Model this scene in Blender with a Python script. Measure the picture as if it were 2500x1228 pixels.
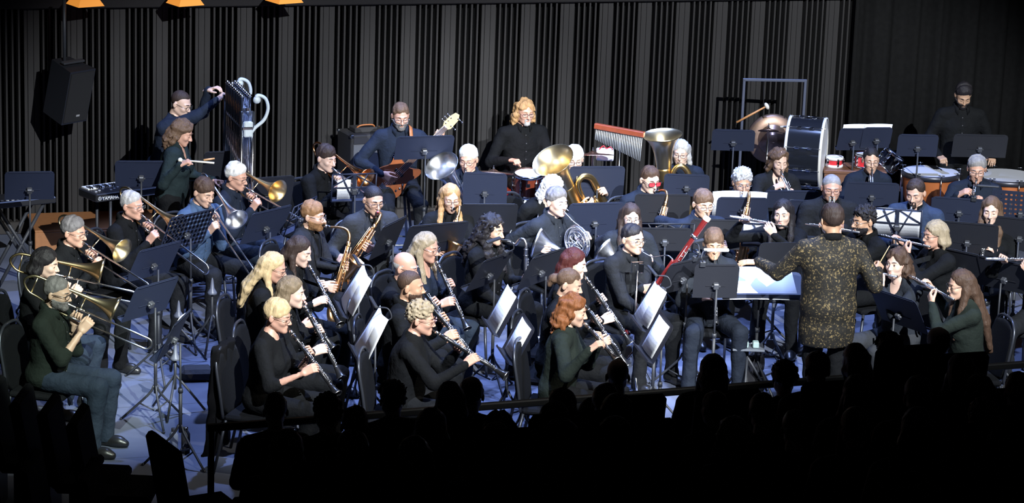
import bpy, math, random
import numpy as np
from mathutils import Matrix, Vector
random.seed(7)
for o in list(bpy.data.objects): bpy.data.objects.remove(o)
SC = bpy.context.scene; COL = SC.collection
PI = math.pi
# ------------------------------------------------------------------ camera
CAMZ = 6.55; FPX = 6650.0; PITCH = math.radians(14.3); ROLL = 0.035
cam_d = bpy.data.cameras.new('camera'); cam = bpy.data.objects.new('camera', cam_d); COL.objects.link(cam)
cam_d.sensor_width = 36.0; cam_d.lens = FPX / 2500.0 * 36.0; cam_d.clip_end = 200
FW = np.array([0, math.cos(PITCH), -math.sin(PITCH)]); UP0 = np.array([0, math.sin(PITCH), math.cos(PITCH)]); RX0 = np.array([1.0, 0, 0])
CR = math.cos(ROLL) * RX0 + math.sin(ROLL) * UP0; CU = -math.sin(ROLL) * RX0 + math.cos(ROLL) * UP0
CPOS = np.array([0, 0, CAMZ])
cam.matrix_world = Matrix(((CR[0], CU[0], -FW[0], 0), (CR[1], CU[1], -FW[1], 0), (CR[2], CU[2], -FW[2], CAMZ), (0, 0, 0, 1)))
SC.camera = cam
def ray(x, y):
    d = FW + CR * ((x - 1250.0) / FPX) + CU * ((614.0 - y) / FPX)
    return d / np.linalg.norm(d)
def at(x, y, z):
    d = ray(x, y); return CPOS + d * ((z - CAMZ) / d[2])
def aty(x, y, Y):
    d = ray(x, y); return CPOS + d * (Y / d[1])
def proj(p):
    q = np.asarray(p, float) - CPOS; w = q @ FW
    return (1250 + FPX * (q @ CR) / w, 614 - FPX * (q @ CU) / w)
# ------------------------------------------------------------------ world, lights, exposure
W = bpy.data.worlds.new('world'); SC.world = W; W.use_nodes = True
W.node_tree.nodes['Background'].inputs[0].default_value = (0.5, 0.58, 0.8, 1); W.node_tree.nodes['Background'].inputs[1].default_value = 0.0025
SC.view_settings.view_transform = 'Standard'; SC.view_settings.look = 'None'; SC.view_settings.exposure = 0.18; SC.view_settings.gamma = 1.0
SC.view_settings.use_curve_mapping = False
KS = 1.12                      # lamp positions are paced out on a stage plan drawn 1:1.12
STAGE_ANG = math.radians(18.0)
EX = np.array([math.cos(STAGE_ANG), math.sin(STAGE_ANG)]); EY = np.array([-math.sin(STAGE_ANG), math.cos(STAGE_ANG)])
def spot(name, loc, tgt, power, color, angle, blend=0.25, rad=0.12):
    l = bpy.data.lights.new(name, 'SPOT'); l.energy = power; l.color = color; l.spot_size = math.radians(angle); l.spot_blend = blend; l.shadow_soft_size = rad
    o = bpy.data.objects.new(name, l); COL.objects.link(o)
    o.location = loc; d = Vector(tgt) - Vector(loc); o.rotation_euler = d.to_track_quat('-Z', 'Y').to_euler()
    return o
BLUE = (0.33, 0.47, 1.0); COOL = (0.90, 0.95, 1.0); WARM = (1.0, 0.90, 0.72)
# overhead cool washes (hang above the stage, out of frame)
for lx, ly, tx, ty, pw in ((-1.1, 19.2, -0.9, 18.7, 2000), (0.4, 19.8, 0.3, 19.1, 2000), (2.4, 20.4, 2.2, 19.6, 1700), (-1.9, 21.6, -1.6, 20.9, 1700), (0.2, 22.2, 0.1, 21.4, 1900), (2.4, 22.8, 2.2, 22.0, 1700)):
    spot('stage_top_spot', (lx * KS, ly * KS, 7.3), (tx * KS, ty * KS, 0), pw * 1.25, BLUE, 50 if ly > 21 else 46, 0.45)
# front-of-house keys from above the audience, each with an unseen flap added to keep the beam off the seats
RAILA = at(505, 1045, 0.85); RAILB = at(1880, 938, 0.85); RAILV = (RAILB - RAILA) / np.linalg.norm(RAILB - RAILA)
KEYS = (((2.6, 8.6, 7.8), (-0.8, 19.4, 1.0), 13500, COOL, 27), ((5.4, 9.4, 7.8), (2.7, 20.7, 1.0), 14500, COOL, 30), ((4.6, 14.2, 7.6), (-0.6, 18.0, 0.9), 1100, WARM, 32), ((1.0, 9.0, 7.4), (-3.0, 17.25, 0.95), 6500, (0.86, 1.0, 0.88), 12))
KEYS = tuple((tuple(v * KS for v in kl), tuple(v * KS for v in kt), kp * 1.25, kc, ka) for kl, kt, kp, kc, ka in KEYS)
for kl, kt, kp, kc, ka in KEYS: spot('front_key_spot', kl, kt, kp, kc, ka, 0.5, 0.035)
spot('drummer_amber_spot', (-1.3, 23.9, 7.0), (0.13, 25.7, 1.35), 2200, (1.0, 0.42, 0.10), 13, 0.8, 0.1)

# ------------------------------------------------------------------ materials
MATS = {}
def mat(name, col, rough=0.6, metal=0.0, var=0.0, vscale=20.0, bump=0.0, bscale=60.0, emit=None, estr=0.0, coat=0.0, stretch=None, spec=0.5, alpha=1.0):
    if name in MATS: return MATS[name]
    m = bpy.data.materials.new(name); m.use_nodes = True; nt = m.node_tree; b = nt.nodes['Principled BSDF']
    c = tuple(col[:3]) + (1.0,)
    b.inputs['Base Color'].default_value = c; b.inputs['Roughness'].default_value = rough; b.inputs['Metallic'].default_value = metal
    b.inputs['Specular IOR Level'].default_value = spec
    if coat: b.inputs['Coat Weight'].default_value = coat; b.inputs['Coat Roughness'].default_value = 0.08
    if alpha < 1: b.inputs['Alpha'].default_value = alpha
    if emit is not None:
        b.inputs['Emission Color'].default_value = tuple(emit) + (1.0,); b.inputs['Emission Strength'].default_value = estr
    if var or bump:
        tc = nt.nodes.new('ShaderNodeTexCoord'); mp = nt.nodes.new('ShaderNodeMapping')
        nt.links.new(tc.outputs['Object'], mp.inputs[0])
        if stretch: mp.inputs['Scale'].default_value = stretch
        if var:
            n = nt.nodes.new('ShaderNodeTexNoise'); n.inputs['Scale'].default_value = vscale; n.inputs['Detail'].default_value = 4
            nt.links.new(mp.outputs[0], n.inputs['Vector'])
            r = nt.nodes.new('ShaderNodeMix'); r.data_type = 'RGBA'
            r.inputs[6].default_value = tuple(max(0, x * (1 - var)) for x in c[:3]) + (1,); r.inputs[7].default_value = tuple(min(1, x * (1 + var)) for x in c[:3]) + (1,)
            nt.links.new(n.outputs[0], r.inputs[0]); nt.links.new(r.outputs[2], b.inputs['Base Color'])
        if bump:
            n2 = nt.nodes.new('ShaderNodeTexNoise'); n2.inputs['Scale'].default_value = bscale; n2.inputs['Detail'].default_value = 3
            nt.links.new(mp.outputs[0], n2.inputs['Vector'])
            bp = nt.nodes.new('ShaderNodeBump'); bp.inputs['Strength'].default_value = bump; bp.inputs['Distance'].default_value = 0.01
            nt.links.new(n2.outputs[0], bp.inputs['Height']); nt.links.new(bp.outputs[0], b.inputs['Normal'])
    MATS[name] = m; return m
def M_cloth(name, col): return mat('cloth_' + name, col, 0.85, 0, 0.3, 9, 0.9, 26, spec=0.12)
def M_hair(name, col): return mat('hair_' + name, col, 0.58, 0, 0.5, 55, 0.55, 150, stretch=(1, 1, 0.14), spec=0.3)
def M_skin(name, col): return mat('skin_' + name, col, 0.5, 0, 0.10, 30, 0.05, 200)
BLACK_METAL = mat('black_powder_metal', (0.022, 0.024, 0.030), 0.55, 0.0, 0.15, 60, spec=0.5)
STAND_DESK = mat('stand_desk_metal', (0.016, 0.021, 0.042), 0.55, 0.0, 0.12, 90, spec=0.35)
DESK_DARK = mat('stand_desk_dark', (0.012, 0.013, 0.018), 0.55, 0.0, 0.12, 90, spec=0.4)
CHROME = mat('chrome', (0.75, 0.77, 0.82), 0.16, 1.0)
SILVER = mat('silver_plate', (0.84, 0.85, 0.88), 0.27, 1.0)
BRASS = mat('brass_lacquer', (0.84, 0.58, 0.24), 0.32, 1.0)
GOLD = mat('gold_lacquer', (0.88, 0.50, 0.22), 0.30, 1.0)
PALEBRASS = mat('pale_brass', (0.88, 0.74, 0.46), 0.30, 1.0)
EBONY = mat('ebony_black', (0.012, 0.012, 0.013), 0.3, 0.0, coat=0.3)
PAPER = mat('music_paper', (0.78, 0.79, 0.80), 0.8, 0, 0.03, 5)
INK = mat('print_ink', (0.16, 0.16, 0.18), 0.9)
RUBBER = mat('rubber_black', (0.015, 0.015, 0.016), 0.8)
PADDED = mat('chair_fabric', (0.006, 0.0065, 0.008), 0.9, 0, 0.3, 60, 0.3, 200, spec=0.1)
WHITE = mat('eye_white', (0.75, 0.73, 0.70), 0.4)
DARK = mat('eye_dark', (0.03, 0.022, 0.018), 0.3)
# ------------------------------------------------------------------ scene graph helpers
def tag(o, label=None, cat=None, group=None, kind=None):
    if label: o['label'] = label
    if cat: o['category'] = cat
    if group: o['group'] = group
    if kind: o['kind'] = kind
    return o
def mobj(name, me, parent=None, M=None):
    o = bpy.data.objects.new(name, me); COL.objects.link(o)
    if parent is not None: o.parent = parent
    if M is not None:
        if parent is None: o.matrix_world = M
        else: o.matrix_basis = M
    return o
def thing(name, label, cat, M=None, group=None):
    o = bpy.data.objects.new(name, None); COL.objects.link(o); o.empty_display_size = 0.1
    if M is not None: o.matrix_world = M
    return tag(o, label, cat, group)
def RZ(a): return Matrix.Rotation(a, 4, 'Z')
def TR(x, y, z): return Matrix.Translation((x, y, z))
def nrm(v):
    v = np.asarray(v, float); return v / (np.linalg.norm(v) + 1e-12)
def basis(o, x, up):
    x = nrm(x); up = np.asarray(up, float); z = nrm(up - x * (up @ x)); y = np.cross(z, x)
    return Matrix(((x[0], y[0], z[0], o[0]), (x[1], y[1], z[1], o[1]), (x[2], y[2], z[2], o[2]), (0, 0, 0, 1)))
def npM(M): return np.array([list(r) for r in M])
def xf(M, p):
    M = M if isinstance(M, np.ndarray) else npM(M); p = np.atleast_2d(np.asarray(p, float))
    return p @ M[:3, :3].T + M[:3, 3]
def catmull(P, n=6):
    P = np.asarray(P, float); Q = np.vstack([2 * P[0] - P[1], P, 2 * P[-1] - P[-2]]); out = []
    for i in range(1, len(Q) - 2):
        for t in np.linspace(0, 1, n, endpoint=False):
            a, b, c, d = Q[i - 1], Q[i], Q[i + 1], Q[i + 2]
            out.append(0.5 * ((2 * b) + (c - a) * t + (2 * a - 5 * b + 4 * c - d) * t * t + (3 * b - a - 3 * c + d) * t ** 3))
    out.append(P[-1]); return np.array(out)
def mesh_np(name, V, F, mats, mi=None, smooth=True):
    """V Nx3, F list of index arrays or Nx4 array"""
    me = bpy.data.meshes.new(name)
    V = np.asarray(V, np.float32); me.vertices.add(len(V)); me.vertices.foreach_set('co', V.ravel())
    if isinstance(F, np.ndarray):
        n, k = F.shape; lt = np.full(n, k, np.int32); li = F.astype(np.int32).ravel()
    else:
        lt = np.array([len(f) for f in F], np.int32); li = np.concatenate([np.asarray(f, np.int32) for f in F])
    ls = np.concatenate([[0], np.cumsum(lt)[:-1]]).astype(np.int32)
    me.loops.add(len(li)); me.loops.foreach_set('vertex_index', li)
    me.polygons.add(len(lt)); me.polygons.foreach_set('loop_start', ls); me.polygons.foreach_set('loop_total', lt)
    if mi is not None: me.polygons.foreach_set('material_index', np.asarray(mi, np.int32))
    sm = np.full(len(lt), smooth) if np.isscalar(smooth) else np.asarray(smooth)
    me.polygons.foreach_set('use_smooth', sm)
    for m in (mats if isinstance(mats, (list, tuple)) else [mats]): me.materials.append(m)
    me.update(calc_edges=True); me.validate(); return me
class MB:
    def __init__(s): s.v = []; s.f = []; s.m = []; s.s = []; s.n = 0
    def add(s, V, F, mi=0, M=None, smooth=True):
        V = np.asarray(V, float)
        if M is not None: V = xf(M, V)
        s.v.append(V)
        for f in F: s.f.append(tuple(int(i) + s.n for i in f)); s.m.append(mi); s.s.append(smooth)
        s.n += len(V); return s
    def box(s, c, sz, mi=0, M=None):
        c = np.asarray(c, float); h = np.asarray(sz, float) / 2
        V = [c + h * np.array([a, b, d]) for a in (-1, 1) for b in (-1, 1) for d in (-1, 1)]
        return s.add(V, [(0, 1, 3, 2), (4, 6, 7, 5), (0, 4, 5, 1), (2, 3, 7, 6), (0, 2, 6, 4), (1, 5, 7, 3)], mi, M, False)
    def cbox(s, c, sz, b=0.01, mi=0, M=None, smooth=False):
        c = np.asarray(c, float); h = np.asarray(sz, float) / 2; V = []; idx = {}
        for a in (-1, 1):
            for bb in (-1, 1):
                for d in (-1, 1):
                    sg = np.array([a, bb, d])
                    for ax in range(3):
                        p = h - b; p = p.copy(); p[ax] = h[ax]; idx[(a, bb, d, ax)] = len(V); V.append(c + sg * p)
        F = []
        for ax in range(3):
            o1, o2 = [i for i in range(3) if i != ax]
            for sg in (-1, 1):
                q = []
                for u, w in ((-1, -1), (1, -1), (1, 1), (-1, 1)):
                    k = [0, 0, 0]; k[ax] = sg; k[o1] = u; k[o2] = w; q.append(idx[(k[0], k[1], k[2], ax)])
                F.append(q)
        for ax in range(3):
            o1, o2 = [i for i in range(3) if i != ax]
            for u in (-1, 1):
                for w in (-1, 1):
                    k1 = [0] * 3; k1[o1] = u; k1[o2] = w; k2 = list(k1); k1[ax] = -1; k2[ax] = 1
                    F.append((idx[(*k1, o1)], idx[(*k2, o1)], idx[(*k2, o2)], idx[(*k1, o2)]))
        for a in (-1, 1):
            for bb in (-1, 1):
                for d in (-1, 1): F.append((idx[(a, bb, d, 0)], idx[(a, bb, d, 1)], idx[(a, bb, d, 2)]))
        return s.add(V, F, mi, M, smooth)
    def tube(s, P, r, n=8, mi=0, closed=False, caps=True, M=None, flat=1.0):
        P = np.asarray(P, float); k = len(P); r = np.broadcast_to(np.asarray(r, float), (k,))
        if closed: T = np.roll(P, -1, 0) - np.roll(P, 1, 0)
        else: T = np.gradient(P, axis=0)
        T = T / (np.linalg.norm(T, axis=1, keepdims=True) + 1e-12)
        ref = np.array([0, 0, 1.0]) if abs(T[0][2]) < 0.9 else np.array([1.0, 0, 0])
        u = nrm(ref - T[0] * (ref @ T[0])); V = []
        an = np.linspace(0, 2 * PI, n, endpoint=False); ca = np.cos(an)[:, None]; sa = np.sin(an)[:, None]
        for i in range(k):
            u = nrm(u - T[i] * (u @ T[i])); w = np.cross(T[i], u)
            V.append(P[i] + r[i] * (ca * u * flat + sa * w))
        V = np.vstack(V); F = []
        for i in range(k if closed else k - 1):
            a = i * n; b = ((i + 1) % k) * n
            for j in range(n): jj = (j + 1) % n; F.append((a + j, a + jj, b + jj, b + j))
        if caps and not closed: F.append(tuple(range(n - 1, -1, -1))); F.append(tuple((k - 1) * n + j for j in range(n)))
        return s.add(V, F, mi, M)
    def bar(s, a, b, r, n=8, mi=0, M=None):
        a = np.asarray(a, float); b = np.asarray(b, float); rr = np.atleast_1d(r)
        return s.tube([a, b], [rr[0], rr[-1]], n, mi, M=M)
    def lathe(s, prof, n=20, mi=0, M=None, caps=False):
        """prof (x, r) around local X axis"""
        an = np.linspace(0, 2 * PI, n, endpoint=False); V = []
        for x, r in prof: V.append(np.stack([np.full(n, x), r * np.cos(an), r * np.sin(an)], 1))
        V = np.vstack(V); F = []
        for i in range(len(prof) - 1):
            a = i * n; b = a + n
            for j in range(n): jj = (j + 1) % n; F.append((a + j, a + jj, b + jj, b + j))
        if caps: F.append(tuple(range(n - 1, -1, -1))); F.append(tuple((len(prof) - 1) * n + j for j in range(n)))
        return s.add(V, F, mi, M)
    def sph(s, c, r, n=10, mi=0, M=None):
        r = np.broadcast_to(np.asarray(r, float), (3,)); V = []; F = []; k = max(4, n // 2 + 1)
        for i in range(k + 1):
            ph = PI * i / k
            for j in range(n): V.append([math.sin(ph) * math.cos(2 * PI * j / n), math.sin(ph) * math.sin(2 * PI * j / n), math.cos(ph)])
        for i in range(k):
            for j in range(n): F.append((i * n + j, (i + 1) * n + j, (i + 1) * n + (j + 1) % n, i * n + (j + 1) % n))
        return s.add(np.array(V) * r + np.asarray(c, float), F, mi, M)
    def plate(s, poly, t, mi=0, M=None):
        """polygon in local XY, thickness t along Z (centred)"""
        k = len(poly); V = [(x, y, -t / 2) for x, y in poly] + [(x, y, t / 2) for x, y in poly]
        F = [tuple(range(k - 1, -1, -1)), tuple(range(k, 2 * k))] + [(i, (i + 1) % k, k + (i + 1) % k, k + i) for i in range(k)]
        return s.add(V, F, mi, M, False)
    def mesh(s, name, mats):
        return mesh_np(name, np.vstack(s.v), s.f, mats, s.m, s.s)
    def build(s, name, mats, parent=None, M=None): return mobj(name, s.mesh(name, mats), parent, M)
AXZ = Matrix(((0, 0, 1, 0), (0, 1, 0, 0), (-1, 0, 0, 0), (0, 0, 0, 1)))   # maps local X to -Z
AXU = Matrix(((0, 0, -1, 0), (0, 1, 0, 0), (1, 0, 0, 0), (0, 0, 0, 1)))   # maps local X to +Z
# ------------------------------------------------------------------ signed-distance modelling
class SDF:
    def __init__(s, lo, hi, h, pad=None):
        s.h = h; s.lo = np.asarray(lo, float); n = np.ceil((np.asarray(hi, float) - s.lo) / h).astype(int) + 1; s.n = n
        s.ax = [s.lo[i] + h * np.arange(n[i]) for i in range(3)]
        s.F = np.full(n, 1.0, np.float32)
    def grid(s): return np.meshgrid(*s.ax, indexing='ij', sparse=True)
    def _sl(s, lo, hi):
        a = [max(0, int((lo[i] - s.lo[i]) / s.h)) for i in range(3)]; b = [min(s.n[i], int((hi[i] - s.lo[i]) / s.h) + 2) for i in range(3)]
        if any(a[i] >= b[i] for i in range(3)): return None
        sl = tuple(slice(a[i], b[i]) for i in range(3))
        g = np.meshgrid(*[s.ax[i][sl[i]].astype(np.float32) for i in range(3)], indexing='ij', sparse=True)
        return sl, g
    def _un(s, sl, d, k):
        F = s.F[sl]
        if k > 0:
            hh = np.clip(0.5 + 0.5 * (F - d) / k, 0, 1); s.F[sl] = F * (1 - hh) + d * hh - k * hh * (1 - hh)
        else: s.F[sl] = np.minimum(F, d)
    def cone(s, a, b, ra, rb=None, k=0.02):
        rb = ra if rb is None else rb; a = np.asarray(a, float); b = np.asarray(b, float); m = max(ra, rb) + k + 2.5 * s.h
        r = s._sl(np.minimum(a, b) - m, np.maximum(a, b) + m)
        if r is None: return s
        sl, (x, y, z) = r; ab = b - a; L = ab @ ab + 1e-9
        t = np.clip(((x - a[0]) * ab[0] + (y - a[1]) * ab[1] + (z - a[2]) * ab[2]) / L, 0, 1)
        d = np.sqrt((x - a[0] - t * ab[0]) ** 2 + (y - a[1] - t * ab[1]) ** 2 + (z - a[2] - t * ab[2]) ** 2) - (ra + t * (rb - ra))
        s._un(sl, d, k); return s
    def chain(s, P, R, k=0.02):
        for i in range(len(P) - 1): s.cone(P[i], P[i + 1], R[i], R[i + 1], k)
        return s
    def _ell(s, c, r, g, R=None):
        x, y, z = g; X = x - c[0]; Y = y - c[1]; Z = z - c[2]
        if R is not None:
            X, Y, Z = R[0][0] * X + R[0][1] * Y + R[0][2] * Z, R[1][0] * X + R[1][1] * Y + R[1][2] * Z, R[2][0] * X + R[2][1] * Y + R[2][2] * Z
        k0 = np.sqrt((X / r[0]) ** 2 + (Y / r[1]) ** 2 + (Z / r[2]) ** 2); k1 = np.sqrt((X / r[0] ** 2) ** 2 + (Y / r[1] ** 2) ** 2 + (Z / r[2] ** 2) ** 2) + 1e-6
        return k0 * (k0 - 1) / k1
    def ell(s, c, r, k=0.02, R=None):
        c = np.asarray(c, float); m = max(r) + k + 2.5 * s.h; q = s._sl(c - m, c + m)
        if q is None: return s
        s._un(q[0], s._ell(c, r, q[1], R), k); return s
    def cut_ell(s, c, r, k=0.01, R=None):
        c = np.asarray(c, float); m = max(r) + k + 2.5 * s.h; q = s._sl(c - m, c + m)
        if q is None: return s
        s.cut(-s._ell(c, r, q[1], R), k, q[0]); return s
    def cut(s, d, k=0.0, sl=None):
        """intersect with region d<0"""
        sl = sl if sl is not None else (slice(None),) * 3; F = s.F[sl]
        if k > 0:
            hh = np.clip(0.5 - 0.5 * (F - d) / k, 0, 1); s.F[sl] = F * (1 - hh) + d * hh + k * hh * (1 - hh)
        else: s.F[sl] = np.maximum(F, d)
        return s
    def noise(s, amp, sc, seed=0):
        rs = np.random.RandomState(seed); x, y, z = [g.astype(np.float32) for g in s.grid()]; N = 0
        for i in range(4):
            a = rs.normal(size=3); a = a / np.linalg.norm(a) * sc * (0.7 + 0.6 * rs.rand()); b = rs.normal(size=3); b = b / np.linalg.norm(b) * sc * 0.6
            N = N + np.sin(a[0] * x + a[1] * y + a[2] * z + rs.rand() * 6 + 1.3 * np.sin(b[0] * x + b[1] * y + b[2] * z + rs.rand() * 6))
        s.F = s.F + amp * N * 0.5; return s
    def extract(s):
        F = s.F.copy(); F[0] = F[-1] = 0.05; F[:, 0] = F[:, -1] = 0.05; F[:, :, 0] = F[:, :, -1] = 0.05
        I = F < 0; c = [I[a:I.shape[0] - 1 + a, b:I.shape[1] - 1 + b, d:I.shape[2] - 1 + d] for a in (0, 1) for b in (0, 1) for d in (0, 1)]
        cnt = sum(x.astype(np.int8) for x in c); act = (cnt > 0) & (cnt < 8); ij = np.argwhere(act)
        if not len(ij): return np.zeros((0, 3)), np.zeros((0, 4), int)
        vid = -np.ones(act.shape, np.int32); vid[act] = np.arange(len(ij))
        cv = np.stack([F[ij[:, 0] + a, ij[:, 1] + b, ij[:, 2] + d] for a in (0, 1) for b in (0, 1) for d in (0, 1)], 1)
        off = np.array([(a, b, d) for a in (0, 1) for b in (0, 1) for d in (0, 1)], float)
        S = np.zeros((len(ij), 3)); N = np.zeros(len(ij))
        for i in range(8):
            for j in range(i + 1, 8):
                if np.abs(off[i] - off[j]).sum() == 1:
                    m = (cv[:, i] < 0) != (cv[:, j] < 0); t = cv[:, i] / (cv[:, i] - cv[:, j] + 1e-12)
                    S[m] += off[i] + t[m, None] * (off[j] - off[i]); N[m] += 1
        V = s.lo + s.h * (ij + S / N[:, None]); Q = []
        for ax in range(3):
            sh = [slice(None)] * 3; sh2 = [slice(None)] * 3; sh[ax] = slice(0, -1); sh2[ax] = slice(1, None)
            A = I[tuple(sh)]; B = I[tuple(sh2)]; e = np.argwhere(A != B); o = [i for i in range(3) if i != ax]
            fl = A[e[:, 0], e[:, 1], e[:, 2]]
            u = np.zeros(3, int); w = np.zeros(3, int); u[o[0]] = 1; w[o[1]] = 1
            q = np.stack([vid[tuple((e - u - w).T)], vid[tuple((e - w).T)], vid[tuple(e.T)], vid[tuple((e - u).T)]], 1)
            if ax == 1: fl = ~fl
            q[~fl] = q[~fl][:, ::-1]; Q.append(q)
        return V, np.vstack(Q)
# ------------------------------------------------------------------ the room
def floor_mat():
    m = bpy.data.materials.new('stage_floor'); m.use_nodes = True; nt = m.node_tree; b = nt.nodes['Principled BSDF']
    tc = nt.nodes.new('ShaderNodeTexCoord'); n = nt.nodes.new('ShaderNodeTexNoise'); n.inputs['Scale'].default_value = 1.6; n.inputs['Detail'].default_value = 6; nt.links.new(tc.outputs['Object'], n.inputs['Vector'])
    r = nt.nodes.new('ShaderNodeValToRGB'); r.color_ramp.elements[0].color = (0.070, 0.080, 0.115, 1); r.color_ramp.elements[1].color = (0.120, 0.135, 0.185, 1); r.color_ramp.elements[0].position = 0.3; r.color_ramp.elements[1].position = 0.7
    nt.links.new(n.outputs[0], r.inputs[0]); nt.links.new(r.outputs[0], b.inputs['Base Color']); b.inputs['Roughness'].default_value = 0.55; b.inputs['Specular IOR Level'].default_value = 0.3
    return m
FLOORM = floor_mat(); HOUSE = mat('house_carpet', (0.006, 0.006, 0.007), 0.95); WALLDARK = mat('wall_backing', (0.004, 0.004, 0.004), 0.95, spec=0.1)
SLATM = mat('slat_paint', (0.027, 0.0255, 0.0255), 0.85, 0, 0.22, 14, 0.1, 120, stretch=(1, 1, 0.1), spec=0.2)
CURT = mat('curtain_velour', (0.008, 0.008, 0.0082), 0.95, 0, 0.3, 20, spec=0.05)
ANGM = TR(0, 0, 0) @ RZ(STAGE_ANG)
def S2W(a, b, z=0): # stage axes to world: a along the stage front, b upstage, from the middle of the rail
    p = np.array([0, RAILA[1] - RAILA[0] * (RAILB[1] - RAILA[1]) / (RAILB[0] - RAILA[0]) + 0.05]) + EX * a + EY * b; return np.array([p[0], p[1], z])
fl = MB(); q = [S2W(-7, -0.25), S2W(8, -0.25), S2W(8, 11), S2W(-7, 11)]; q2 = [p - np.array([0, 0, 0.2]) for p in q]
fl.add(q + q2, [(0, 1, 2, 3), (7, 6, 5, 4), (0, 4, 5, 1), (1, 5, 6, 2), (2, 6, 7, 3), (3, 7, 4, 0)], smooth=False)
FL = tag(fl.build('floor', FLOORM), kind='structure')
# seams between the floor sheets
se = MB()
for i in range(-2, 5):
    a = S2W(-6.8, i * 1.22 + 0.6, 0.0006); b = S2W(7.8, i * 1.22 + 0.6, 0.0006); n_ = np.array([EY[0], EY[1], 0]) * 0.004; se.add([a - n_, b - n_, b + n_, a + n_], [(0, 1, 2, 3)])
for i in range(-2, 4):
    a = S2W(i * 2.44 - 0.9, -0.2, 0.0006); b = S2W(i * 2.44 - 0.9, 10.8, 0.0006); n_ = np.array([EX[0], EX[1], 0]) * 0.004; se.add([a - n_, b - n_, b + n_, a + n_], [(0, 1, 2, 3)])
tag(se.build('trim_1', mat('floor_seam', (0.05, 0.055, 0.07), 0.7)), kind='structure')
# back wall: fins and boards in front of a dark backing
WA = at(100, 600, 0)[:2] + np.array([0, 0.6]); ZT = aty(100, 17, WA[1])[2]; WD = nrm(at(1600, 0, ZT)[:2] - WA); WN = np.array([WD[1], -WD[0]])   # WN points to the audience
def WP(u, v, z): p = WA + WD * u + WN * v; return np.array([p[0], p[1], z])
WMAT = Matrix(((WD[0], -WN[0], 0, WA[0]), (WD[1], -WN[1], 0, WA[1]), (0, 0, 1, 0), (0, 0, 0, 1)))   # local x along wall, -y to the audience
wb = MB(); wb.box((3.8, 0.18, 1.8), (14.5, 0.12, 4.0)); WALL = tag(wb.build('wall_back', WALLDARK, M=WMAT), kind='structure')
fin = MB(); HS = ZT - 0.12; fin.box((0, -0.012, 0.12 + HS / 2), (0.018, 0.09, HS)); FINM = fin.mesh('slat', SLATM)
boards = {}
for wd in (0.031, 0.055): b_ = MB(); b_.cbox((0, 0.005, 0.12 + HS / 2), (wd, 0.06, HS), 0.003); boards[wd] = b_.mesh('slat', SLATM)
u = -1.5; k = 0
while u < 8.25:
    for off, me in ((0.0, boards[0.031]), (0.047, boards[0.055]), (0.105, boards[0.055])): mobj('slat', me, WALL, TR(u + off + 0.02, 0, 0))
    for j in range(4): mobj('slat', FINM, WALL, TR(u + 0.187 + j * 0.060, 0, 0))
    u += 0.414; k += 1
tr = MB(); tr.cbox((3.8, -0.02, ZT + 0.05), (14.5, 0.16, 0.10), 0.01); tag(tr.build('trim_2', mat('trim_dark', (0.012, 0.011, 0.012), 0.8, spec=0.2), M=WMAT), kind='structure')
bb = MB(); bb.cbox((3.8, -0.02, 0.06), (14.5, 0.14, 0.12), 0.008); tag(bb.build('baseboard_back', mat('baseboard_black', (0.02, 0.016, 0.014), 0.7), M=WMAT), kind='structure')
pl = MB(); pl.cbox((0.4, -0.75, 0.09), (1.3, 0.05, 0.18), 0.006); pl.cbox((0.4, -0.42, 0.19), (1.3, 0.7, 0.02), 0.004); tag(pl.build('trim_3', mat('orange_plywood', (0.30, 0.125, 0.045), 0.6, 0, 0.2, 30), M=WMAT), kind='structure')
# side curtain at the right
cv = []; N = 110; U0 = 8.3; rsx = random.Random(5); ph = 0
for i in range(N + 1):
    uu = U0 + i * 0.026; ph += rsx.uniform(0.25, 0.75); v = 0.10 + 0.055 * math.sin(ph) + 0.02 * math.sin(ph * 2.3)
    cv.append((uu, v))
cb_ = MB(); V = [(uu, -v, z) for z in (0.02, 1.0, ZT + 0.02) for uu, v in cv]; F = [(r * (N + 1) + i, r * (N + 1) + i + 1, (r + 1) * (N + 1) + i + 1, (r + 1) * (N + 1) + i) for r in range(2) for i in range(N)]
cb_.add(V, F); cu = cb_.build('curtain', CURT, M=WMAT); md = cu.modifiers.new('solid', 'SOLIDIFY'); md.thickness = 0.006
tag(cu, 'black pleated stage curtain hanging at the right end of the back wall', 'curtain')
# amber pendant shades at the top left
for i, (x, y) in enumerate(((208, 4), (452, 2), (694, -4))):
    p = aty(x, y, WA[1] - 0.4 + i * 0.24); L = thing('pendant_lamp', ('leftmost', 'middle', 'rightmost')[i] + ' glowing amber pyramid lamp shade along the top edge', 'lamp', TR(p[0], p[1], p[2] - 0.03) @ RZ(STAGE_ANG + 0.3), 'amber pendant lamps')
    m = MB(); w0, w1, h_ = 0.135, 0.06, 0.13; V = [(-w0, -w0, 0), (w0, -w0, 0), (w0, w0, 0), (-w0, w0, 0), (-w1, -w1, h_), (w1, -w1, h_), (w1, w1, h_), (-w1, w1, h_)]
    m.add(V, [(0, 1, 5, 4), (1, 2, 6, 5), (2, 3, 7, 6), (3, 0, 4, 7), (4, 5, 6, 7), (3, 2, 1, 0)], smooth=False); m.build('shade', mat('amber_shade', (0.5, 0.2, 0.04), 0.6, emit=(1.0, 0.36, 0.05), estr=0.55), L)
    m = MB(); m.bar((0, 0, h_), (0, 0, 1.2), 0.008); m.build('rod', BLACK_METAL, L)
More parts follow.
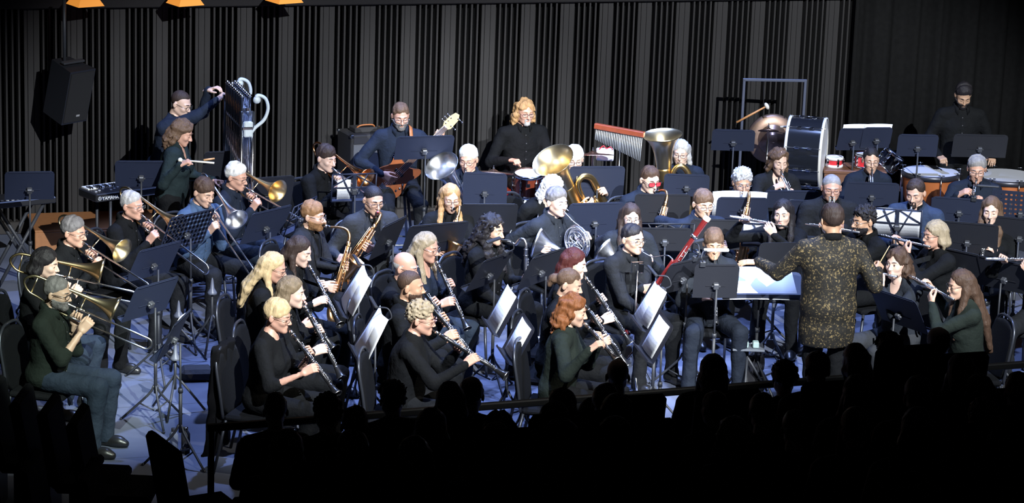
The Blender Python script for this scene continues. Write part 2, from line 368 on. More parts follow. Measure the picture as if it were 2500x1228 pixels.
# seating tiers under the audience (dark) and the stage rail
AUD = []
for kx in range(7):
    y1 = -0.25 - 0.87 * kx; y0 = y1 - 0.87; h_ = 0.0 if kx == 0 else 0.17 * kx
    t = MB(); a, b, c, d = S2W(-7, y0), S2W(8, y0), S2W(8, y1), S2W(-7, y1); lo_ = np.array([0, 0, -0.25]); hi_ = np.array([0, 0, h_ - 0.001])
    t.add([a + lo_, b + lo_, c + lo_, d + lo_, a + hi_, b + hi_, c + hi_, d + hi_], [(3, 2, 1, 0), (4, 5, 6, 7), (0, 1, 5, 4), (1, 2, 6, 5), (2, 3, 7, 6), (3, 0, 4, 7)], smooth=False)
    tag(t.build('floor_tier', HOUSE), kind='structure'); AUD.append(h_)
RP0 = at(505, 1045, 0.85); RP1 = at(1880, 938, 0.85); RD = nrm(RP1 - RP0); rt = thing('stage_rail', 'long low black railing between the audience and the stage', 'railing', TR(RP0[0], RP0[1], 0) @ RZ(math.atan2(RD[1], RD[0])))
RL = np.linalg.norm(RP1 - RP0) + 2.4; m = MB(); m.cbox((RL / 2, 0, 0.85), (RL, 0.045, 0.05), 0.008); m.build('top_rail', mat('rail_black', (0.006, 0.006, 0.006), 0.6), rt)
for i in range(5): m = MB(); m.cbox((0.03 + i * (RL - 0.06) / 4, 0, 0.425), (0.04, 0.04, 0.80), 0.005); m.build('post', mat('rail_black', (0, 0, 0)), rt)

# housings of the front lights, and flaps added to block their beams (out of frame above the audience)
for i, (kl, kt, kp, kc, ka) in enumerate(KEYS):
    kl = np.array(kl); r = thing('stage_light', ('far left', 'right-hand', 'warm', 'narrow greenish')[i] + ' front stage light hanging above the audience', 'stage light', TR(*kl)); A2 = RAILA - RAILV * 3 + np.array([0, 0, 0.38]); B2 = RAILB + RAILV * 2.5 + np.array([0, 0, 0.38])
    e0 = (A2 - kl) / np.linalg.norm(A2 - kl) * 0.9; e1 = (B2 - kl) / np.linalg.norm(B2 - kl) * 0.9; dn_ = np.array([0, -0.1, -0.45]); m = MB(); m.add([e0, e1, e1 + dn_, e0 + dn_], [(0, 1, 2, 3)], smooth=False); o = m.build('light_flag', BLACK_METAL, r); md = o.modifiers.new('solid', 'SOLIDIFY'); md.thickness = 0.004
    ax_ = nrm(np.array(kt) - kl); m = MB(); m.lathe([(-0.42, 0.001), (-0.42, 0.12), (-0.05, 0.14), (-0.05, 0.135), (-0.40, 0.11)], 20, M=basis((0, 0, 0), ax_, (0, 0, 1))); m.bar((0, 0, 0.1), (0, 0, 0.8), 0.015); m.build('housing', BLACK_METAL, r)
# ------------------------------------------------------------------ people
SKIN = {'fair': (0.56, 0.345, 0.245), 'pale': (0.64, 0.43, 0.335), 'tan': (0.46, 0.265, 0.165), 'ruddy': (0.54, 0.30, 0.215), 'light': (0.54, 0.36, 0.26), 'olive': (0.40, 0.245, 0.16)}
HAIRC = {'white': (0.66, 0.65, 0.63), 'grey': (0.24, 0.23, 0.23), 'silver': (0.40, 0.39, 0.38), 'black': (0.014, 0.012, 0.014), 'darkbrown': (0.035, 0.022, 0.018), 'brown': (0.060, 0.034, 0.022), 'midbrown': (0.105, 0.062, 0.038), 'blond': (0.50, 0.37, 0.20), 'ashblond': (0.30, 0.24, 0.16), 'ginger': (0.23, 0.12, 0.055), 'auburn': (0.17, 0.060, 0.020), 'red': (0.060, 0.013, 0.011), 'strawberry': (0.40, 0.23, 0.10), 'lightbrown': (0.17, 0.125, 0.075), 'saltpepper': (0.16, 0.15, 0.15)}
CLOTH = {'black': (0.0055, 0.006, 0.007), 'charcoal': (0.011, 0.012, 0.0145), 'navy': (0.012, 0.017, 0.030), 'blue': (0.050, 0.085, 0.155), 'olive': (0.013, 0.018, 0.015), 'jeans': (0.020, 0.029, 0.046), 'darkjeans': (0.009, 0.012, 0.019), 'grey': (0.028, 0.030, 0.034), 'knit': (0.012, 0.020, 0.022), 'blazer': (0.016, 0.017, 0.020), 'bluesuit': (0.025, 0.038, 0.070), 'slate': (0.017, 0.020, 0.026)}
def skin_m(k): return M_skin(k, SKIN[k])
def hair_m(k): return M_hair(k, HAIRC[k])
def cloth_m(k): return M_cloth(k, CLOTH[k])
LENS = mat('spectacle_lens', (0.5, 0.55, 0.6), 0.08, 0, alpha=0.06)
REDLENS = mat('red_lens', (0.75, 0.04, 0.06), 0.12, 0, alpha=0.85)
HEADC = {}
def head_sdf(v, h, grow=0.0):
    """v: (width, jaw, nose, female)"""
    w, jw, ns, fem = v
    s = SDF((-0.10, -0.14, -0.185), (0.10, 0.135, 0.135), h)
    s.ell((0, 0.014, 0.030), (0.076 * w, 0.091, 0.085), 0.0)
    s.ell((0, -0.030, -0.032), (0.061 * w, 0.060, 0.085), 0.03)
    for a in (-1, 1):
        s.cone((a * 0.048 * w * jw, 0.004, -0.058), (a * 0.012, -0.068, -0.098), 0.021 * jw, 0.017, 0.025)
        s.ell((a * 0.040 * w, -0.060, -0.030), (0.022, 0.022, 0.020), 0.02)
        s.cone((a * 0.012, -0.083, 0.017), (a * 0.042 * w, -0.067, 0.016), 0.0095 if not fem else 0.006, 0.009, 0.012)
        s.cut_ell((a * 0.031, -0.099, -0.003), (0.019, 0.022, 0.013), 0.012)
        s.ell((a * 0.031, -0.0735, -0.003), (0.0135, 0.0125, 0.011), 0.003)
        s.ell((a * 0.080 * w, 0.016, -0.012), (0.008, 0.019, 0.031), 0.006, R=((0.94, -0.34 * a, 0), (0.34 * a, 0.94, 0), (0, 0, 1)))
    s.cone((0, -0.086, 0.002), (0, -0.1 - 0.009 * ns, -0.036), 0.0075, 0.0105 * ns, 0.01)
    for a in (-1, 1): s.ell((a * 0.011 * ns, -0.095, -0.041), (0.008, 0.011, 0.007), 0.006)
    s.cone((-0.014, -0.0855, -0.0635), (0.014, -0.0855, -0.0635), 0.0072, k=0.01)
    s.cone((-0.013, -0.0845, -0.0745), (0.013, -0.0845, -0.0745), 0.0078, k=0.008)
    s.ell((0, -0.073, -0.100), (0.020 * jw, 0.016, 0.015), 0.02)
    s.cone((0, 0.022, -0.055), (0, 0.036, -0.17), 0.050 if not fem else 0.044, 0.054 if not fem else 0.046, 0.025)
    return s
def head_mesh(v, h):
    k = (v, h)
    if k not in HEADC: HEADC[k] = head_sdf(v, h).extract()
    return HEADC[k]
HAIRCACHE = {}
CAP = {'crop': 0.0065, 'short': 0.011, 'full': 0.018, 'bangs': 0.015, 'bald': 0.007, 'bun': 0.009, 'long': 0.013, 'verylong': 0.012, 'shoulder': 0.015, 'curlylong': 0.022, 'curly': 0.020, 'bob': 0.017, 'wavy': 0.018, 'mane': 0.016, 'pixie': 0.017, 'thin': 0.008, 'half': 0.014}
def hair_mesh(style, v, h, seed=0):
    key = (style, v, h, seed)
    if key in HAIRCACHE: return HAIRCACHE[key]
    w = v[0]
    ext = {'long': 0.42, 'verylong': 0.62, 'shoulder': 0.24, 'curlylong': 0.40, 'bob': 0.16, 'wavy': 0.24, 'mane': 0.2, 'half': 0.24}.get(style, 0.13)
    s = SDF((-0.17, -0.16, -ext - 0.02), (0.17, 0.23, 0.17), h)
    x, y, z = [g.astype(np.float32) for g in s.grid()]; az = np.arctan2(x, -y + 0.001); rs = random.Random(seed * 7 + len(style)); ox = rs.uniform(-0.02, 0.02)
    def plane(yf, zf, yb, zb):
        b = (zb - zf) / (yb - yf); return ((zf + b * (y - yf)) - z) / np.sqrt(1 + b * b) + 0 * x
    cap = CAP[style] * 0.85; loose = style in ('bob', 'shoulder', 'long', 'verylong', 'wavy', 'curlylong', 'mane', 'half')
    s.ell((0, 0.014, 0.030), (0.076 * w, 0.091, 0.085), 0.0); s.ell((0, -0.030, -0.032), (0.061 * w, 0.060, 0.085), 0.03)
    zf = {'crop': 0.082, 'short': 0.080, 'full': 0.078, 'curly': 0.076, 'bun': 0.084, 'thin': 0.088, 'bangs': 0.052, 'pixie': 0.050, 'bald': 0.06, 'bob': 0.058, 'half': 0.082}.get(style, 0.080)
    zf = zf - 6.0 * np.minimum(np.abs(x), 0.07) ** 2 * (1 if style not in ('thin',) else -3.0)
    if style == 'pixie': d = np.minimum(np.maximum(plane(-0.11, zf, 0.02, -0.012), y - 0.03 + 0 * x), plane(0.0, 0.0, 0.10, -0.11) + 10 * np.maximum(0.026 - y, 0))
    elif loose: d = np.minimum(np.maximum(plane(-0.11, zf, 0.0, -0.01), y - 0.0 + 0 * x), 0 * x + 0 * y - 0.12 - z + 10 * np.maximum(0.0 - y, 0))
    else: d = np.minimum(np.maximum(plane(-0.11, zf, 0.012, 0.002), y - 0.022 + 0 * x), plane(0.0, 0.03, 0.10, -0.088) + 10 * np.maximum(0.018 - y, 0))
    if style == 'bald': d = np.maximum(np.maximum(d, z - 0.040), -y - 0.02)
    top = 1.0 + 0.5 * np.clip((z - 0.05) / 0.06, 0, 1) if style in ('full', 'bangs', 'short', 'pixie', 'curly', 'mane') else 1.0
    th = cap * top * np.clip(-d / 0.032, 0, 1) ** 0.55 - 0.003
    part = np.exp(-((x - 0.02 - ox) / 0.010) ** 2) * np.clip(z / 0.06, 0, 1) * (y < 0.06)
    th = th - (0.004 * part if style in ('long', 'verylong', 'shoulder', 'short', 'half', 'wavy') else 0)
    s.F = (s.F - th).astype(np.float32); s.cut((d - 0.004).astype(np.float32), 0.0)
    if style == 'bun':
        s.ell((0, 0.120, -0.002), (0.042, 0.040, 0.042), 0.012); s.ell((0.012, 0.145, -0.03), (0.026, 0.028, 0.042), 0.015); s.ell((-0.014, 0.14, -0.045), (0.018, 0.02, 0.035), 0.012)
    if loose:
        L = {'bob': 0.115, 'shoulder': 0.20, 'long': 0.36, 'verylong': 0.56, 'wavy': 0.19, 'curlylong': 0.34, 'mane': 0.155, 'half': 0.19}[style]
        fat = {'wavy': 0.034, 'curlylong': 0.046, 'mane': 0.028, 'half': 0.026, 'verylong': 0.033, 'long': 0.030}.get(style, 0.026)
        for a in (-1, 1):
            s.chain([(a * 0.058 * w, 0.015, 0.05), (a * 0.074 * w, 0.020, -0.05), (a * 0.086, -0.045 if L > 0.3 else 0.035, -L * 0.55 if L < 0.5 else -0.19), (a * 0.085, -0.125 if L > 0.3 else 0.04, -min(L, 0.40))], [0.026, fat, fat * 0.9, fat * 0.5], 0.02)
            s.chain([(a * 0.062, 0.06, 0.03), (a * 0.066, 0.075, -0.06), (a * 0.070, 0.145 if L > 0.3 else 0.085, -L * 0.6), (a * 0.06, 0.165 if L > 0.3 else 0.08, -L * 0.98)], [0.03, fat, fat * 0.95, fat * 0.55], 0.025)
            s.chain([(a * 0.03, 0.085, 0.03), (a * 0.036, 0.10, -0.06), (a * 0.03, 0.165 if L > 0.3 else 0.105, -L * 0.6), (a * 0.025, 0.185 if L > 0.3 else 0.10, -L * 1.04)], [0.03, fat, fat * 0.95, fat * 0.55], 0.025)
        if L > 0.3:
            s.chain([(0, 0.10, 0.0), (0, 0.125, -0.12), (0, 0.16, -L * 0.55), (0, 0.175, -L * 1.05)], [0.03, 0.036, 0.038, 0.02], 0.035)
        wide = 0.060 if style in ('bob', 'curlylong') else 0.066
        s.cut_ell((0, -0.135, -0.060), (wide * w, 0.122, 0.142), 0.012)
        s.cut_ell((0, 0.01, -0.085), (0.058 * w, 0.07, 0.085), 0.012)
    if style in ('curly', 'curlylong', 'mane'): s.noise({'curly': 0.0085, 'mane': 0.005, 'curlylong': 0.011}[style], 190 if style != 'curlylong' else 130, seed + 3); s.noise(0.004 if style != 'mane' else 0.0015, 330, seed + 5)
    elif style in ('wavy', 'half'): s.noise(0.008, 85, seed + 3); s.noise(0.003, 200, seed + 5)
    elif style not in ('crop', 'bald', 'thin'): s.noise(0.0022, 120, seed + 2); s.noise(0.0012, 330, seed + 4)
    if loose: s.F = s.F + (0.0016 * (np.sin(az * 23 + 2 * np.sin(z * 30 + seed)) + 0.7 * np.sin(az * 41 + seed + 14 * y))).astype(np.float32)
    r = s.extract(); HAIRCACHE[key] = r; return r
def beard_mesh(kind, v, h, seed=0):
    key = ('beard', kind, v, h)
    if key in HAIRCACHE: return HAIRCACHE[key]
    s = head_sdf(v, h); x, y, z = s.grid(); s.F = s.F - (0.007 if kind == 'full' else 0.0035)
    if kind == 'goatee': d = np.maximum(np.abs(x) - 0.030, z + 0.050) + 0 * y
    elif kind == 'stubble': d = np.maximum(z + 0.046, y - 0.0) + 0 * x
    else: d = np.maximum(z + 0.044 - 0.12 * np.maximum(y + 0.06, 0), y - 0.008) + 0 * x
    s.cut(d, 0.006); s.cut(-(z + 0.135) + 0 * x + 0 * y, 0.006)
    s.cut_ell((0, -0.100, -0.0690), (0.021, 0.03, 0.0095), 0.004); s.cut_ell((0, -0.107, -0.035), (0.02, 0.02, 0.018), 0.004)
    s.noise(0.0016, 300, 4); r = s.extract(); HAIRCACHE[key] = r; return r
# ---- hands
HANDC = {}
CURL = {'keys': ((32, 38, 25), 0.4), 'fist': ((62, 78, 50), 0.9), 'flat': ((6, 8, 6), 0.0), 'relax': ((24, 30, 18), 0.3), 'grip': ((48, 58, 36), 0.75)}
GRIP = {'keys': (0.125, -0.050), 'fist': (0.088, -0.040), 'flat': (0.10, -0.02), 'relax': (0.11, -0.04), 'grip': (0.105, -0.048)}
def hand_mesh(style, h=0.0047):
    """right hand: wrist at origin, fingers +X, palm -Z, thumb +Y"""
    if (style, h) in HANDC: return HANDC[(style, h)]
    cu, tc = CURL[style]; s = SDF((-0.075, -0.085, -0.12), (0.20, 0.095, 0.035), h)
    s.cone((-0.05, 0, 0), (0.005, 0, 0), 0.013, 0.024, 0.0)
    for yy in (-0.024, -0.008, 0.008, 0.024): s.cone((0.012, yy * 0.75, -0.002), (0.086, yy * 1.08, 0.0), 0.0135, 0.0115, 0.012)
    s.ell((0.03, 0.022, -0.010), (0.032, 0.018, 0.015), 0.012)
    for yy, L, dy, dc in ((0.029, 0.072, 0.05, 0), (0.0095, 0.080, 0.01, 3), (-0.0095, 0.075, -0.03, 5), (-0.028, 0.058, -0.09, 7)):
        p = np.array([0.088, yy, 0.0]); a = 0.0
        for i, (fr, c) in enumerate(zip((0.45, 0.31, 0.24), cu)):
            a += math.radians(c + dc); d = np.array([math.cos(a), dy * math.cos(a), -math.sin(a)]); q = p + d * L * fr
            s.cone(p, q, 0.0090 - 0.0008 * i, 0.0085 - 0.0009 * i, 0.0025 if i else 0.006); p = q
    t0 = np.array([0.022, 0.028, -0.008]); t1 = t0 + np.array([0.034, 0.022 - 0.012 * tc, -0.012 - 0.016 * tc]); t2 = t1 + np.array([0.028, 0.012 - 0.018 * tc, -0.008 - 0.014 * tc]); t3 = t2 + np.array([0.020, 0.004 - 0.014 * tc, -0.004 - 0.006 * tc])
    s.cone(t0, t1, 0.014, 0.0115, 0.012); s.cone(t1, t2, 0.011, 0.0098, 0.003); s.cone(t2, t3, 0.0098, 0.0082, 0.003)
    HANDC[(style, h)] = s.extract(); return HANDC[(style, h)]
def ik(S, Wp, l1, l2, pole):
    d = Wp - S; L = np.linalg.norm(d); mx = (l1 + l2) * 0.985
    if L > mx: k = L / mx; l1 *= k; l2 *= k
    a = (l1 * l1 - l2 * l2 + L * L) / (2 * L); hh = math.sqrt(max(l1 * l1 - a * a, 1e-5)); u = d / L
    p = nrm(pole - u * (pole @ u)); return S + u * a + p * hh
# ---- legs (shared)
LEGC = {}
def legs_mesh(var, fem=False):
    key = (var, fem)
    if key in LEGC: return LEGC[key]
    rs = random.Random(hash(var) % 1000 if not isinstance(var, str) else sum(map(ord, var)))
    if var == 'stand':
        K = [(-0.10, -0.02, 0.50), (0.10, -0.02, 0.50)]; A = [(-0.11, 0.02, 0.09), (0.11, 0.02, 0.09)]; H = [(-0.085, 0, 0.90), (0.085, 0, 0.90)]
    elif var == 'stool':
        K = [(-0.17, -0.36, 0.58), (0.15, -0.40, 0.62)]; A = [(-0.17, -0.26, 0.16), (0.16, -0.34, 0.18)]; H = [(-0.09, 0, 0.76), (0.09, 0, 0.76)]
    else:
        sp = {'a': 0.13, 'b': 0.19, 'c': 0.15}[var]; back = {'a': 0.02, 'b': -0.02, 'c': 0.16}[var]
        K = [(-sp, -0.45, 0.53), (sp, -0.44, 0.53)]; A = [(-sp - 0.01, -0.43 + back, 0.10), (sp + 0.02, -0.40 + back * 0.3, 0.10)]; H = [(-0.09, -0.01, 0.545), (0.09, -0.01, 0.545)]
    s = SDF((-0.36, -0.62, 0.02), (0.36, 0.24, 1.06), 0.0165); K = np.array(K); A = np.array(A); H = np.array(H)
    pz = H[0][2]
    s.ell((0, 0.02, pz + 0.04), (0.175 if fem else 0.168, 0.125, 0.12), 0.0)
    for i in range(2):
        s.cone(H[i], K[i], 0.092, 0.068, 0.05); s.cone(K[i], A[i], 0.068, 0.056, 0.03)
        s.cone(A[i], A[i] - np.array([0, 0, 0.045]), 0.058, 0.06, 0.02)
    s.noise(0.006, 26, 3); s.noise(0.003, 60, 9)
    x, y, z = s.grid(); s.cut(z - (pz + 0.10) + 0 * x + 0 * y, 0.01)
    if var in 'abc': s.cut(0.463 - z + 0 * x - 10 * np.maximum(-0.3 - y, 0), 0.0)
    V, Q = s.extract()
    feet = []
    for i in range(2):
        sh = SDF((-0.09, -0.25, -0.01), (0.09, 0.12, 0.14), 0.011)
        sh.cone((0, 0.035, 0.042), (0, -0.10, 0.038), 0.042, 0.044, 0.0); sh.cone((0, -0.08, 0.035), (0, -0.15, 0.028), 0.042, 0.030, 0.03); sh.cone((0, 0.03, 0.05), (0, 0.02, 0.12), 0.042, 0.040, 0.02)
        gx, gy, gz = sh.grid(); sh.cut(0.004 - gz + 0 * gx + 0 * gy, 0.003)
        fv, fq = sh.extract(); z0 = A[i][2] - 0.10 if A[i][2] > 0.12 else 0.0; fv = fv + np.array([A[i][0], A[i][1], max(z0, 0)]); feet.append((fv, fq))
    LEGC[key] = (V, Q, feet, H, K, A); return LEGC[key]
LEGMESH = {}
def rot3(yaw=0, pitch=0, roll=0):
    """pitch>0 nods down (facing -Y), yaw turns, roll tilts"""
    return np.array((Matrix.Rotation(yaw, 3, 'Z') @ Matrix.Rotation(pitch, 3, 'X') @ Matrix.Rotation(roll, 3, 'Y')).to_3x3())
WOBBLE = random.Random(11)
class Person:
    def __init__(s, who, label, px, yaw=0, z=1.2, hy=0, hp=8, hr=0, lean=6, sc=1.0, fem=False, hair=('short', 'brown'), skin='fair', top=('shirt', 'black'), legs=('a', 'black'), glasses=None, beard=None, pose='seated', bw=1.0, eyes='down', head=None, neck=None, sleeve=1.0, cat='person', seed=None, lowres=False, twist=0):
        s.__dict__.update(locals()); del s.__dict__['s']
        s.seed = seed if seed is not None else int(px[0] + px[1] * 3) % 997
        s.head = head or ((0.95, 0.88, 0.9, True) if fem else (1.0, 1.0, 1.05, False))
        s.bw = s.bw * 1.09; rv = random.Random(s.seed); s.head = (round(s.head[0] * rv.uniform(0.96, 1.05), 3), round(s.head[1] * rv.uniform(0.92, 1.10), 3), round(s.head[2] * rv.uniform(0.88, 1.18), 3), s.head[3])
        Lr = math.radians(lean); s.t = np.array([0, -math.sin(Lr), math.cos(Lr)])
        hipz = {'seated': 0.545, 'stand': 0.92, 'stool': 0.77}[pose]
        s.hip = np.array([0, 0, hipz]); tl = 0.50
        s.nb = s.hip + s.t * tl * sc
        s.hc = s.nb + np.array([0, -0.030 - 0.10 * math.sin(Lr), 0.148 * sc])
        zz = s.hc[2]
        hw = at(px[0], px[1], zz); s.yawr = math.radians(yaw); c, sn = math.cos(s.yawr), math.sin(s.yawr)
        s.loc = np.array([hw[0] - (c * s.hc[0] - sn * s.hc[1]), hw[1] - (sn * s.hc[0] + c * s.hc[1]), 0.0])
        s.M = TR(*s.loc) @ RZ(s.yawr); s.Mi = npM(s.M.inverted()); s.MM = npM(s.M)
        s.HR = rot3(math.radians(hy), math.radians(hp), math.radians(hr))
        s.mouth = s.w(s.hc + s.HR @ np.array([0, -0.096, -0.069]))
        s.fwd = np.array([math.sin(s.yawr), -math.cos(s.yawr), 0]); s.left = np.array([c, sn, 0.0])
        shw = (0.158 if fem else 0.178) * sc * (0.5 + 0.5 * s.bw)
        s.sh = {-1: s.hip + s.t * 0.435 * sc + np.array([-shw, 0.005, 0]), 1: s.hip + s.t * 0.435 * sc + np.array([shw, 0.005, 0])}
        if twist:
            a = math.radians(twist)
            for k in (-1, 1):
                p = s.sh[k] - s.hip; s.sh[k] = s.hip + np.array([p[0] * math.cos(a) - p[1] * math.sin(a), p[0] * math.sin(a) + p[1] * math.cos(a), p[2]])
        s.hands = {}
    def w(s, p): return xf(s.MM, p)[0]
    def l(s, p): return xf(s.Mi, p)[0]
    def hold(s, side, G, pn, fd, style='keys', pole=None, exact=False):
        """side -1 right hand / +1 left hand. G, pn (palm direction), fd (finger direction) in world"""
        R3 = s.Mi[:3, :3]; G = s.l(G); pn = nrm(R3 @ np.asarray(pn, float)); fd = nrm(R3 @ np.asarray(fd, float))
        gx, gz = GRIP[style]; pole = np.array([side * 0.55, 0.25, -1.0]) if pole is None else np.asarray(pole, float)
        S = s.sh[side]; l1 = 0.295 * s.sc; l2 = 0.262 * s.sc
        for it in range(3):
            X = nrm(fd - pn * (fd @ pn)); Z = -pn; Wp = G - X * gx - Z * gz
            E = ik(S, Wp, l1, l2, pole)
            if exact: break
            if it < 2: fd = nrm(0.55 * fd + 0.45 * nrm(Wp - E)); pn = nrm(pn - 0.35 * fd * (pn @ fd))
        X = nrm(fd - pn * (fd @ pn)); Z = -pn; Wp = G - X * gx - Z * gz; E = ik(S, Wp, l1, l2, pole)
        s.hands[side] = (Wp, E, X, Z, style)
    def rest(s, side, G, style='relax', pn=(0, 0, -1), fd=(0, -1, 0), pole=None):
        """G in local coordinates"""
        R = s.MM[:3, :3]; s.hold(side, s.w(G), R @ np.asarray(pn, float), R @ np.asarray(fd, float), style, pole)
    def torso(s, g, grow, arms=True, k=0.05):
        bw, fem, t, hip, sc = s.bw, s.fem, s.t, s.hip, s.sc
        g.ell(hip + np.array([0, 0.02, 0.02]), (0.160 * bw + grow, 0.118 * bw + grow, 0.12 + grow), 0)
        g.ell(hip + t * 0.17 * sc, ((0.135 if fem else 0.148) * bw + grow, 0.108 * bw + grow, 0.16 + grow), k)
        g.ell(hip + t * 0.32 * sc + np.array([0, 0.012, 0]), ((0.142 if fem else 0.165) * bw + grow, 0.112 * (0.5 + 0.5 * bw) + grow, 0.165 + grow), k)
        if fem:
            for a in (-1, 1): g.ell(hip + t * 0.29 * sc + np.array([a * 0.070, -0.078, 0]), (0.062 + grow, 0.055 + grow, 0.062 + grow), 0.04)
        g.cone(s.sh[-1] * 0.85 + (hip + t * 0.43 * sc) * 0.15, s.sh[1] * 0.85 + (hip + t * 0.43 * sc) * 0.15, 0.050 + grow, None, 0.05)
        for a in (-1, 1): g.cone(s.nb + np.array([0, 0.015, 0.01]), s.sh[a] * 0.7 + s.nb * 0.3 + np.array([0, 0.012, -0.005]), 0.044 + grow, 0.042 + grow, 0.05)
        if arms:
            for a, (Wp, E, X, Z, st) in s.hands.items():
                S = s.sh[a]; fe = 0.9 if fem else 1.0
                g.cone(S, E, 0.052 * fe + grow, 0.041 * fe + grow, 0.03)
    def forearm(s, g, grow, frac=1.0, k=0.02):
        fe = 0.88 if s.fem else 1.0
        for a, (Wp, E, X, Z, st) in s.hands.items():
            e2 = E + (Wp - E) * frac; g.cone(E, e2, 0.041 * fe + grow, (0.041 * (1 - frac) + 0.026 * frac) * fe + grow, k)
    def build(s):
        hres = 0.0071 if s.px[1] < 450 else 0.0065
        name = 'person'; root = thing(name, s.label, s.cat, s.M, 'musicians of the band')
        s.root = root; skin = skin_m(s.skin); hm = hair_m(s.hair[1]); top, tcol = s.top
        lo = np.array([-0.75, -0.85, s.hip[2] - 0.16]); hi = np.array([0.75, 0.35, s.hc[2] + 0.02])
        P = [s.sh[-1], s.sh[1], s.hip] + [q for hd in s.hands.values() for q in (hd[0], hd[1])]; P = np.array(P)
        lo = np.minimum(P.min(0) - 0.16, s.hip - np.array([0.30, 0.26, 0.36])); hi = np.maximum(P.max(0) + 0.14, s.nb + np.array([0.2, 0.18, 0.10]))
        # body: head, neck, core and hands in one mesh
        g = SDF(lo - 0.02, hi + np.array([0.02, 0.02, 0.08]), 0.021); s.torso(g, -0.004); s.forearm(g, -0.002)
        g.cone(s.nb + np.array([0, 0.02, -0.03]), s.hc + s.HR @ np.array([0, 0.024, -0.09]), 0.054 if not s.fem else 0.046, 0.046 if not s.fem else 0.041, 0.04)
        VB, QB = g.extract(); Vs = [VB]; Qs = [QB]; Ms = [np.zeros(len(QB), int)]; n = len(VB)
        V, Q = head_mesh(s.head, hres); hs = s.sc ** 0.5; s.hs = hs
        def addp(V, Q, m):
            nonlocal n
            Vs.append(V); Qs.append(Q + n); Ms.append(np.full(len(Q), m)); n += len(V)
        addp(V * hs @ s.HR.T + s.hc, Q, 0)
        for a, (Wp, E, X, Z, st) in s.hands.items():
            V, Q = hand_mesh(st, 0.0058 if s.px[1] < 450 else 0.0053); V = V * (0.92 if s.fem else 1.02); Y = np.cross(Z, X); V2 = V.copy(); Q2 = Q
            if a == 1: V2 = V * np.array([1, -1, 1]); Q2 = Q[:, ::-1]
            addp(V2 @ np.stack([X, Y, Z]) + Wp, Q2, 0)
        mb = MB()
        for a in (-1, 1):
            ex = a * 0.031
            if s.eyes == 'open':
                mb.sph((ex, -0.0795, -0.003), (0.0125, 0.0075, 0.0058), 8, 1); mb.sph((ex, -0.0845, -0.003), (0.0052, 0.004, 0.0054), 8, 2)
            lz = 0.0045 if s.eyes == 'open' else -0.0055
            mb.tube([(ex - 0.013, -0.0815, lz - 0.003), (ex, -0.0875, lz), (ex + 0.013, -0.0815, lz - 0.003)], [0.0012, 0.0022, 0.0012], 5, 2)
            mb.tube([(a * 0.014, -0.094, 0.020), (a * 0.030, -0.091, 0.025), (a * 0.046, -0.077, 0.020)], [0.003, 0.0034, 0.0016] if not s.fem else [0.002, 0.0024, 0.001], 5, 3)
        mb.tube([(-0.020, -0.0835, -0.0675), (-0.009, -0.092, -0.064), (0, -0.0925, -0.0655), (0.009, -0.092, -0.064), (0.020, -0.0835, -0.0675)], [0.001, 0.0034, 0.003, 0.0034, 0.001], 5, 4)
        mb.tube([(-0.018, -0.083, -0.071), (0, -0.0915, -0.074), (0.018, -0.083, -0.071)], [0.001, 0.0048, 0.001], 5, 4)
        FV = np.vstack(mb.v) * np.array([s.head[0], 1, 1]) * hs @ s.HR.T + s.hc; Fq = [tuple(i + n for i in f) for f in mb.f]
        allF = [tuple(q) for q in np.vstack(Qs)] + Fq; mi = list(np.concatenate(Ms)) + mb.m
        lip = mat('lip_' + ('red' if s.fem == 'lip' else 'rose' if s.fem else 'plain'), (0.45, 0.04, 0.04) if s.fem == 'lip' else (0.42, 0.16, 0.13) if s.fem else (0.40, 0.20, 0.16), 0.4)
        me = mesh_np('body', np.vstack(Vs + [FV]), allF, [skin, WHITE, DARK, hm if s.hair[1] not in ('white', 'blond', 'ashblond') else mat('brow_pale', (0.22, 0.16, 0.11), 0.7), lip], mi)
        mobj('body', me, root)
        HM = Matrix.Translation(Vector(s.hc)) @ Matrix([list(r) for r in s.HR]).to_4x4() @ Matrix.Scale(hs, 4)
        if s.hair[0]:
            V, Q = hair_mesh(s.hair[0], s.head, 0.0096 if s.hair[0] in ('long', 'verylong', 'curlylong') else 0.0082, s.seed % 3)
            mobj('hair', mesh_np('hair', V, Q, hm), root, HM)
        if s.beard:
            V, Q = beard_mesh(s.beard[0], s.head, 0.0058); mobj('beard', mesh_np('beard', V, Q, hair_m(s.beard[1])), root, HM)
        # garment
        thick = {'shirt': 0.013, 'blazer': 0.021, 'sweater': 0.014, 'blouse': 0.013}[top]
        g = SDF(lo, hi, 0.0165); s.torso(g, thick, k=0.055)
        if top == 'blazer' and s.pose == 'stand': (g.ell(s.hip + np.array([0, 0.012, 0.12]), (0.205, 0.15, 0.28), 0.05), g.ell(s.hip + np.array([0, 0.012, -0.16]), (0.225, 0.165, 0.34), 0.05))
        s.forearm(g, thick * 0.8, s.sleeve)
        g.noise(0.0034 if top != 'blazer' else 0.0026, 30, s.seed); g.noise(0.0018, 75, s.seed + 1)
        x, y, z = g.grid()
        hem = s.hip[2] - (0.05 if s.pose == 'seated' else 0.10 if s.pose == 'stool' else 0.12)
        if s.pose == 'seated': hem = s.hip[2] - 0.075
        if top == 'blazer' and s.pose == 'stand': hem = s.hip[2] - 0.30
        rad = np.sqrt(x ** 2 + (y - 0.02) ** 2)
        g.cut(np.where(rad < 0.24, hem - z, -1.0) + 0 * x, 0.0)
        neckc = s.nb + np.array([0, -0.005, 0.055])
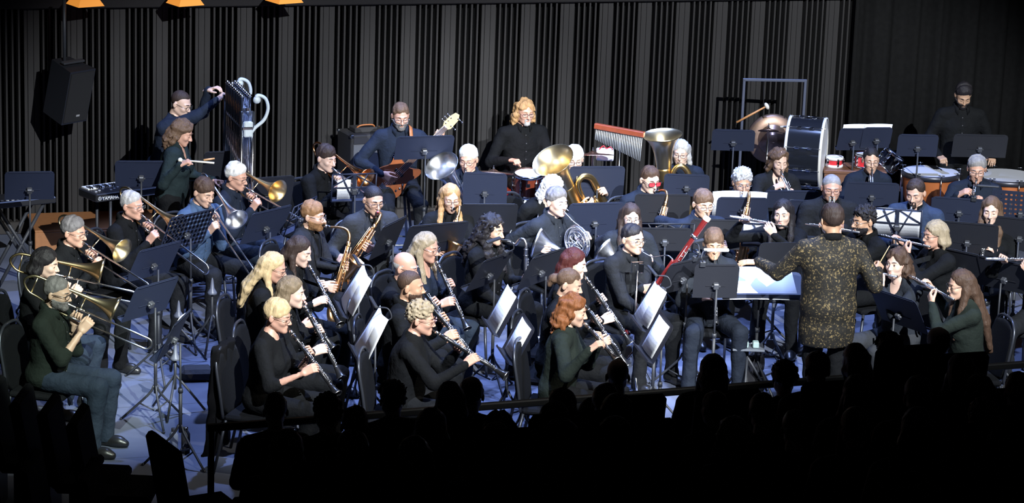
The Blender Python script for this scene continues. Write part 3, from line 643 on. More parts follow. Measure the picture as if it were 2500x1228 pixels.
        if top == 'shirt': g.cut_ell(neckc + np.array([0, -0.02, 0.0]), (0.064, 0.066, 0.052), 0.008)
        elif top == 'blazer': g.cut_ell(neckc + np.array([0, -0.035, -0.005]), (0.07, 0.085, 0.07), 0.008)
        elif s.neck == 'v': g.cut_ell(neckc + np.array([0, -0.07, -0.05]), (0.062, 0.08, 0.115), 0.01)
        elif s.neck == 'scoop': g.cut_ell(neckc + np.array([0, -0.035, -0.015]), (0.085, 0.095, 0.075), 0.01)
        else: g.cut_ell(neckc + np.array([0, -0.01, 0.005]), (0.062, 0.064, 0.052), 0.008)
        V, Q = g.extract(); gar = {'shirt': 'shirt', 'blazer': 'jacket', 'sweater': 'sweater', 'blouse': 'blouse'}[top]
        go = mobj(gar, mesh_np(gar, V, Q, s.top_mat if hasattr(s, 'top_mat') else cloth_m(tcol)), root)
        s.gF = g
        # collars / lapels / placket lie on the garment surface
        def front(xx, zz, d=0.004):
            i = int(round((xx - g.lo[0]) / g.h)); k = int(round((zz - g.lo[2]) / g.h))
            if not (0 <= i < g.n[0] and 0 <= k < g.n[2]): return -0.12
            col = g.F[i, :, k]; js = np.where(col < 0)[0]
            if not len(js): return s.nb[1] - 0.03
            j = js[0]; t0 = col[j - 1] / (col[j - 1] - col[j]) if j > 0 else 0
            return g.lo[1] + g.h * (j - 1 + t0) - d
        cm = s.top_mat if hasattr(s, 'top_mat') else cloth_m(tcol)
        if top in ('shirt', 'blazer'):
            cb = MB(); R = 0.062 if not s.fem else 0.054; inner = cloth_m('black') if top == 'blazer' else cm; prof = []
            for i in range(15):
                a = math.radians(-150 + 300 * i / 14) + PI / 2; ca, sa = math.cos(a), math.sin(a)
                cx = s.nb + np.array([R * ca, 0.006 + (R + 0.004) * sa, 0.012 + 0.028 * sa]); o = 0.016
                prof.append([cx, cx + np.array([ca * 0.004, sa * 0.004, 0.038]), cx + np.array([ca * (o + 0.004), sa * (o + 0.004), 0.030]), cx + np.array([ca * (o + 0.016), sa * (o + 0.016), -0.012 - (0.022 if i in (0, 14) else 0)])])
            V = np.array(prof).reshape(-1, 3); F = [(i * 4 + j, i * 4 + j + 1, i * 4 + 5 + j, i * 4 + 4 + j) for i in range(14) for j in range(3)]
            cb.add(V, F); co = cb.build('collar', inner, go); md = co.modifiers.new('solid', 'SOLIDIFY'); md.thickness = 0.004
        if top == 'shirt':
            cb = MB(); zs = np.linspace(s.nb[2] - 0.035, s.hip[2] + 0.05, 12); V = []
            for zz in zs:
                for xx in (-0.014, 0.014): V.append((xx, front(xx, zz), zz))
            cb.add(V, [(2 * i, 2 * i + 1, 2 * i + 3, 2 * i + 2) for i in range(11)])
            for zz in zs[1::2]: cb.sph((0, front(0, zz) - 0.002, zz), (0.006, 0.003, 0.006), 6, 1)
            po = cb.build('placket', [cm, mat('shirt_button', (0.07, 0.07, 0.08), 0.35)], go)
        if top == 'blazer':
            for a in (-1, 1):
                cb = MB(); V = []; zs = np.linspace(s.nb[2] + 0.015, s.nb[2] - 0.30, 10)
                for i, zz in enumerate(zs):
                    u = i / 9; xi = 0.05 * (1 - u) + 0.006; wd = 0.055 * math.sin(PI * min(1, 0.25 + 0.75 * (1 - u))) + 0.008 + (0.018 if 2 <= i <= 3 else 0)
                    for xx in (xi, xi + wd): V.append((a * xx, front(a * xx, zz, 0.009), zz))
                cb.add(V, [(2 * i, 2 * i + 1, 2 * i + 3, 2 * i + 2) for i in range(9)]); lo_ = cb.build('lapel', cm, go)
                md = lo_.modifiers.new('solid', 'SOLIDIFY'); md.thickness = 0.006
            cb = MB(); V = []; zs = np.linspace(s.nb[2] - 0.02, s.nb[2] - 0.28, 8)
            for i, zz in enumerate(zs):
                u = i / 7
                for xx in (-0.05 * (1 - u) - 0.004, 0, 0.05 * (1 - u) + 0.004): V.append((xx, front(xx, zz, 0.005), zz))
            cb.add(V, [(3 * i + j, 3 * i + j + 1, 3 * i + 4 + j, 3 * i + 3 + j) for i in range(7) for j in range(2)]); cb.build('shirt_front', cloth_m('black'), go)
        # trousers and shoes
        var = s.legs[0] if s.pose == 'seated' else s.pose; key = (var, bool(s.fem), s.legs[1])
        if key not in LEGMESH:
            V, Q, feet, H, K, A = legs_mesh(var, bool(s.fem))
            LEGMESH[key] = (mesh_np('trousers', V, Q, cloth_m(s.legs[1])), [mesh_np('shoe', fv, fq, mat('shoe_leather', (0.012, 0.012, 0.013), 0.35)) for fv, fq in feet])
        tm, sm = LEGMESH[key]; mobj('trousers', tm, root)
        for m in sm: mobj('shoe', m, root)
        if s.glasses:
            gl = MB(); lenses = []; col, shp = s.glasses; rw, rh = {'round': (0.022, 0.020), 'rect': (0.026, 0.015), 'thick': (0.027, 0.019), 'half': (0.025, 0.012), 'sun': (0.028, 0.021)}[shp]; th = {'thick': 0.0026, 'sun': 0.0024}.get(shp, 0.0016)
            wv = s.head[0]
            for a in (-1, 1):
                cx = a * 0.033; e = 2.0 if shp == 'round' else 3.5; an = np.linspace(0, 2 * PI, 20, endpoint=False)
                X = cx + rw * np.sign(np.cos(an)) * np.abs(np.cos(an)) ** (2 / e); Z = -0.006 + rh * np.sign(np.sin(an)) * np.abs(np.sin(an)) ** (2 / e); Y = -0.103 + 1.6 * (np.abs(X) - 0.033) ** 2 * 8 * (np.abs(X) > 0.033)
                R_ = np.stack([X, Y, Z], 1); gl.tube(R_, th, 5, 0, closed=True); lenses.append(np.vstack([R_, [[cx, -0.1035, -0.006]]]))
                gl.tube([(a * (0.033 + rw), -0.097, 0.0), (a * 0.074 * wv, -0.085, 0.002), (a * 0.083 * wv, 0.0, 0.003), (a * 0.082 * wv, 0.022, -0.008)], th, 5, 0)
            gl.tube([(-0.011, -0.104, -0.003), (0, -0.107, 0.0), (0.011, -0.104, -0.003)], th, 5, 0)
            gc = {'black': (0.012, 0.012, 0.014), 'wire': (0.35, 0.33, 0.32), 'brown': (0.09, 0.03, 0.025)}[col]
            gm = mat('frame_' + col, gc, 0.3, 1.0 if col == 'wire' else 0.0)
            go_ = gl.build('glasses', gm, root, HM)
            for V in lenses: lm = MB(); lm.add(V, [(i, (i + 1) % 20, 20) for i in range(20)]); lm.build('lens', REDLENS if shp == 'sun' else LENS, go_)
        return s
# ------------------------------------------------------------------ instruments (local: +X runs from the mouthpiece, +Z keys side, +Y player's left)
ICACHE = {}
def inst_parts(kind, fn):
    if kind not in ICACHE: ICACHE[kind] = fn()
    return ICACHE[kind]
def place(kind, fn, M, name, label, cat, group=None):
    root = thing(name, label, cat, M, group); par = {}
    for nm, me, up in inst_parts(kind, fn):
        o = mobj(nm, me, par.get(up, root)); par[nm] = o
    return root
def keys(mb, x0, x1, n, r, mi=0, rod=True, rr=0.006, seed=1, z=1.0):
    rs = random.Random(seed)
    for i in range(n):
        x = x0 + (x1 - x0) * (i + 0.5) / n; a = rs.uniform(-0.5, 0.5)
        p = np.array([x, math.sin(a) * (r + 0.004), math.cos(a) * (r + 0.004) * z]); mb.sph(p, (rr, rr, 0.0035), 7, mi)
        if i % 2 == 0: mb.tube([p, p + np.array([0.012, (r * 0.8) * (1 if i % 4 else -1), -r * 0.6])], 0.0022, 5, mi)
    if rod:
        for sg in (-1, 1): mb.bar((x0, sg * (r * 0.75 + 0.003), r * 0.75), (x1, sg * (r * 0.75 + 0.003), r * 0.75), 0.0018, 5, mi)
def clarinet_parts(L=0.66, body=EBONY):
    out = []; m = MB(); m.lathe([(-0.006, 0.001), (-0.004, 0.006), (0.03, 0.009), (0.075, 0.0115), (0.078, 0.0115)], 12); m.box((0.0, 0, -0.004), (0.03, 0.012, 0.003)); out.append(('mouthpiece', m.mesh('mouthpiece', EBONY), None))
    m = MB(); m.lathe([(0.035, 0.0115), (0.035, 0.0128), (0.062, 0.0140), (0.062, 0.011)], 12); out.append(('ligature', m.mesh('ligature', SILVER), None))
    m = MB(); m.lathe([(0.076, 0.0125), (0.078, 0.0155), (0.135, 0.0165), (0.137, 0.0145), (0.33, 0.0145), (0.332, 0.0165), (0.345, 0.0165), (0.347, 0.0145), (0.565, 0.0155)], 14); out.append(('body', m.mesh('body', body), None))
    m = MB(); m.lathe([(0.565, 0.0155), (0.568, 0.018), (0.585, 0.019), (0.61, 0.0225), (0.635, 0.029), (0.652, 0.036), (0.66, 0.040), (0.658, 0.037), (0.63, 0.022), (0.6, 0.012)], 18); out.append(('bell', m.mesh('bell', body), None))
    m = MB()
    for x in (0.078, 0.136, 0.331, 0.346, 0.567): m.lathe([(x - 0.003, 0.0166), (x - 0.003, 0.0178), (x + 0.003, 0.0178), (x + 0.003, 0.0166)], 14)
    m.lathe([(0.657, 0.0395), (0.661, 0.0405), (0.662, 0.0385)], 18); keys(m, 0.16, 0.33, 11, 0.0145, seed=2); keys(m, 0.35, 0.55, 13, 0.0148, seed=5)
    for x in (0.20, 0.235, 0.27, 0.40, 0.435, 0.47): m.tube([(x + 0.010 * math.cos(t), 0.010 * math.sin(t), 0.0165) for t in np.linspace(0, 2 * PI, 10, endpoint=False)], 0.0018, 5, closed=True)
    out.append(('keys', m.mesh('keys', SILVER), None)); return out
def oboe_parts():
    out = []; m = MB(); m.lathe([(-0.005, 0.003), (0.02, 0.003), (0.022, 0.002), (0.05, 0.003)], 8); out.append(('reed', m.mesh('reed', mat('cane_reed', (0.55, 0.42, 0.22), 0.6)), None))
    m = MB(); m.lathe([(0.048, 0.006), (0.05, 0.012), (0.06, 0.009), (0.29, 0.011), (0.30, 0.013), (0.52, 0.0125), (0.55, 0.014), (0.60, 0.024), (0.62, 0.024), (0.618, 0.018)], 14); out.append(('body', m.mesh('body', EBONY), None))
    m = MB(); keys(m, 0.10, 0.55, 26, 0.012, seed=8, rr=0.0075); out.append(('keys', m.mesh('keys', SILVER), None)); return out
def flute_parts(L=0.66):
    out = []; m = MB(); m.lathe([(0, 0.001), (0.0, 0.0098), (L, 0.0098), (L, 0.008)], 12, caps=True); out.append(('tube', m.mesh('tube', SILVER), None))
    m = MB(); m.sph((0.085, 0, 0.0085), (0.014, 0.011, 0.005), 8); out.append(('lip_plate', m.mesh('lip_plate', SILVER), None))
    m = MB(); keys(m, 0.25, L - 0.05, 18, 0.0095, seed=3, rr=0.0085); out.append(('keys', m.mesh('keys', SILVER), None)); return out
def bell_prof(x0, x1, r0, r1, n=12, p=4.0):
    return [(x0 + (x1 - x0) * t, r0 + (r1 - r0) * (0.22 * t + 0.78 * t ** p)) for t in np.linspace(0, 1, n)]
def with_inner(pr, t=0.002): return pr + [(x - 0.0005, max(r - t, 0.001)) for x, r in reversed(pr[2:])]
def trombone_parts(ext=0.75, finish=None):
    F = finish or PALEBRASS; out = []
    m = MB(); m.lathe([(0.0, 0.0125), (0.0, 0.0105), (0.02, 0.004), (0.0, 0.0135), (0.006, 0.0135), (0.03, 0.008), (0.075, 0.006)][3:], 12); m.lathe([(0.0, 0.0135), (0.001, 0.010), (0.015, 0.003)], 12); out.append(('mouthpiece', m.mesh('mouthpiece', SILVER), None))
    gap = 0.085; m = MB(); m.bar((0.05, 0, 0), (ext, 0, 0), 0.0068, 10); m.bar((0.05, 0, -gap), (ext, 0, -gap), 0.0068, 10)
    m.bar((0.08, 0, 0), (0.08, 0, -gap), 0.005, 8)
    m.bar((0.07, 0, 0), (0.13, 0, 0), 0.0095, 10); m.bar((0.03, 0, -gap), (0.13, 0, -gap), 0.0095, 10); out.append(('inner_slide', m.mesh('inner_slide', SILVER), None))
    m = MB(); a = np.linspace(-PI / 2, PI / 2, 9); e = ext + 0.10
    P = [(0.16, 0, 0), (e, 0, 0)] + [(e + 0.0425 * math.cos(t), 0, -gap / 2 - 0.0425 * math.sin(t)) for t in a[1:-1]] + [(e, 0, -gap), (0.16, 0, -gap)]
    m.tube(P, 0.0078, 10); m.bar((0.175, 0, 0), (0.175, 0, -gap), 0.005, 8); out.append(('outer_slide', m.mesh('outer_slide', SILVER), None))
    m = MB(); yl = 0.085
    P = catmull([(0.05, 0, -gap), (-0.02, 0.01, -gap), (-0.12, yl * 0.55, -gap + 0.01), (-0.22, yl * 0.9, -gap + 0.02), (-0.30, yl, -gap + 0.03), (-0.355, yl, -gap + 0.075), (-0.355, yl, -gap + 0.12), (-0.30, yl, -gap + 0.16), (-0.2, yl, -gap + 0.165)], 5)
    m.tube(P, np.linspace(0.0075, 0.0105, len(P)), 10)
    m.bar((-0.28, yl, -gap + 0.03), (-0.28, yl, -gap + 0.163), 0.0055, 8); m.bar((0.10, 0.0, 0), (0.10, yl, 0.078), 0.005, 8); out.append(('tuning_slide', m.mesh('tuning_slide', F), None))
    m = MB(); pr = [(-0.21, 0.0107), (0.0, 0.013)] + bell_prof(0.05, 0.34, 0.015, 0.106, 14, 3.6); m.lathe(with_inner(pr), 28, M=TR(0, yl, -gap + 0.165)); out.append(('bell', m.mesh('bell', F), None)); return out
def trumpet_parts(F=None):
    F = F or SILVER; out = []; m = MB(); m.lathe([(0, 0.009), (0, 0.0132), (0.004, 0.0132), (0.02, 0.007), (0.08, 0.005)], 12); m.lathe([(0, 0.0132), (0.001, 0.010), (0.012, 0.003)], 12); out.append(('mouthpiece', m.mesh('mouthpiece', SILVER), None))
    m = MB(); P = catmull([(0.06, 0, 0), (0.30, 0, 0), (0.36, 0, -0.012), (0.385, 0, -0.05), (0.36, 0, -0.09), (0.30, 0, -0.10), (0.20, 0, -0.10)], 5); m.tube(P, 0.0065, 8)
    P = catmull([(0.24, -0.02, -0.09), (0.12, -0.02, -0.10), (0.06, -0.02, -0.085), (0.035, -0.02, -0.05), (0.06, -0.02, -0.012), (0.12, -0.02, 0.0), (0.20, -0.02, 0.0)], 5); m.tube(P, 0.0068, 8); out.append(('leadpipe', m.mesh('leadpipe', F), None))
    m = MB(); m.lathe(with_inner(bell_prof(0.19, 0.50, 0.0068, 0.062, 14, 3.5)), 24, M=TR(0, -0.02, 0)); out.append(('bell', m.mesh('bell', F), None))
    m = MB()
    for i, x in enumerate((0.19, 0.215, 0.24)): m.lathe([(0, 0.0095), (0.0, 0.0105), (0.125, 0.0105), (0.127, 0.006), (0.15, 0.004), (0.151, 0.0075), (0.155, 0.0075)], 10, M=TR(x, -0.01, -0.105) @ AXU, caps=True)
    out.append(('valves', m.mesh('valves', F), None)); return out
def sax_parts(sz=1.0, F=None, neckblk=EBONY):
    """mouthpiece at origin, neck runs +X then body drops to -Z"""
    F = F or GOLD; out = []; m = MB(); m.lathe([(-0.008, 0.004), (0.0, 0.009), (0.06, 0.0125), (0.085, 0.013)], 12, caps=True); out.append(('mouthpiece', m.mesh('mouthpiece', neckblk), None))
    m = MB(); m.lathe([(0.025, 0.0125), (0.025, 0.0142), (0.05, 0.0148), (0.05, 0.0125)], 12); out.append(('ligature', m.mesh('ligature', SILVER), None))
    m = MB(); s_ = sz; P = catmull([(0.08, 0, 0), (0.14 * s_, 0, 0.012), (0.20 * s_, 0, 0.005), (0.232 * s_, 0, -0.035), (0.238 * s_, 0, -0.09)], 5); m.tube(P, np.linspace(0.0095, 0.0145 * s_, len(P)), 10); out.append(('neck', m.mesh('neck', F), None))
    bl = 0.56 * s_; x0 = 0.238 * s_; m = MB()
    P = catmull([(x0, 0, -0.085), (x0 - 0.01, 0, -0.3 * bl - 0.08), (x0 - 0.03, 0, -0.75 * bl - 0.08), (x0 - 0.035, 0, -bl - 0.06), (x0 + 0.0, 0.0, -bl - 0.125), (x0 + 0.055, 0.0, -bl - 0.13), (x0 + 0.095, 0, -bl - 0.065), (x0 + 0.105, 0, -bl + 0.04)], 6)
    R = np.interp(np.linspace(0, 1, len(P)), [0, 0.45, 0.7, 1], [0.015 * s_, 0.026 * s_, 0.034 * s_, 0.042 * s_]); m.tube(P, R, 14); out.append(('body', m.mesh('body', F), None))
    m = MB(); pr = [(0.0, 0.042 * s_)] + bell_prof(0.02, 0.17 * s_, 0.043 * s_, 0.078 * s_, 8, 3.0); M = basis((x0 + 0.105, 0, -bl + 0.03), (0.22, 0, 1), (0, 1, 0)); m.lathe(with_inner(pr), 24, M=M); out.append(('bell', m.mesh('bell', F), None))
    m = MB(); rs = random.Random(4)
    for i in range(13):
        u = (i + 0.5) / 13; z = -0.1 - bl * 0.95 * u; r = (0.017 + 0.014 * u) * s_; xx = x0 - 0.035 * u; a = rs.uniform(-1.3, 1.3); d = np.array([math.cos(a), math.sin(a), 0]); c = np.array([xx, 0, z]) + d * (r + 0.006)
        m.lathe([(0, 0.011 * s_ * (0.7 + 0.6 * u)), (0.004, 0.011 * s_ * (0.7 + 0.6 * u))], 9, M=basis(c, d, (0, 0, 1)), caps=True)
        m.bar(c, c + np.array([0, 0.012, 0.03]), 0.0025, 5)
    for a in (-0.9, 0.0, 0.9, 1.6, -1.7):
        d = np.array([math.cos(a), math.sin(a), 0]); m.bar(np.array([x0, 0, -0.13]) + d * 0.026 * s_, np.array([x0 - 0.03, 0, -bl]) + d * 0.044 * s_, 0.0028, 5)
    for z in (-bl + 0.02, -bl - 0.03): m.lathe([(0, 0.02 * s_), (0.006, 0.02 * s_)], 10, M=basis((x0 + 0.10, 0.047 * s_, z), (0, 1, 0), (0, 0, 1)), caps=True)
    out.append(('keys', m.mesh('keys', F), None)); return out
def bassclar_parts():
    out = []; m = MB(); m.lathe([(-0.008, 0.003), (0.0, 0.008), (0.05, 0.0125), (0.09, 0.0135)], 12, caps=True); out.append(('mouthpiece', m.mesh('mouthpiece', EBONY), None))
    m = MB(); P = catmull([(0.085, 0, 0), (0.14, 0, -0.018), (0.165, 0, 0.0), (0.19, 0, 0.03), (0.225, 0, 0.03), (0.245, 0, 0.0), (0.247, 0, -0.05)], 5); m.tube(P, 0.0125, 10); out.append(('neck', m.mesh('neck', SILVER), None))
    m = MB(); m.bar((0.247, 0, -0.04), (0.247, 0, -0.86), 0.0165, 14); out.append(('body', m.mesh('body', EBONY), None))
    m = MB(); K = basis((0.247, 0, 0), (0, 0, -1), (1, 0, 0)); keys(m, 0.12, 0.84, 30, 0.017, seed=6, rr=0.010, mi=0); mm = MB(); mm.add(np.vstack(m.v), m.f, 0, K)
    for z in (-0.05, -0.10, -0.44, -0.48, -0.85): mm.lathe([(0, 0.017), (0, 0.0195), (0.006, 0.0195), (0.006, 0.017)], 12, M=TR(0.247, 0, z) @ AXU)
    out.append(('keys', mm.mesh('keys', SILVER), None))
    m = MB(); P = catmull([(0.247, 0, -0.85), (0.247, 0, -0.92), (0.275, 0, -0.955), (0.315, 0, -0.93), (0.335, 0, -0.87)], 6); m.tube(P, np.linspace(0.0165, 0.03, len(P)), 12); m.lathe(with_inner(bell_prof(0, 0.10, 0.03, 0.066, 8, 2.5)), 20, M=basis((0.334, 0, -0.875), (0.2, 0, 1), (0, 1, 0))); m.bar((0.25, 0, -0.95), (0.25, 0, -1.06), 0.004, 6); out.append(('bell', m.mesh('bell', SILVER), None)); return out
def bassoon_parts():
    """X axis along the long joint downward; bocal enters from mouth. origin = mouth; built directly in a frame whose +X is the up direction of the bassoon"""
    MAR = mat('bassoon_maple', (0.13, 0.013, 0.013), 0.25, 0, 0.3, 12, coat=0.4); out = []
    m = MB(); m.lathe([(-0.55, 0.030), (-0.50, 0.031), (0.0, 0.027), (0.02, 0.020), (0.30, 0.021), (0.32, 0.025), (0.70, 0.021), (0.72, 0.024), (0.86, 0.026), (0.88, 0.027), (0.88, 0.018)], 18, caps=True); out.append(('long_joint', m.mesh('long_joint', MAR), None))
    m = MB(); m.lathe([(-0.02, 0.018), (0.0, 0.0175), (0.44, 0.0125), (0.46, 0.014)], 14, caps=True, M=TR(0, 0.045, 0)); out.append(('wing_joint', m.mesh('wing_joint', MAR), None))
    m = MB(); m.lathe([(0.87, 0.029), (0.885, 0.031), (0.905, 0.029), (0.905, 0.018), (0.87, 0.018)], 18); out.append(('bell_ring', m.mesh('bell_ring', mat('ivory_ring', (0.78, 0.62, 0.45), 0.4)), None))
    m = MB(); keys(m, -0.45, 0.30, 22, 0.029, seed=9, rr=0.011); keys(m, 0.30, 0.62, 8, 0.023, seed=10, rr=0.009)
    for x in (-0.5, 0.0, 0.31, 0.71): m.lathe([(x - 0.012, 0.0295), (x - 0.012, 0.032), (x + 0.012, 0.032), (x + 0.012, 0.0295)], 16)
    out.append(('keys', m.mesh('keys', SILVER), None)); return out
def horn_parts(F=None):
    F = F or SILVER; out = []; m = MB(); m.lathe([(0, 0.007), (0, 0.0105), (0.004, 0.0105), (0.05, 0.0045), (0.075, 0.004)], 10); out.append(('mouthpiece', m.mesh('mouthpiece', SILVER), None))
    cx, cz = 0.27, -0.13; m = MB(); P = catmull([(0.06, 0, 0), (0.14, 0, -0.005), (0.22, 0.0, 0.005)], 5); m.tube(P, 0.0055, 8); out.append(('leadpipe', m.mesh('leadpipe', F), None))
    m = MB()
    for k, (r, y, w) in enumerate(((0.150, 0.0, 0.008), (0.133, 0.018, 0.0075), (0.14, -0.02, 0.0085), (0.115, 0.0, 0.007), (0.10, -0.018, 0.007), (0.095, 0.02, 0.0065))):
        m.tube([(cx + r * math.cos(t), y, cz + r * 0.92 * math.sin(t)) for t in np.linspace(0, 2 * PI, 30, endpoint=False)], w, 8, closed=True)
    for i in range(7):
        a = -0.6 + i * 0.35; r = 0.045 + 0.01 * (i % 3); c = np.array([cx + 0.05 * math.cos(i * 1.7), (i % 3 - 1) * 0.02, cz + 0.05 * math.sin(i * 1.7)])
        m.tube([c + np.array([r * math.cos(t), 0.01 * math.sin(3 * t), r * 0.5 * math.sin(t + a)]) for t in np.linspace(0, 2 * PI, 16, endpoint=False)], 0.0062, 7, closed=True)
    out.append(('coil', m.mesh('coil', F), None))
    m = MB()
    for i in range(3): m.lathe([(-0.03, 0.017), (-0.03, 0.019), (0.025, 0.019), (0.03, 0.012)], 12, caps=True, M=basis((cx - 0.035 + 0.042 * i, 0.03, cz + 0.02), (0, 1, 0.1), (0, 0, 1)))
    out.append(('valves', m.mesh('valves', F), None))
    m = MB(); P = catmull([(cx + 0.13, -0.02, cz + 0.06), (cx + 0.15, -0.025, cz - 0.03), (cx + 0.10, -0.03, cz - 0.125), (cx + 0.0, -0.035, cz - 0.15), (cx - 0.08, -0.045, cz - 0.15)], 6); m.tube(P, np.linspace(0.009, 0.018, len(P)), 10)
    m.lathe(with_inner(bell_prof(0, 0.24, 0.018, 0.152, 14, 2.6)), 28, M=basis((cx - 0.07, -0.045, cz - 0.15), (-0.86, -0.45, -0.1), (0, 0, 1))); out.append(('bell', m.mesh('bell', F), None)); return out
def tuba_parts(F=None, sz=1.0, F2=None):
    """origin = mouthpiece; +X from mouth forward, bell rises along +Z, offset to the player's right/left via mirroring"""
    F = F or BRASS; F2 = F2 or F; out = []; m = MB(); m.lathe([(0, 0.012), (0, 0.0165), (0.005, 0.0165), (0.03, 0.009), (0.08, 0.006)], 12); out.append(('mouthpiece', m.mesh('mouthpiece', SILVER), None))
    q = sz; bx, by = 0.16, -0.14 * q; m = MB(); P = catmull([(0.07, 0, 0), (0.10, -0.02, -0.02), (0.13, -0.05, -0.06), (0.14, -0.09, -0.16), (0.15, -0.10, -0.26)], 5); m.tube(P, 0.0075, 8); out.append(('leadpipe', m.mesh('leadpipe', F), None))
    m = MB(); zb = -0.42 * q; zt = 0.02
    P = catmull([(bx, by, zt), (bx, by, -0.2 * q), (bx, by + 0.01, zb), (bx + 0.0, by + 0.07 * q, zb - 0.12 * q), (bx, by + 0.17 * q, zb - 0.13 * q), (bx, by + 0.235 * q, zb - 0.03), (bx, by + 0.24 * q, -0.2 * q), (bx, by + 0.235 * q, -0.05), (bx + 0.02, by + 0.17 * q, 0.03), (bx + 0.04, by + 0.10 * q, -0.02), (bx + 0.045, by + 0.09 * q, -0.2 * q), (bx + 0.045, by + 0.1 * q, zb + 0.05)], 6)
    m.tube(P, np.interp(np.linspace(0, 1, len(P)), [0, 0.3, 0.55, 1], [0.075 * q, 0.055 * q, 0.035 * q, 0.016 * q]), 16); out.append(('bows', m.mesh('bows', F), None))
    m = MB(); m.lathe(with_inner([(0, 0.075 * q)] + bell_prof(0.04, 0.34 * q, 0.079 * q, 0.20 * q, 14, 3.4)), 36, M=basis((bx, by, zt - 0.01), (0.0, 0, 1), (0, 1, 0))); out.append(('bell', m.mesh('bell', F2), None))
    m = MB()
    for i in range(4): m.lathe([(0, 0.017), (0.0, 0.019), (0.15, 0.019), (0.155, 0.01), (0.19, 0.006), (0.191, 0.012), (0.195, 0.012)], 10, caps=True, M=TR(bx + 0.09, by + 0.06 + 0.042 * i, -0.38 * q) @ AXU)
    for i in range(5):
        c = np.array([bx + 0.11, by + 0.05 + 0.035 * i, -0.34 * q - 0.03 * (i % 2)]); m.tube([c + np.array([0, 0.03 * math.cos(t), 0.075 * math.sin(t)]) for t in np.linspace(0, 2 * PI, 18, endpoint=False)], 0.0075, 7, closed=True)
    out.append(('valves', m.mesh('valves', F), None)); return out
# ---- playing: put an instrument to the mouth, aim it at a pixel using its known length, set the hands
def aim(P, end, L, near=True):
    """direction from the mouth so that the far end of an instrument of length L lies on the sight line of the pixel"""
    d = ray(*end); o = CPOS - P.mouth; b = d @ o; c = o @ o - L * L; disc = b * b - c
    t = -b if disc < 0 else (-b - math.sqrt(disc) if near else -b + math.sqrt(disc))
    return nrm(CPOS + d * t - P.mouth)
def direc(P, pitch, side=0):
    a = math.radians(pitch); b = math.radians(side); f = P.fwd * math.cos(b) + P.left * math.sin(b)
    return f * math.cos(a) - np.array([0, 0, 1]) * math.sin(a)
def col(M, i): return np.array([M[0][i], M[1][i], M[2][i]])
def play_clarinet(P, label, end=None, pitch=50, side=0, near=True, kind='clarinet', name='clarinet', fn=clarinet_parts, L=0.66, cat='clarinet', gl=0.24, gr=0.42):
    d = aim(P, end, L, near) if end else direc(P, pitch, side)
    M = basis(P.mouth - d * 0.008, d, np.array([0, 0, 1.0]) + P.fwd * 0.8); X, Y, Z = col(M, 0), col(M, 1), col(M, 2)
    place(kind, fn, M, name, label, cat, 'woodwind instruments')
    P.hold(1, xf(M, (gl, 0.006, 0.022))[0], -Y * 0.9 - Z * 0.35, Z * 0.7 - Y * 0.35 - X * 0.25, 'keys')
    P.hold(-1, xf(M, (gr, -0.006, 0.022))[0], Y * 0.9 - Z * 0.35, Z * 0.7 + Y * 0.35 - X * 0.15, 'keys')
def play_trombone(P, label, end, near=True, ext=0.5, slide=None, finish=None, hint=None):
    L = ext + 0.14; d = aim(P, end, L, near); M = basis(P.mouth - d * 0.004, d, (0, 0, 1.0)); X, Y, Z = col(M, 0), col(M, 1), col(M, 2)
    F = finish; place('trombone%.2f%s' % (ext, F.name if F else ''), lambda: trombone_parts(ext, F), M, 'trombone', label, 'trombone', 'trombones')
    P.hold(1, xf(M, (0.095, 0.0, -0.045))[0], -Y, X * 0.5 + Z * 0.75, 'grip')
    P.hold(-1, xf(M, (0.20 if ext < 0.6 else 0.24, -0.004, -0.042))[0], Y, X * 0.55 + Z * 0.65, 'grip')
def play_trumpet(P, label, end, near=True, F=None):
    d = aim(P, end, 0.5, near); M = basis(P.mouth - d * 0.004, d, (0, 0, 1.0)); X, Y, Z = col(M, 0), col(M, 1), col(M, 2)
    place('trumpet', trumpet_parts, M, 'trumpet', label, 'trumpet', 'trumpets')
    P.hold(1, xf(M, (0.215, 0.012, -0.05))[0], -Y, X * 0.6 + Z * 0.6, 'grip'); P.hold(-1, xf(M, (0.215, -0.03, 0.03))[0], Y * 0.5 - Z * 0.7, X * 0.4 + Y * 0.6 + Z * 0.3, 'keys')
def play_flute(P, label, end=None, side=-88, pitch=8, near=True, L=0.66):
    o = P.mouth + P.fwd * 0.0 - np.array([0, 0, 0.012]); d = aim(P, end, L - 0.085, near) if end else direc(P, pitch, side)
    M = basis(o - d * 0.085 + P.fwd * 0.012, d, np.array([0, 0, 1.0]) + P.fwd * 0.3); X, Y, Z = col(M, 0), col(M, 1), col(M, 2)
    place('flute%.2f' % L, lambda: flute_parts(L), M, 'flute', label, 'flute', 'flutes')
    away = P.fwd
    P.hold(1, xf(M, (0.26 if L > .5 else 0.17, 0, 0.004))[0] + away * 0.012, -away, np.array([0, 0, 0.8]) - P.left * 0.5, 'keys', pole=(0.7, -0.35, -0.9))
    P.hold(-1, xf(M, (0.48 if L > .5 else 0.26, 0, 0.012))[0] - away * 0.0, away * 0.75 - np.array([0, 0, 0.5]), np.array([0, 0, 0.55]) + P.left * 0.3 + away * 0.4, 'keys', pole=(-0.9, 0.2, -0.6))
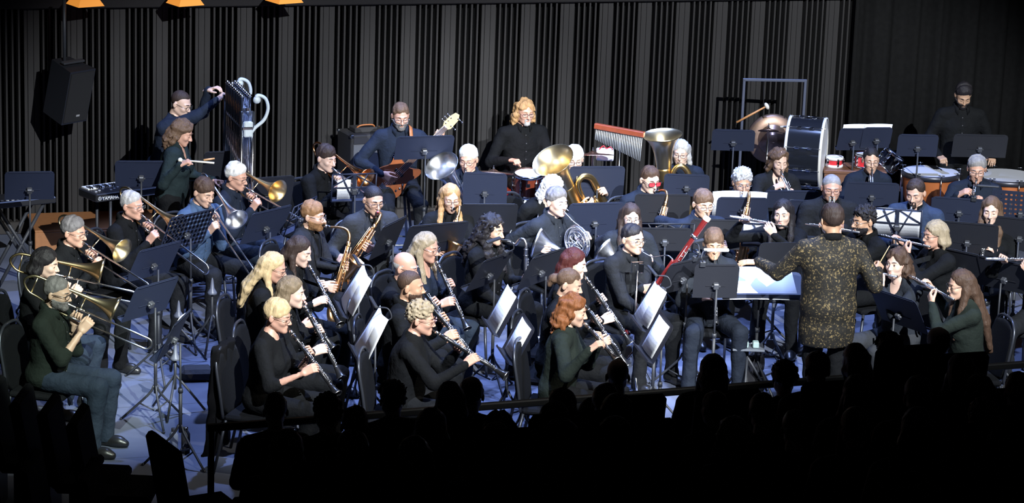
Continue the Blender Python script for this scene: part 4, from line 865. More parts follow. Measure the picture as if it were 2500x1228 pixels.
def play_sax(P, label, dirn, nd=None, F=None, sz=1.0, blk=None, hl=0.3, hr=0.62):
    """dirn: world direction of the body (downwards); neck leaves the mouth forwards"""
    dn = nrm(dirn); f = P.fwd if nd is None else np.asarray(nd, float); x = nrm(f - dn * (f @ dn)); M = basis(P.mouth - x * 0.008, x, -dn); X, Y, Z = col(M, 0), col(M, 1), col(M, 2)
    place('sax%.2f%s' % (sz, blk.name if blk else ''), lambda: sax_parts(sz, F, blk or EBONY), M, 'saxophone', label, 'saxophone', 'saxophones')
    bl = 0.56 * sz; P.hold(1, xf(M, (0.238 * sz + 0.012, 0.012, -0.1 - bl * hl))[0], -Y * 0.8 - X * 0.4, X * 0.7 + Z * 0.2, 'keys')
    P.hold(-1, xf(M, (0.238 * sz - 0.01, -0.02, -0.1 - bl * hr))[0], Y * 0.8 - X * 0.4, X * 0.7 + Z * 0.2, 'keys')
def play_bassclar(P, label, dirn):
    dn = nrm(dirn); f = P.fwd; x = nrm(f - dn * (f @ dn)); M = basis(P.mouth - x * 0.008, x, -dn); X, Y, Z = col(M, 0), col(M, 1), col(M, 2)
    place('bassclarinet', bassclar_parts, M, 'bass_clarinet', label, 'bass clarinet')
    P.hold(1, xf(M, (0.26, 0.01, -0.30))[0], -Y * 0.8 - X * 0.4, X * 0.8 + Z * 0.2, 'keys'); P.hold(-1, xf(M, (0.26, -0.01, -0.60))[0], Y * 0.8 - X * 0.4, X * 0.8 + Z * 0.2, 'keys')
def play_bassoon(P, label, top, bottom_drop=None):
    """bassoon crosses in front of the player: bell end lies on the pixel `top`"""
    o = P.mouth + P.fwd * 0.27 - np.array([0, 0, 0.24]) - P.left * 0.02
    d = ray(*top); q = CPOS - o; b = d @ q; c = q @ q - 0.66 ** 2; disc = b * b - c; t = -b if disc < 0 else -b - math.sqrt(disc) * 0.3; X = nrm(CPOS + d * t - o)
    M = basis(o - X * 0.22, X, P.fwd * 1.0 + np.array([0, 0, 0.2])); Y, Z = col(M, 1), col(M, 2)
    r = place('bassoon', bassoon_parts, M, 'bassoon', label, 'bassoon')
    w0 = xf(M, (0.46, 0.045, 0))[0]; Mi = npM(M.inverted())
    P1 = catmull([P.mouth, P.mouth + P.fwd * 0.06 - np.array([0, 0, 0.02]), P.mouth + P.fwd * 0.14 + P.left * 0.02 - np.array([0, 0, 0.035]), P.mouth * 0.35 + w0 * 0.65 + P.fwd * 0.06 + np.array([0, 0, 0.02]), w0], 6); m = MB(); m.tube(xf(Mi, P1), np.linspace(0.0025, 0.006, len(P1)), 8); m.build('bocal', SILVER, r)
    P.hold(1, xf(M, (0.20, 0.03, 0.03))[0], -Z * 0.5 - Y * 0.7, X * 0.3 + Z * 0.6, 'keys'); P.hold(-1, xf(M, (-0.18, 0.0, 0.033))[0], -Z * 0.6 + Y * 0.5, P.fwd * 0.5 + P.left * 0.5, 'keys')
def play_horn(P, label, side=20, pitch=15, F=None):
    d = direc(P, pitch, side); M = basis(P.mouth - d * 0.004, d, (0, 0, 1.0)); X, Y, Z = col(M, 0), col(M, 1), col(M, 2)
    place('horn' + (F.name if F else ''), lambda: horn_parts(F), M, 'french_horn', label, 'french horn', 'french horns')
    P.hold(1, xf(M, (0.28, 0.055, -0.07))[0], -Y, X * 0.5 + Z * 0.6, 'grip'); P.hold(-1, xf(M, (0.10, -0.14, -0.30))[0], Y, X * 0.7 - Z * 0.1, 'relax', pole=(-0.25, 0.7, -1.0))
def play_tuba(P, label, tilt_dir, F=None, sz=1.0, F2=None, mirror=False, name='tuba', cat='tuba'):
    """tilt_dir: world vector of the bell axis"""
    z = nrm(tilt_dir); f = P.fwd; x = nrm(f - z * (f @ z)); M = basis(P.mouth - x * 0.004, x, z); X, Y, Z = col(M, 0), col(M, 1), col(M, 2)
    key = 'tuba%s%.2f%s' % (F.name if F else '', sz, F2.name if F2 else '')
    if mirror:
        M = M @ Matrix.Diagonal((1, -1, 1, 1))
    place(key, lambda: tuba_parts(F, sz, F2), M, name, label, cat, 'low brass instruments'); sg = -1 if mirror else 1
    P.hold(-sg * 1, xf(M, (0.25, 0.02, -0.22 * sz))[0], -X * 0.5 + Y * 0.2 * sg, np.array([0, 0, 0.2]) + P.fwd * 0.6 + P.left * 0.3, 'keys'); P.hold(sg, xf(M, (0.22, 0.11 * sz, -0.2 * sz))[0], -Y * sg, X * 0.7 + Z * 0.3, 'grip')
# ------------------------------------------------------------------ chairs, stands, sheets
CH = {}
def chair_meshes():
    if CH: return CH
    fr = mat('chair_tube', (0.05, 0.055, 0.07), 0.35, 0.6); m = MB(); m.cbox((0, -0.02, 0.435), (0.43, 0.43, 0.05), 0.018, smooth=False); CH['seat'] = m.mesh('seat', PADDED)
    s = SDF((-0.26, -0.08, -0.28), (0.26, 0.08, 0.28), 0.016); x, y, z = s.grid(); e = ((np.abs(x) / 0.21) ** 3.2 + (np.abs(z) / 0.235) ** 3.2) ** (1 / 3.2); s.F = np.maximum((e - 1) * 0.21, np.abs(y + 0.25 * x * x - 0.01) - 0.022).astype(np.float32); V, Q = s.extract()
    V = V @ np.array(Matrix.Rotation(math.radians(-9), 3, 'X')).T + np.array([0, 0.235, 0.66]); CH['backrest'] = mesh_np('backrest', V, Q, PADDED)
    m = MB(); P = catmull([(-0.205, 0.20, 0.43), (-0.212, 0.225, 0.62), (-0.195, 0.262, 0.82), (-0.12, 0.275, 0.905), (0, 0.285, 0.918), (0.12, 0.275, 0.905), (0.195, 0.262, 0.82), (0.212, 0.225, 0.62), (0.205, 0.20, 0.43)], 5); m.tube(P, 0.012, 8); CH['back_frame'] = m.mesh('back_frame', fr)
    for nm, a, b in (('leg1', (-0.2, -0.21, 0.42), (-0.215, -0.25, 0.0)), ('leg2', (0.2, -0.21, 0.42), (0.215, -0.25, 0.0)), ('leg3', (-0.2, 0.18, 0.42), (-0.215, 0.27, 0.0)), ('leg4', (0.2, 0.18, 0.42), (0.215, 0.27, 0.0))):
        m = MB(); m.bar(a, b, 0.012, 8); CH[nm] = m.mesh('leg', fr)
    return CH
def chair(P, label, dy=0.04):
    ms = chair_meshes(); M = P.M @ TR(0, dy, 0); r = thing('band_chair', label, 'chair', M, 'black band chairs')
    for nm in ms: mobj(nm if not nm.startswith('leg') else 'leg', ms[nm], r)
    return r
def paper_mat():
    m = bpy.data.materials.new('sheet_music_print'); m.use_nodes = True; nt = m.node_tree; b = nt.nodes['Principled BSDF']; b.inputs['Roughness'].default_value = 0.8
    tc = nt.nodes.new('ShaderNodeTexCoord'); sp = nt.nodes.new('ShaderNodeSeparateXYZ'); nt.links.new(tc.outputs['Object'], sp.inputs[0])
    def math_(op, a, bv=None):
        n = nt.nodes.new('ShaderNodeMath'); n.operation = op
        if isinstance(a, (int, float)): n.inputs[0].default_value = a
        else: nt.links.new(a, n.inputs[0])
        if bv is not None:
            if isinstance(bv, (int, float)): n.inputs[1].default_value = bv
            else: nt.links.new(bv, n.inputs[1])
        return n.outputs[0]
    z = sp.outputs[2]; st = math_('FRACT', math_('MULTIPLY', z, 36.0)); band = math_('LESS_THAN', st, 0.45)
    n = nt.nodes.new('ShaderNodeTexNoise'); n.inputs['Scale'].default_value = 170; nt.links.new(tc.outputs['Object'], n.inputs['Vector']); nb_ = math_('MULTIPLY', band, math_('GREATER_THAN', n.outputs[0], 0.50)); f = math_('MULTIPLY', nb_, 0.38)
    mx = nt.nodes.new('ShaderNodeMix'); mx.data_type = 'RGBA'; mx.inputs[6].default_value = (0.76, 0.77, 0.78, 1); mx.inputs[7].default_value = (0.25, 0.25, 0.27, 1); nt.links.new(f, mx.inputs[0]); nt.links.new(mx.outputs[2], b.inputs['Base Color']); return m
PRINT = paper_mat()
ST = {}
def stand_meshes(kind, w, h, z, m_):
    key = (kind, round(w, 2), round(h, 2), m_.name)
    if key in ST: return ST[key]
    out = []; m = MB()
    if kind == 'desk':
        n = 7; V = []; bend = 0.02; c = 0.035
        poly = [(-w / 2, -h / 2), (w / 2, -h / 2), (w / 2, h / 2 - c), (w / 2 - c * 0.3, h / 2 - c * 0.3), (w / 2 - c, h / 2), (-w / 2 + c, h / 2), (-w / 2 + c * 0.3, h / 2 - c * 0.3), (-w / 2, h / 2 - c)]
        m.plate(poly, 0.003, M=Matrix(((1, 0, 0, 0), (0, 0, -1, 0), (0, 1, 0, 0), (0, 0, 0, 1))))
        m.box((0, 0.004, h / 2 - 0.012), (w - 0.07, 0.006, 0.004)); m.box((0, 0.004, -h * 0.15), (w * 0.45, 0.004, 0.003)); out.append(('desk', m.mesh('desk', m_), 'top'))
    elif kind == 'perf':
        nx, nz = 11, 7
        for j in range(nz + 1): m.box((0, 0, -h / 2 + h * j / nz), (w, 0.003, h / nz * (0.62 if 0 < j < nz else 0.7)))
        for i in range(nx + 1): m.box((-w / 2 + w * i / nx, 0.0002, 0), (w / nx * 0.58, 0.0026, h))
        out.append(('desk', m.mesh('desk', m_), 'top'))
    else:
        rr = 0.0045
        for a, b in (((-w / 2, 0, h / 2), (w / 2, 0, h / 2)), ((-w / 2, 0, -h / 2), (w / 2, 0, -h / 2)), ((-w / 2, 0, -h / 2), (-w / 2, 0, h / 2)), ((w / 2, 0, -h / 2), (w / 2, 0, h / 2)), ((-w / 2, 0, 0.0), (w / 2, 0, 0.0)), ((0, 0, -h / 2), (-w * 0.30, 0, h / 2)), ((0, 0, -h / 2), (w * 0.30, 0, h / 2)), ((-w / 2, 0, 0.01), (0, 0, h / 2)), ((w / 2, 0, 0.01), (0, 0, h / 2))): m.tube([a, b], rr, 6, flat=1.6)
        m.box((0, 0.004, 0), (0.03, 0.012, h)); out.append(('folding_frame', m.mesh('folding_frame', m_), 'top'))
    m = MB(); m.box((0, -0.028, -h / 2 + 0.002), (w * 0.98, 0.055, 0.004)); m.box((0, -0.055, -h / 2 + 0.008), (w * 0.98, 0.003, 0.016)); out.append(('ledge', m.mesh('ledge', m_), 'top'))
    m = MB(); m.cbox((0, 0.022, -h * 0.12), (0.045, 0.04, 0.05), 0.006); m.bar((-0.035, 0.026, -h * 0.12), (0.035, 0.026, -h * 0.12), 0.008, 8); out.append(('clamp', m.mesh('clamp', mat('clamp_grey', (0.09, 0.095, 0.11), 0.4, 0.5)), 'top'))
    ST[key] = out; return out
LEGM = {}
def stand(label, px, yaw, z=1.0, tilt=22, w=0.50, h=0.33, kind='desk', dark=False, sheets=(), lamp=None, roll=0, legs=True, tripod=0.25):
    c = at(px[0], px[1], z); yr = math.radians(yaw); R = RZ(yr); off = np.array((R @ Vector((0, 0.05, 0)))[:]); M = TR(c[0] + off[0], c[1] + off[1], 0) @ R
    root = thing('music_stand', label, 'music stand', M, 'black music stands'); TM = TR(0, -0.05, z) @ Matrix.Rotation(math.radians(roll), 4, 'Y') @ Matrix.Rotation(math.radians(-tilt), 4, 'X')
    dk = None
    for nm, me, _ in stand_meshes(kind, w, h, z, DESK_DARK if dark else STAND_DESK):
        if dk is None: dk = mobj(nm, me, root, TM)
        else: mobj(nm, me, dk)
    m = MB(); zt = z - 0.07; m.bar((0, 0, 0.24), (0, 0, zt * 0.62), 0.0135, 10); m.bar((0, 0, zt * 0.55), (0, -0.004, zt + 0.01), 0.0085, 8); m.lathe([(0, 0.016), (0, 0.019), (0.035, 0.019), (0.035, 0.012)], 10, M=TR(0, 0, zt * 0.6) @ AXU); m.build('post', BLACK_METAL, root)
    if 'l' not in LEGM:
        a = MB(); a.tube(catmull([(0, -0.012, 0.30), (0, -0.06, 0.22), (0, -0.27, 0.012)], 4), 0.0095, 7); a.sph((0, -0.275, 0.011), 0.0115, 8); a.bar((0, -0.13, 0.15), (0, -0.01, 0.10), 0.006, 6); LEGM['l'] = a.mesh('leg', BLACK_METAL)
    for i in range(3): mobj('leg', LEGM['l'], root, RZ(math.radians(120 * i + 25)))
    WM = M @ TM
    for k, (sx, sz, sw, sh, rot, lab) in enumerate(sheets):
        pm = PAPER if any(q in lab for q in ('score', 'left white', 'right white', 'left clarinets', 'lower left one', 'bearded', 'sticking', 'edge above')) else PRINT
        p = MB(); n = 6; V = []
        for i in range(n + 1):
            for j in range(2): u_ = -sw / 2 + sw * i / n; V.append((u_, -0.006 - 0.004 * k - 0.010 * math.cos(u_ / sw * PI), (j - 0.5) * sh))
        p.add(V, [(2 * i, 2 * i + 2, 2 * i + 3, 2 * i + 1) for i in range(n)]); o = p.build('sheet_music', pm, None, WM @ TR(sx, 0, sz) @ Matrix.Rotation(math.radians(rot), 4, 'Y')); md = o.modifiers.new('solid', 'SOLIDIFY'); md.thickness = 0.0015
        tag(o, lab, 'sheet music', 'sheets of music on the stands')
    if lamp:
        lx, dirx, lit, lab = lamp; L = thing('stand_lamp', lab, 'lamp', WM, 'clip-on stand lamps'); m = MB(); m.cbox((lx, 0, h / 2), (0.05, 0.035, 0.05), 0.006); m.build('clip', BLACK_METAL, L)
        P = catmull([(lx, 0.01, h / 2 + 0.02), (lx + 0.02 * dirx, 0.03, h / 2 + 0.07), (lx + 0.0, -0.02, h / 2 + (0.10 if lit else 0.115)), (lx - 0.04 * dirx, -0.08, h / 2 + (0.075 if lit else 0.085))], 6); m = MB(); m.tube(P, 0.0055, 7); m.build('gooseneck', BLACK_METAL, L)
        e = P[-1]; m = MB(); m.cbox(e + np.array([-0.08 * dirx, -0.02, 0]), (0.20, 0.03, 0.018), 0.005); m.build('lamp_head', BLACK_METAL if not lit else mat('lit_led_bar', (0.9, 0.9, 0.9), 0.5, emit=(1, 0.98, 0.95), estr=1.3), L)
    return root
# ------------------------------------------------------------------ percussion and equipment
MAHOG = mat('mahogany_lacquer', (0.22, 0.045, 0.022), 0.22, 0, 0.35, 9, coat=0.5, stretch=(1, 1, 0.3)); DRUMHEAD = mat('drum_head', (0.70, 0.70, 0.72), 0.5); CYM = mat('cymbal_bronze', (0.62, 0.38, 0.25), 0.33, 1.0, 0.2, 60); DRUMBLACK = mat('drum_black_gloss', (0.012, 0.014, 0.02), 0.12, 0, coat=0.6)
COPPER = mat('timpani_copper', (0.62, 0.19, 0.06), 0.34, 0.55, 0.25, 5); WOODSTICK = mat('stick_maple', (0.60, 0.40, 0.20), 0.5, 0, 0.15, 40); FELT = mat('felt_offwhite', (0.62, 0.58, 0.50), 0.95); TAN = mat('mallet_tan', (0.55, 0.30, 0.13), 0.5)
def drum(parent, r, h, M, shell, head=DRUMHEAD, lugs=8, hoop=CHROME):
    m = MB(); m.lathe([(-h / 2, r), (h / 2, r)], 32, M=M @ AXU); m.build('shell', shell, parent)
    m = MB(); m.lathe([(h / 2 + 0.001, r * 0.995), (h / 2 + 0.002, 0.001)], 32, M=M @ AXU); m.build('drum_head', head, parent)
    m = MB(); m.lathe([(-h / 2 - 0.002, 0.001), (-h / 2 - 0.001, r * 0.995)], 32, M=M @ AXU); m.build('drum_head', head, parent)
    for sg in (-1, 1): m = MB(); m.lathe([(sg * h / 2 - 0.014, r + 0.002), (sg * h / 2 - 0.014, r + 0.012), (sg * h / 2 + 0.012, r + 0.012), (sg * h / 2 + 0.012, r - 0.002)], 32, M=M @ AXU); m.build('hoop', hoop, parent)
    for i in range(lugs):
        a = 2 * PI * i / lugs; m = MB(); x, y = (r + 0.014) * math.cos(a), (r + 0.014) * math.sin(a); m.bar((x, y, -h / 2), (x, y, h / 2), 0.004, 6); m.cbox((x * 0.985, y * 0.985, h * 0.18), (0.022, 0.022, 0.05), 0.004); m.cbox((x * 0.985, y * 0.985, -h * 0.18), (0.022, 0.022, 0.05), 0.004)
        mm = MB(); mm.add(np.vstack(m.v), m.f, 0, M); mm.build('lug', CHROME, parent)
def tri_stand(parent, x, y, zt, r=0.30, mt=CHROME, rad=0.011):
    m = MB(); m.bar((x, y, 0.2), (x, y, zt), rad, 8); m.build('pole', mt, parent)
    for i in range(3):
        a = 2 * PI * i / 3 + 0.4; m = MB(); m.tube([(x, y, 0.32), (x + r * 0.5 * math.cos(a), y + r * 0.5 * math.sin(a), 0.17), (x + r * math.cos(a), y + r * math.sin(a), 0.012)], 0.010, 6); m.build('leg', mt, parent)
def cymbal(label, px, z, r, tilt, yaw, name='crash_cymbal', st=True):
    c = at(px[0], px[1], z); root = thing(name, label, 'cymbal', TR(c[0], c[1], 0), 'cymbals'); R = RZ(math.radians(yaw)) @ Matrix.Rotation(math.radians(tilt), 4, 'X')
    m = MB(); m.lathe([(0.032, 0.004), (0.030, r * 0.08), (0.016, r * 0.2), (0.012, r * 0.25), (0.004, r * 0.7), (-0.006, r), (-0.008, r), (0.002, r * 0.7), (0.009, r * 0.25), (0.013, r * 0.2)], 40, M=TR(0, 0, z) @ R @ AXU); m.build('cymbal_plate', CYM, root)
    m = MB(); m.sph((0, 0, z + 0.04), (0.012, 0.012, 0.012), 8); m.bar((0, 0, z), (0, 0, z + 0.07), 0.004, 6); m.build('wing_nut', BLACK_METAL, root); tri_stand(root, 0, 0, z - 0.005); return root
def stick(name, label, a, b, r0, mt, head=None, hm=None, cat='mallet'):
    a = np.asarray(a, float); b = np.asarray(b, float); root = thing(name, label, cat, basis(a, b - a, (0.1, 0.2, 1)), 'sticks and mallets'); L = np.linalg.norm(b - a); m = MB(); m.tube([(0, 0, 0), (L * 0.5, 0, 0), (L, 0, 0)], [r0, r0, r0 * 0.75], 8); m.build('shaft', mt, root)
    if head: m = MB(); m.sph((L, 0, 0), head, 12); m.build('mallet_head', hm, root)
    return root
# ------------------------------------------------------------------ the musicians
PEOPLE = {}
def mk(key, who, desc, px, **k):
    P = Person(who, desc, px, **k); PEOPLE[key] = P; return P
def done(P, ch=True):
    P.build()
    if ch: chair(P, 'black padded chair under ' + P.who)
BR = mat('bore_brass', (0.86, 0.64, 0.33), 0.29, 1.0)
HM_ = (1.05, 1.05, 1.05, False); HF2 = (0.98, 0.92, 0.95, True); HN = (0.96, 0.95, 1.15, False)
# trombones
P = mk('t1', 'the bearded trombonist in olive', 'bearded man in olive shirt and thick black glasses playing trombone', (140, 714), yaw=76, hp=8, lean=4, hair=('short', 'saltpepper'), beard=('full', 'saltpepper'), glasses=('black', 'thick'), top=('shirt', 'olive'), legs=('a', 'jeans'), sleeve=0.25, bw=1.08, skin='light')
play_trombone(P, 'trombone of the bearded man in the olive shirt', (400, 842), near=True, ext=0.54); done(P)
P = mk('t2', 'the woman trombonist with black fringe', 'woman with black hair and fringe playing trombone at far left', (112, 642), yaw=78, hp=10, fem=True, hair=('bob', 'black'), skin='pale', legs=('c', 'jeans'))
play_trombone(P, 'trombone of the black-haired woman at far left', (372, 722), near=True, ext=0.50, finish=BR); done(P)
P = mk('t3', 'the shadowed trombonist by the wall', 'trombonist with greying hair in deep shadow at far left', (180, 565), yaw=70, hp=8, hair=('full', 'saltpepper'), skin='ruddy', glasses=('wire', 'rect'), legs=('b', 'black'))
play_trombone(P, 'trombone of the shadowed player at far left', (368, 697), near=True, ext=0.62); done(P)
P = mk('t4', 'the grey trombonist in black shirt', 'grey-haired trombonist with glasses and black shirt looking right', (322, 500), yaw=66, hp=4, hair=('short', 'silver'), skin='ruddy', glasses=('wire', 'rect'), legs=('b', 'charcoal'), eyes='open', bw=1.06)
play_trombone(P, 'trombone of the grey-haired man in black shirt', (512, 652), near=True, ext=0.72, finish=BR); done(P)
P = mk('t5', 'the young trombonist in blue shirt', 'young brown-haired trombonist in light blue shirt with bowed head', (498, 468), yaw=50, hp=20, hair=('bangs', 'brown'), skin='fair', top=('shirt', 'blue'), legs=('b', 'charcoal'), lean=9)
play_trombone(P, 'trombone with silver bell of the young man in blue', (622, 662), near=True, ext=0.78, finish=SILVER); done(P)
P = mk('t6', 'the white-haired trombonist', 'white-haired trombonist with glasses in navy shirt', (577, 430), yaw=68, hp=12, hair=('full', 'white'), skin='ruddy', glasses=('black', 'rect'), top=('shirt', 'navy'), legs=('a', 'jeans'), bw=1.05)
play_trombone(P, 'gold trombone of the white-haired man in navy', (735, 535), near=True, ext=0.62, finish=BR); done(P)
P = mk('t7', 'the young dark-haired trombonist', 'young dark-haired trombonist in black shirt below the amplifier', (797, 385), yaw=48, hp=10, hair=('bangs', 'darkbrown'), skin='pale', legs=('a', 'black'), head=(0.93, 0.95, 1.1, False))
play_trombone(P, 'orange brass trombone of the young dark-haired man', (925, 500), near=True, ext=0.5, finish=mat('rose_brass', (0.78, 0.36, 0.14), 0.22, 1.0)); done(P)
# saxophones
P = mk('s1', 'the ginger-bearded saxophonist', 'young saxophonist with ginger beard, wire glasses and dark jacket', (764, 525), yaw=72, hp=6, hair=('bangs', 'ginger'), beard=('full', 'ginger'), glasses=('wire', 'round'), top=('blazer', 'blazer'), legs=('b', 'black'), skin='fair', eyes='open', head=HN)
play_sax(P, 'gold tenor saxophone of the ginger-bearded man', nrm(np.array([-0.18, -0.25, -1.0])), None, sz=1.12); done(P)
P = mk('s2', 'the saxophonist in a grey suit jacket', 'saxophonist with short dark hair, glasses and open suit jacket', (912, 487), yaw=30, hp=14, hair=('crop', 'black'), glasses=('black', 'rect'), top=('blazer', 'grey'), legs=('b', 'black'), skin='fair', bw=1.1, head=HM_)
play_sax(P, 'gold tenor saxophone with red mouthpiece slanting left', nrm(np.array([-0.62, -0.20, -1.0])), (0.12, -1, 0), sz=1.12, blk=mat('red_mouthpiece', (0.32, 0.03, 0.06), 0.25)); done(P)
P = mk('s3', 'the long-blonde woman saxophonist', 'woman with long straight strawberry-blonde hair and glasses playing saxophone', (1100, 482), yaw=14, hp=12, fem=True, hair=('long', 'strawberry'), glasses=('black', 'rect'), skin='fair')
play_sax(P, 'alto saxophone with gold bell held low by blonde woman', nrm(np.array([-0.25, -0.50, -1.0])), None, sz=0.95); done(P)
# clarinets, left column
P = mk('c1', 'the blonde clarinettist with hair clip', 'woman with long blonde hair, hair clip and dark glasses', (668, 652), yaw=80, hp=14, fem=True, hair=('long', 'blond'), glasses=('black', 'rect'), skin='ruddy')
play_clarinet(P, 'clarinet of the long-haired blonde woman, mostly hidden', pitch=52); done(P)
P = mk('c2', 'the dark-haired bowed clarinettist', 'woman with long dark brown hair bowing over her clarinet', (732, 612), yaw=68, hp=16, fem=True, hair=('long', 'darkbrown'), skin='pale')
play_clarinet(P, 'clarinet of the dark-haired woman beside the saxophones', end=(832, 795)); done(P)
P = mk('c3', 'the bright-faced brown-haired clarinettist', 'woman with shoulder-length light brown hair and brightly lit face playing clarinet', (712, 712), yaw=82, hp=6, fem=True, hair=('shoulder', 'lightbrown'), skin='pale', eyes='open')
play_clarinet(P, 'clarinet of the woman with brightly lit face', end=(835, 925)); done(P)
P = mk('c4', 'the short-haired blonde clarinettist', 'woman with short blonde hair and glasses playing clarinet in front', (678, 770), yaw=74, hp=10, fem=True, hair=('pixie', 'blond'), glasses=('black', 'rect'), skin='ruddy', top=('sweater', 'black'), neck='scoop', sleeve=0.22, legs=('c', 'black'))
play_clarinet(P, 'clarinet of the short-haired blonde woman in front', end=(825, 965)); done(P)
# clarinets, middle column
P = mk('c5', 'the grey-blonde clarinettist in cardigan', 'older woman with long grey-blonde hair and round glasses playing clarinet', (1042, 602), yaw=62, hp=10, fem=True, hair=('long', 'ashblond'), glasses=('wire', 'round'), skin='ruddy', top=('blouse', 'navy'), neck='v', legs=('a', 'jeans'))
play_clarinet(P, 'clarinet with silver keys of the grey-blonde woman', end=(1142, 805)); done(P)
P = mk('c6', 'the bald clarinettist', 'bald man with white fringe and glasses behind the brown-haired man', (990, 652), yaw=70, hp=8, hair=('bald', 'silver'), glasses=('black', 'rect'), skin='ruddy')
play_clarinet(P, 'clarinet of the bald man, mostly hidden', pitch=50); done(P)
P = mk('c7', 'the brown-haired clarinettist with goatee', 'man with receding brown hair and short beard playing clarinet', (1003, 698), yaw=84, hp=4, hair=('thin', 'brown'), beard=('stubble', 'brown'), skin='tan', eyes='open')
play_clarinet(P, 'clarinet of the man with receding brown hair', end=(1165, 880)); done(P)
P = mk('c8', 'the curly grey-haired clarinettist', 'woman with curly grey hair and black sweater playing clarinet', (1028, 777), yaw=84, hp=8, fem=True, hair=('curly', 'ashblond'), glasses=('brown', 'rect'), skin='ruddy', top=('sweater', 'black'), legs=('c', 'charcoal'), bw=1.12, lean=8, head=HF2)
play_clarinet(P, 'clarinet of the curly grey-haired woman', end=(1238, 920)); done(P)
# clarinets, right column
P = mk('c9', 'the dark-red-haired clarinettist', 'woman with dark red hair and fringe playing clarinet', (1402, 642), yaw=74, hp=10, fem=True, hair=('shoulder', 'red'), skin='pale', top=('blouse', 'black'), neck='v')
play_clarinet(P, 'clarinet of the woman with dark red hair', end=(1545, 845)); done(P)
P = mk('c10', 'the clarinettist with tied-back hair', 'woman with brown hair tied in a messy bun playing clarinet', (1390, 692), yaw=76, hp=14, fem=True, hair=('bun', 'midbrown'), skin='fair')
play_clarinet(P, 'clarinet of the woman with tied-back hair, half hidden', pitch=52); done(P)
P = mk('c11', 'the auburn-haired clarinettist in front', 'woman with wavy auburn hair and dark sweater playing clarinet', (1400, 756), yaw=80, hp=12, fem=True, hair=('wavy', 'auburn'), skin='fair', top=('sweater', 'olive'), legs=('c', 'black'))
play_clarinet(P, 'clarinet of the woman with wavy auburn hair', end=(1510, 885)); done(P)
# bass clarinet, bassoon, oboe
P = mk('bc', 'the bass clarinettist with black curls', 'woman with long curly black hair playing bass clarinet', (1202, 560), yaw=60, hp=8, fem=True, hair=('curlylong', 'black'), skin='fair', bw=1.15, head=HF2)
play_bassclar(P, 'tall black bass clarinet with silver neck', nrm(np.array([0.02, -0.06, -1.0]))); done(P)
P = mk('bsn', 'the bassoonist in grey shirt', 'man with black hair and low glasses in grey shirt playing bassoon', (1545, 582), yaw=42, hp=4, hair=('short', 'black'), glasses=('black', 'half'), top=('shirt', 'charcoal'), skin='fair', eyes='open', legs=('b', 'black'), head=HM_)
play_bassoon(P, 'dark red bassoon with pale bell ring pointing up right', (1712, 553)); done(P)
P = mk('ob', 'the oboist with short brown hair', 'woman with short brown hair and glasses playing oboe', (1742, 594), yaw=6, hp=10, fem=True, hair=('pixie', 'midbrown'), glasses=('black', 'rect'), skin='tan', top=('shirt', 'slate'), legs=('b', 'darkjeans'), head=HF2)
play_clarinet(P, 'black oboe with silver keys held straight down', end=(1748, 795), kind='oboe', name='oboe', fn=oboe_parts, L=0.62, cat='oboe', gl=0.20, gr=0.38); done(P)
# horns
P = mk('h1', 'the horn player with closed eyes', 'man with grey-brown hair and closed eyes playing silver french horn', (1360, 492), yaw=40, hp=2, hair=('full', 'saltpepper'), skin='pale', top=('shirt', 'slate'), legs=('b', 'black'))
play_horn(P, 'silver french horn of the man with closed eyes', side=2, pitch=24); done(P)
P = mk('h2', 'the white-haired horn player leaning', 'white-haired musician in black sweater behind the silver horn player', (1350, 462), yaw=38, hp=16, hair=('mane', 'white'), skin='pale', top=('sweater', 'black'), lean=36)
play_horn(P, 'french horn of the leaning white-haired player, hidden', side=20, pitch=30); done(P)
P = mk('h3', 'the horn player in round glasses', 'woman with long dark hair and round glasses above the bassoonist', (1540, 530), yaw=10, hp=4, fem=True, hair=('long', 'darkbrown'), glasses=('wire', 'round'), skin='pale', top=('shirt', 'slate'), eyes='open')
play_horn(P, 'silver french horn of the woman with round glasses', side=12, pitch=35); done(P)
P = mk('h4', 'the smiling horn player', 'smiling man with brown fringe and glasses behind a music stand', (1717, 497), yaw=20, hp=8, hair=('bangs', 'midbrown'), glasses=('wire', 'rect'), skin='fair', top=('shirt', 'navy'))
play_horn(P, 'silver french horn of the smiling man', side=5, pitch=38); done(P)
# low brass
P = mk('e1', 'the white-haired euphonium player', 'white-haired man with glasses playing silver euphonium below the bassist', (1143, 388), yaw=-12, hp=10, hair=('full', 'white'), glasses=('black', 'rect'), skin='ruddy', top=('shirt', 'navy'))
play_tuba(P, 'silver euphonium of the white-haired man', np.array([-0.45, -0.55, 0.8]), SILVER, 0.82, SILVER, name='euphonium', cat='euphonium'); done(P)
P = mk('e2', 'the white-haired tuba player', 'white-haired man with glasses behind a large brass bell beside drums', (1402, 388), yaw=6, hp=8, hair=('full', 'white'), glasses=('black', 'rect'), skin='pale', top=('shirt', 'navy'))
play_tuba(P, 'brass tuba tilted left in front of the drummer', np.array([-0.42, -0.50, 0.85]), BRASS, 1.0, PALEBRASS); done(P)
P = mk('e3', 'the tuba player with silver hair', 'woman with long silver hair and glasses playing upright brass tuba', (1662, 372), yaw=-8, hp=6, fem=True, hair=('shoulder', 'silver'), glasses=('black', 'rect'), skin='pale', top=('sweater', 'navy'))
play_tuba(P, 'brass tuba with upright bell of the silver-haired woman', np.array([-0.10, -0.12, 1.0]), BRASS, 0.95, PALEBRASS); done(P)
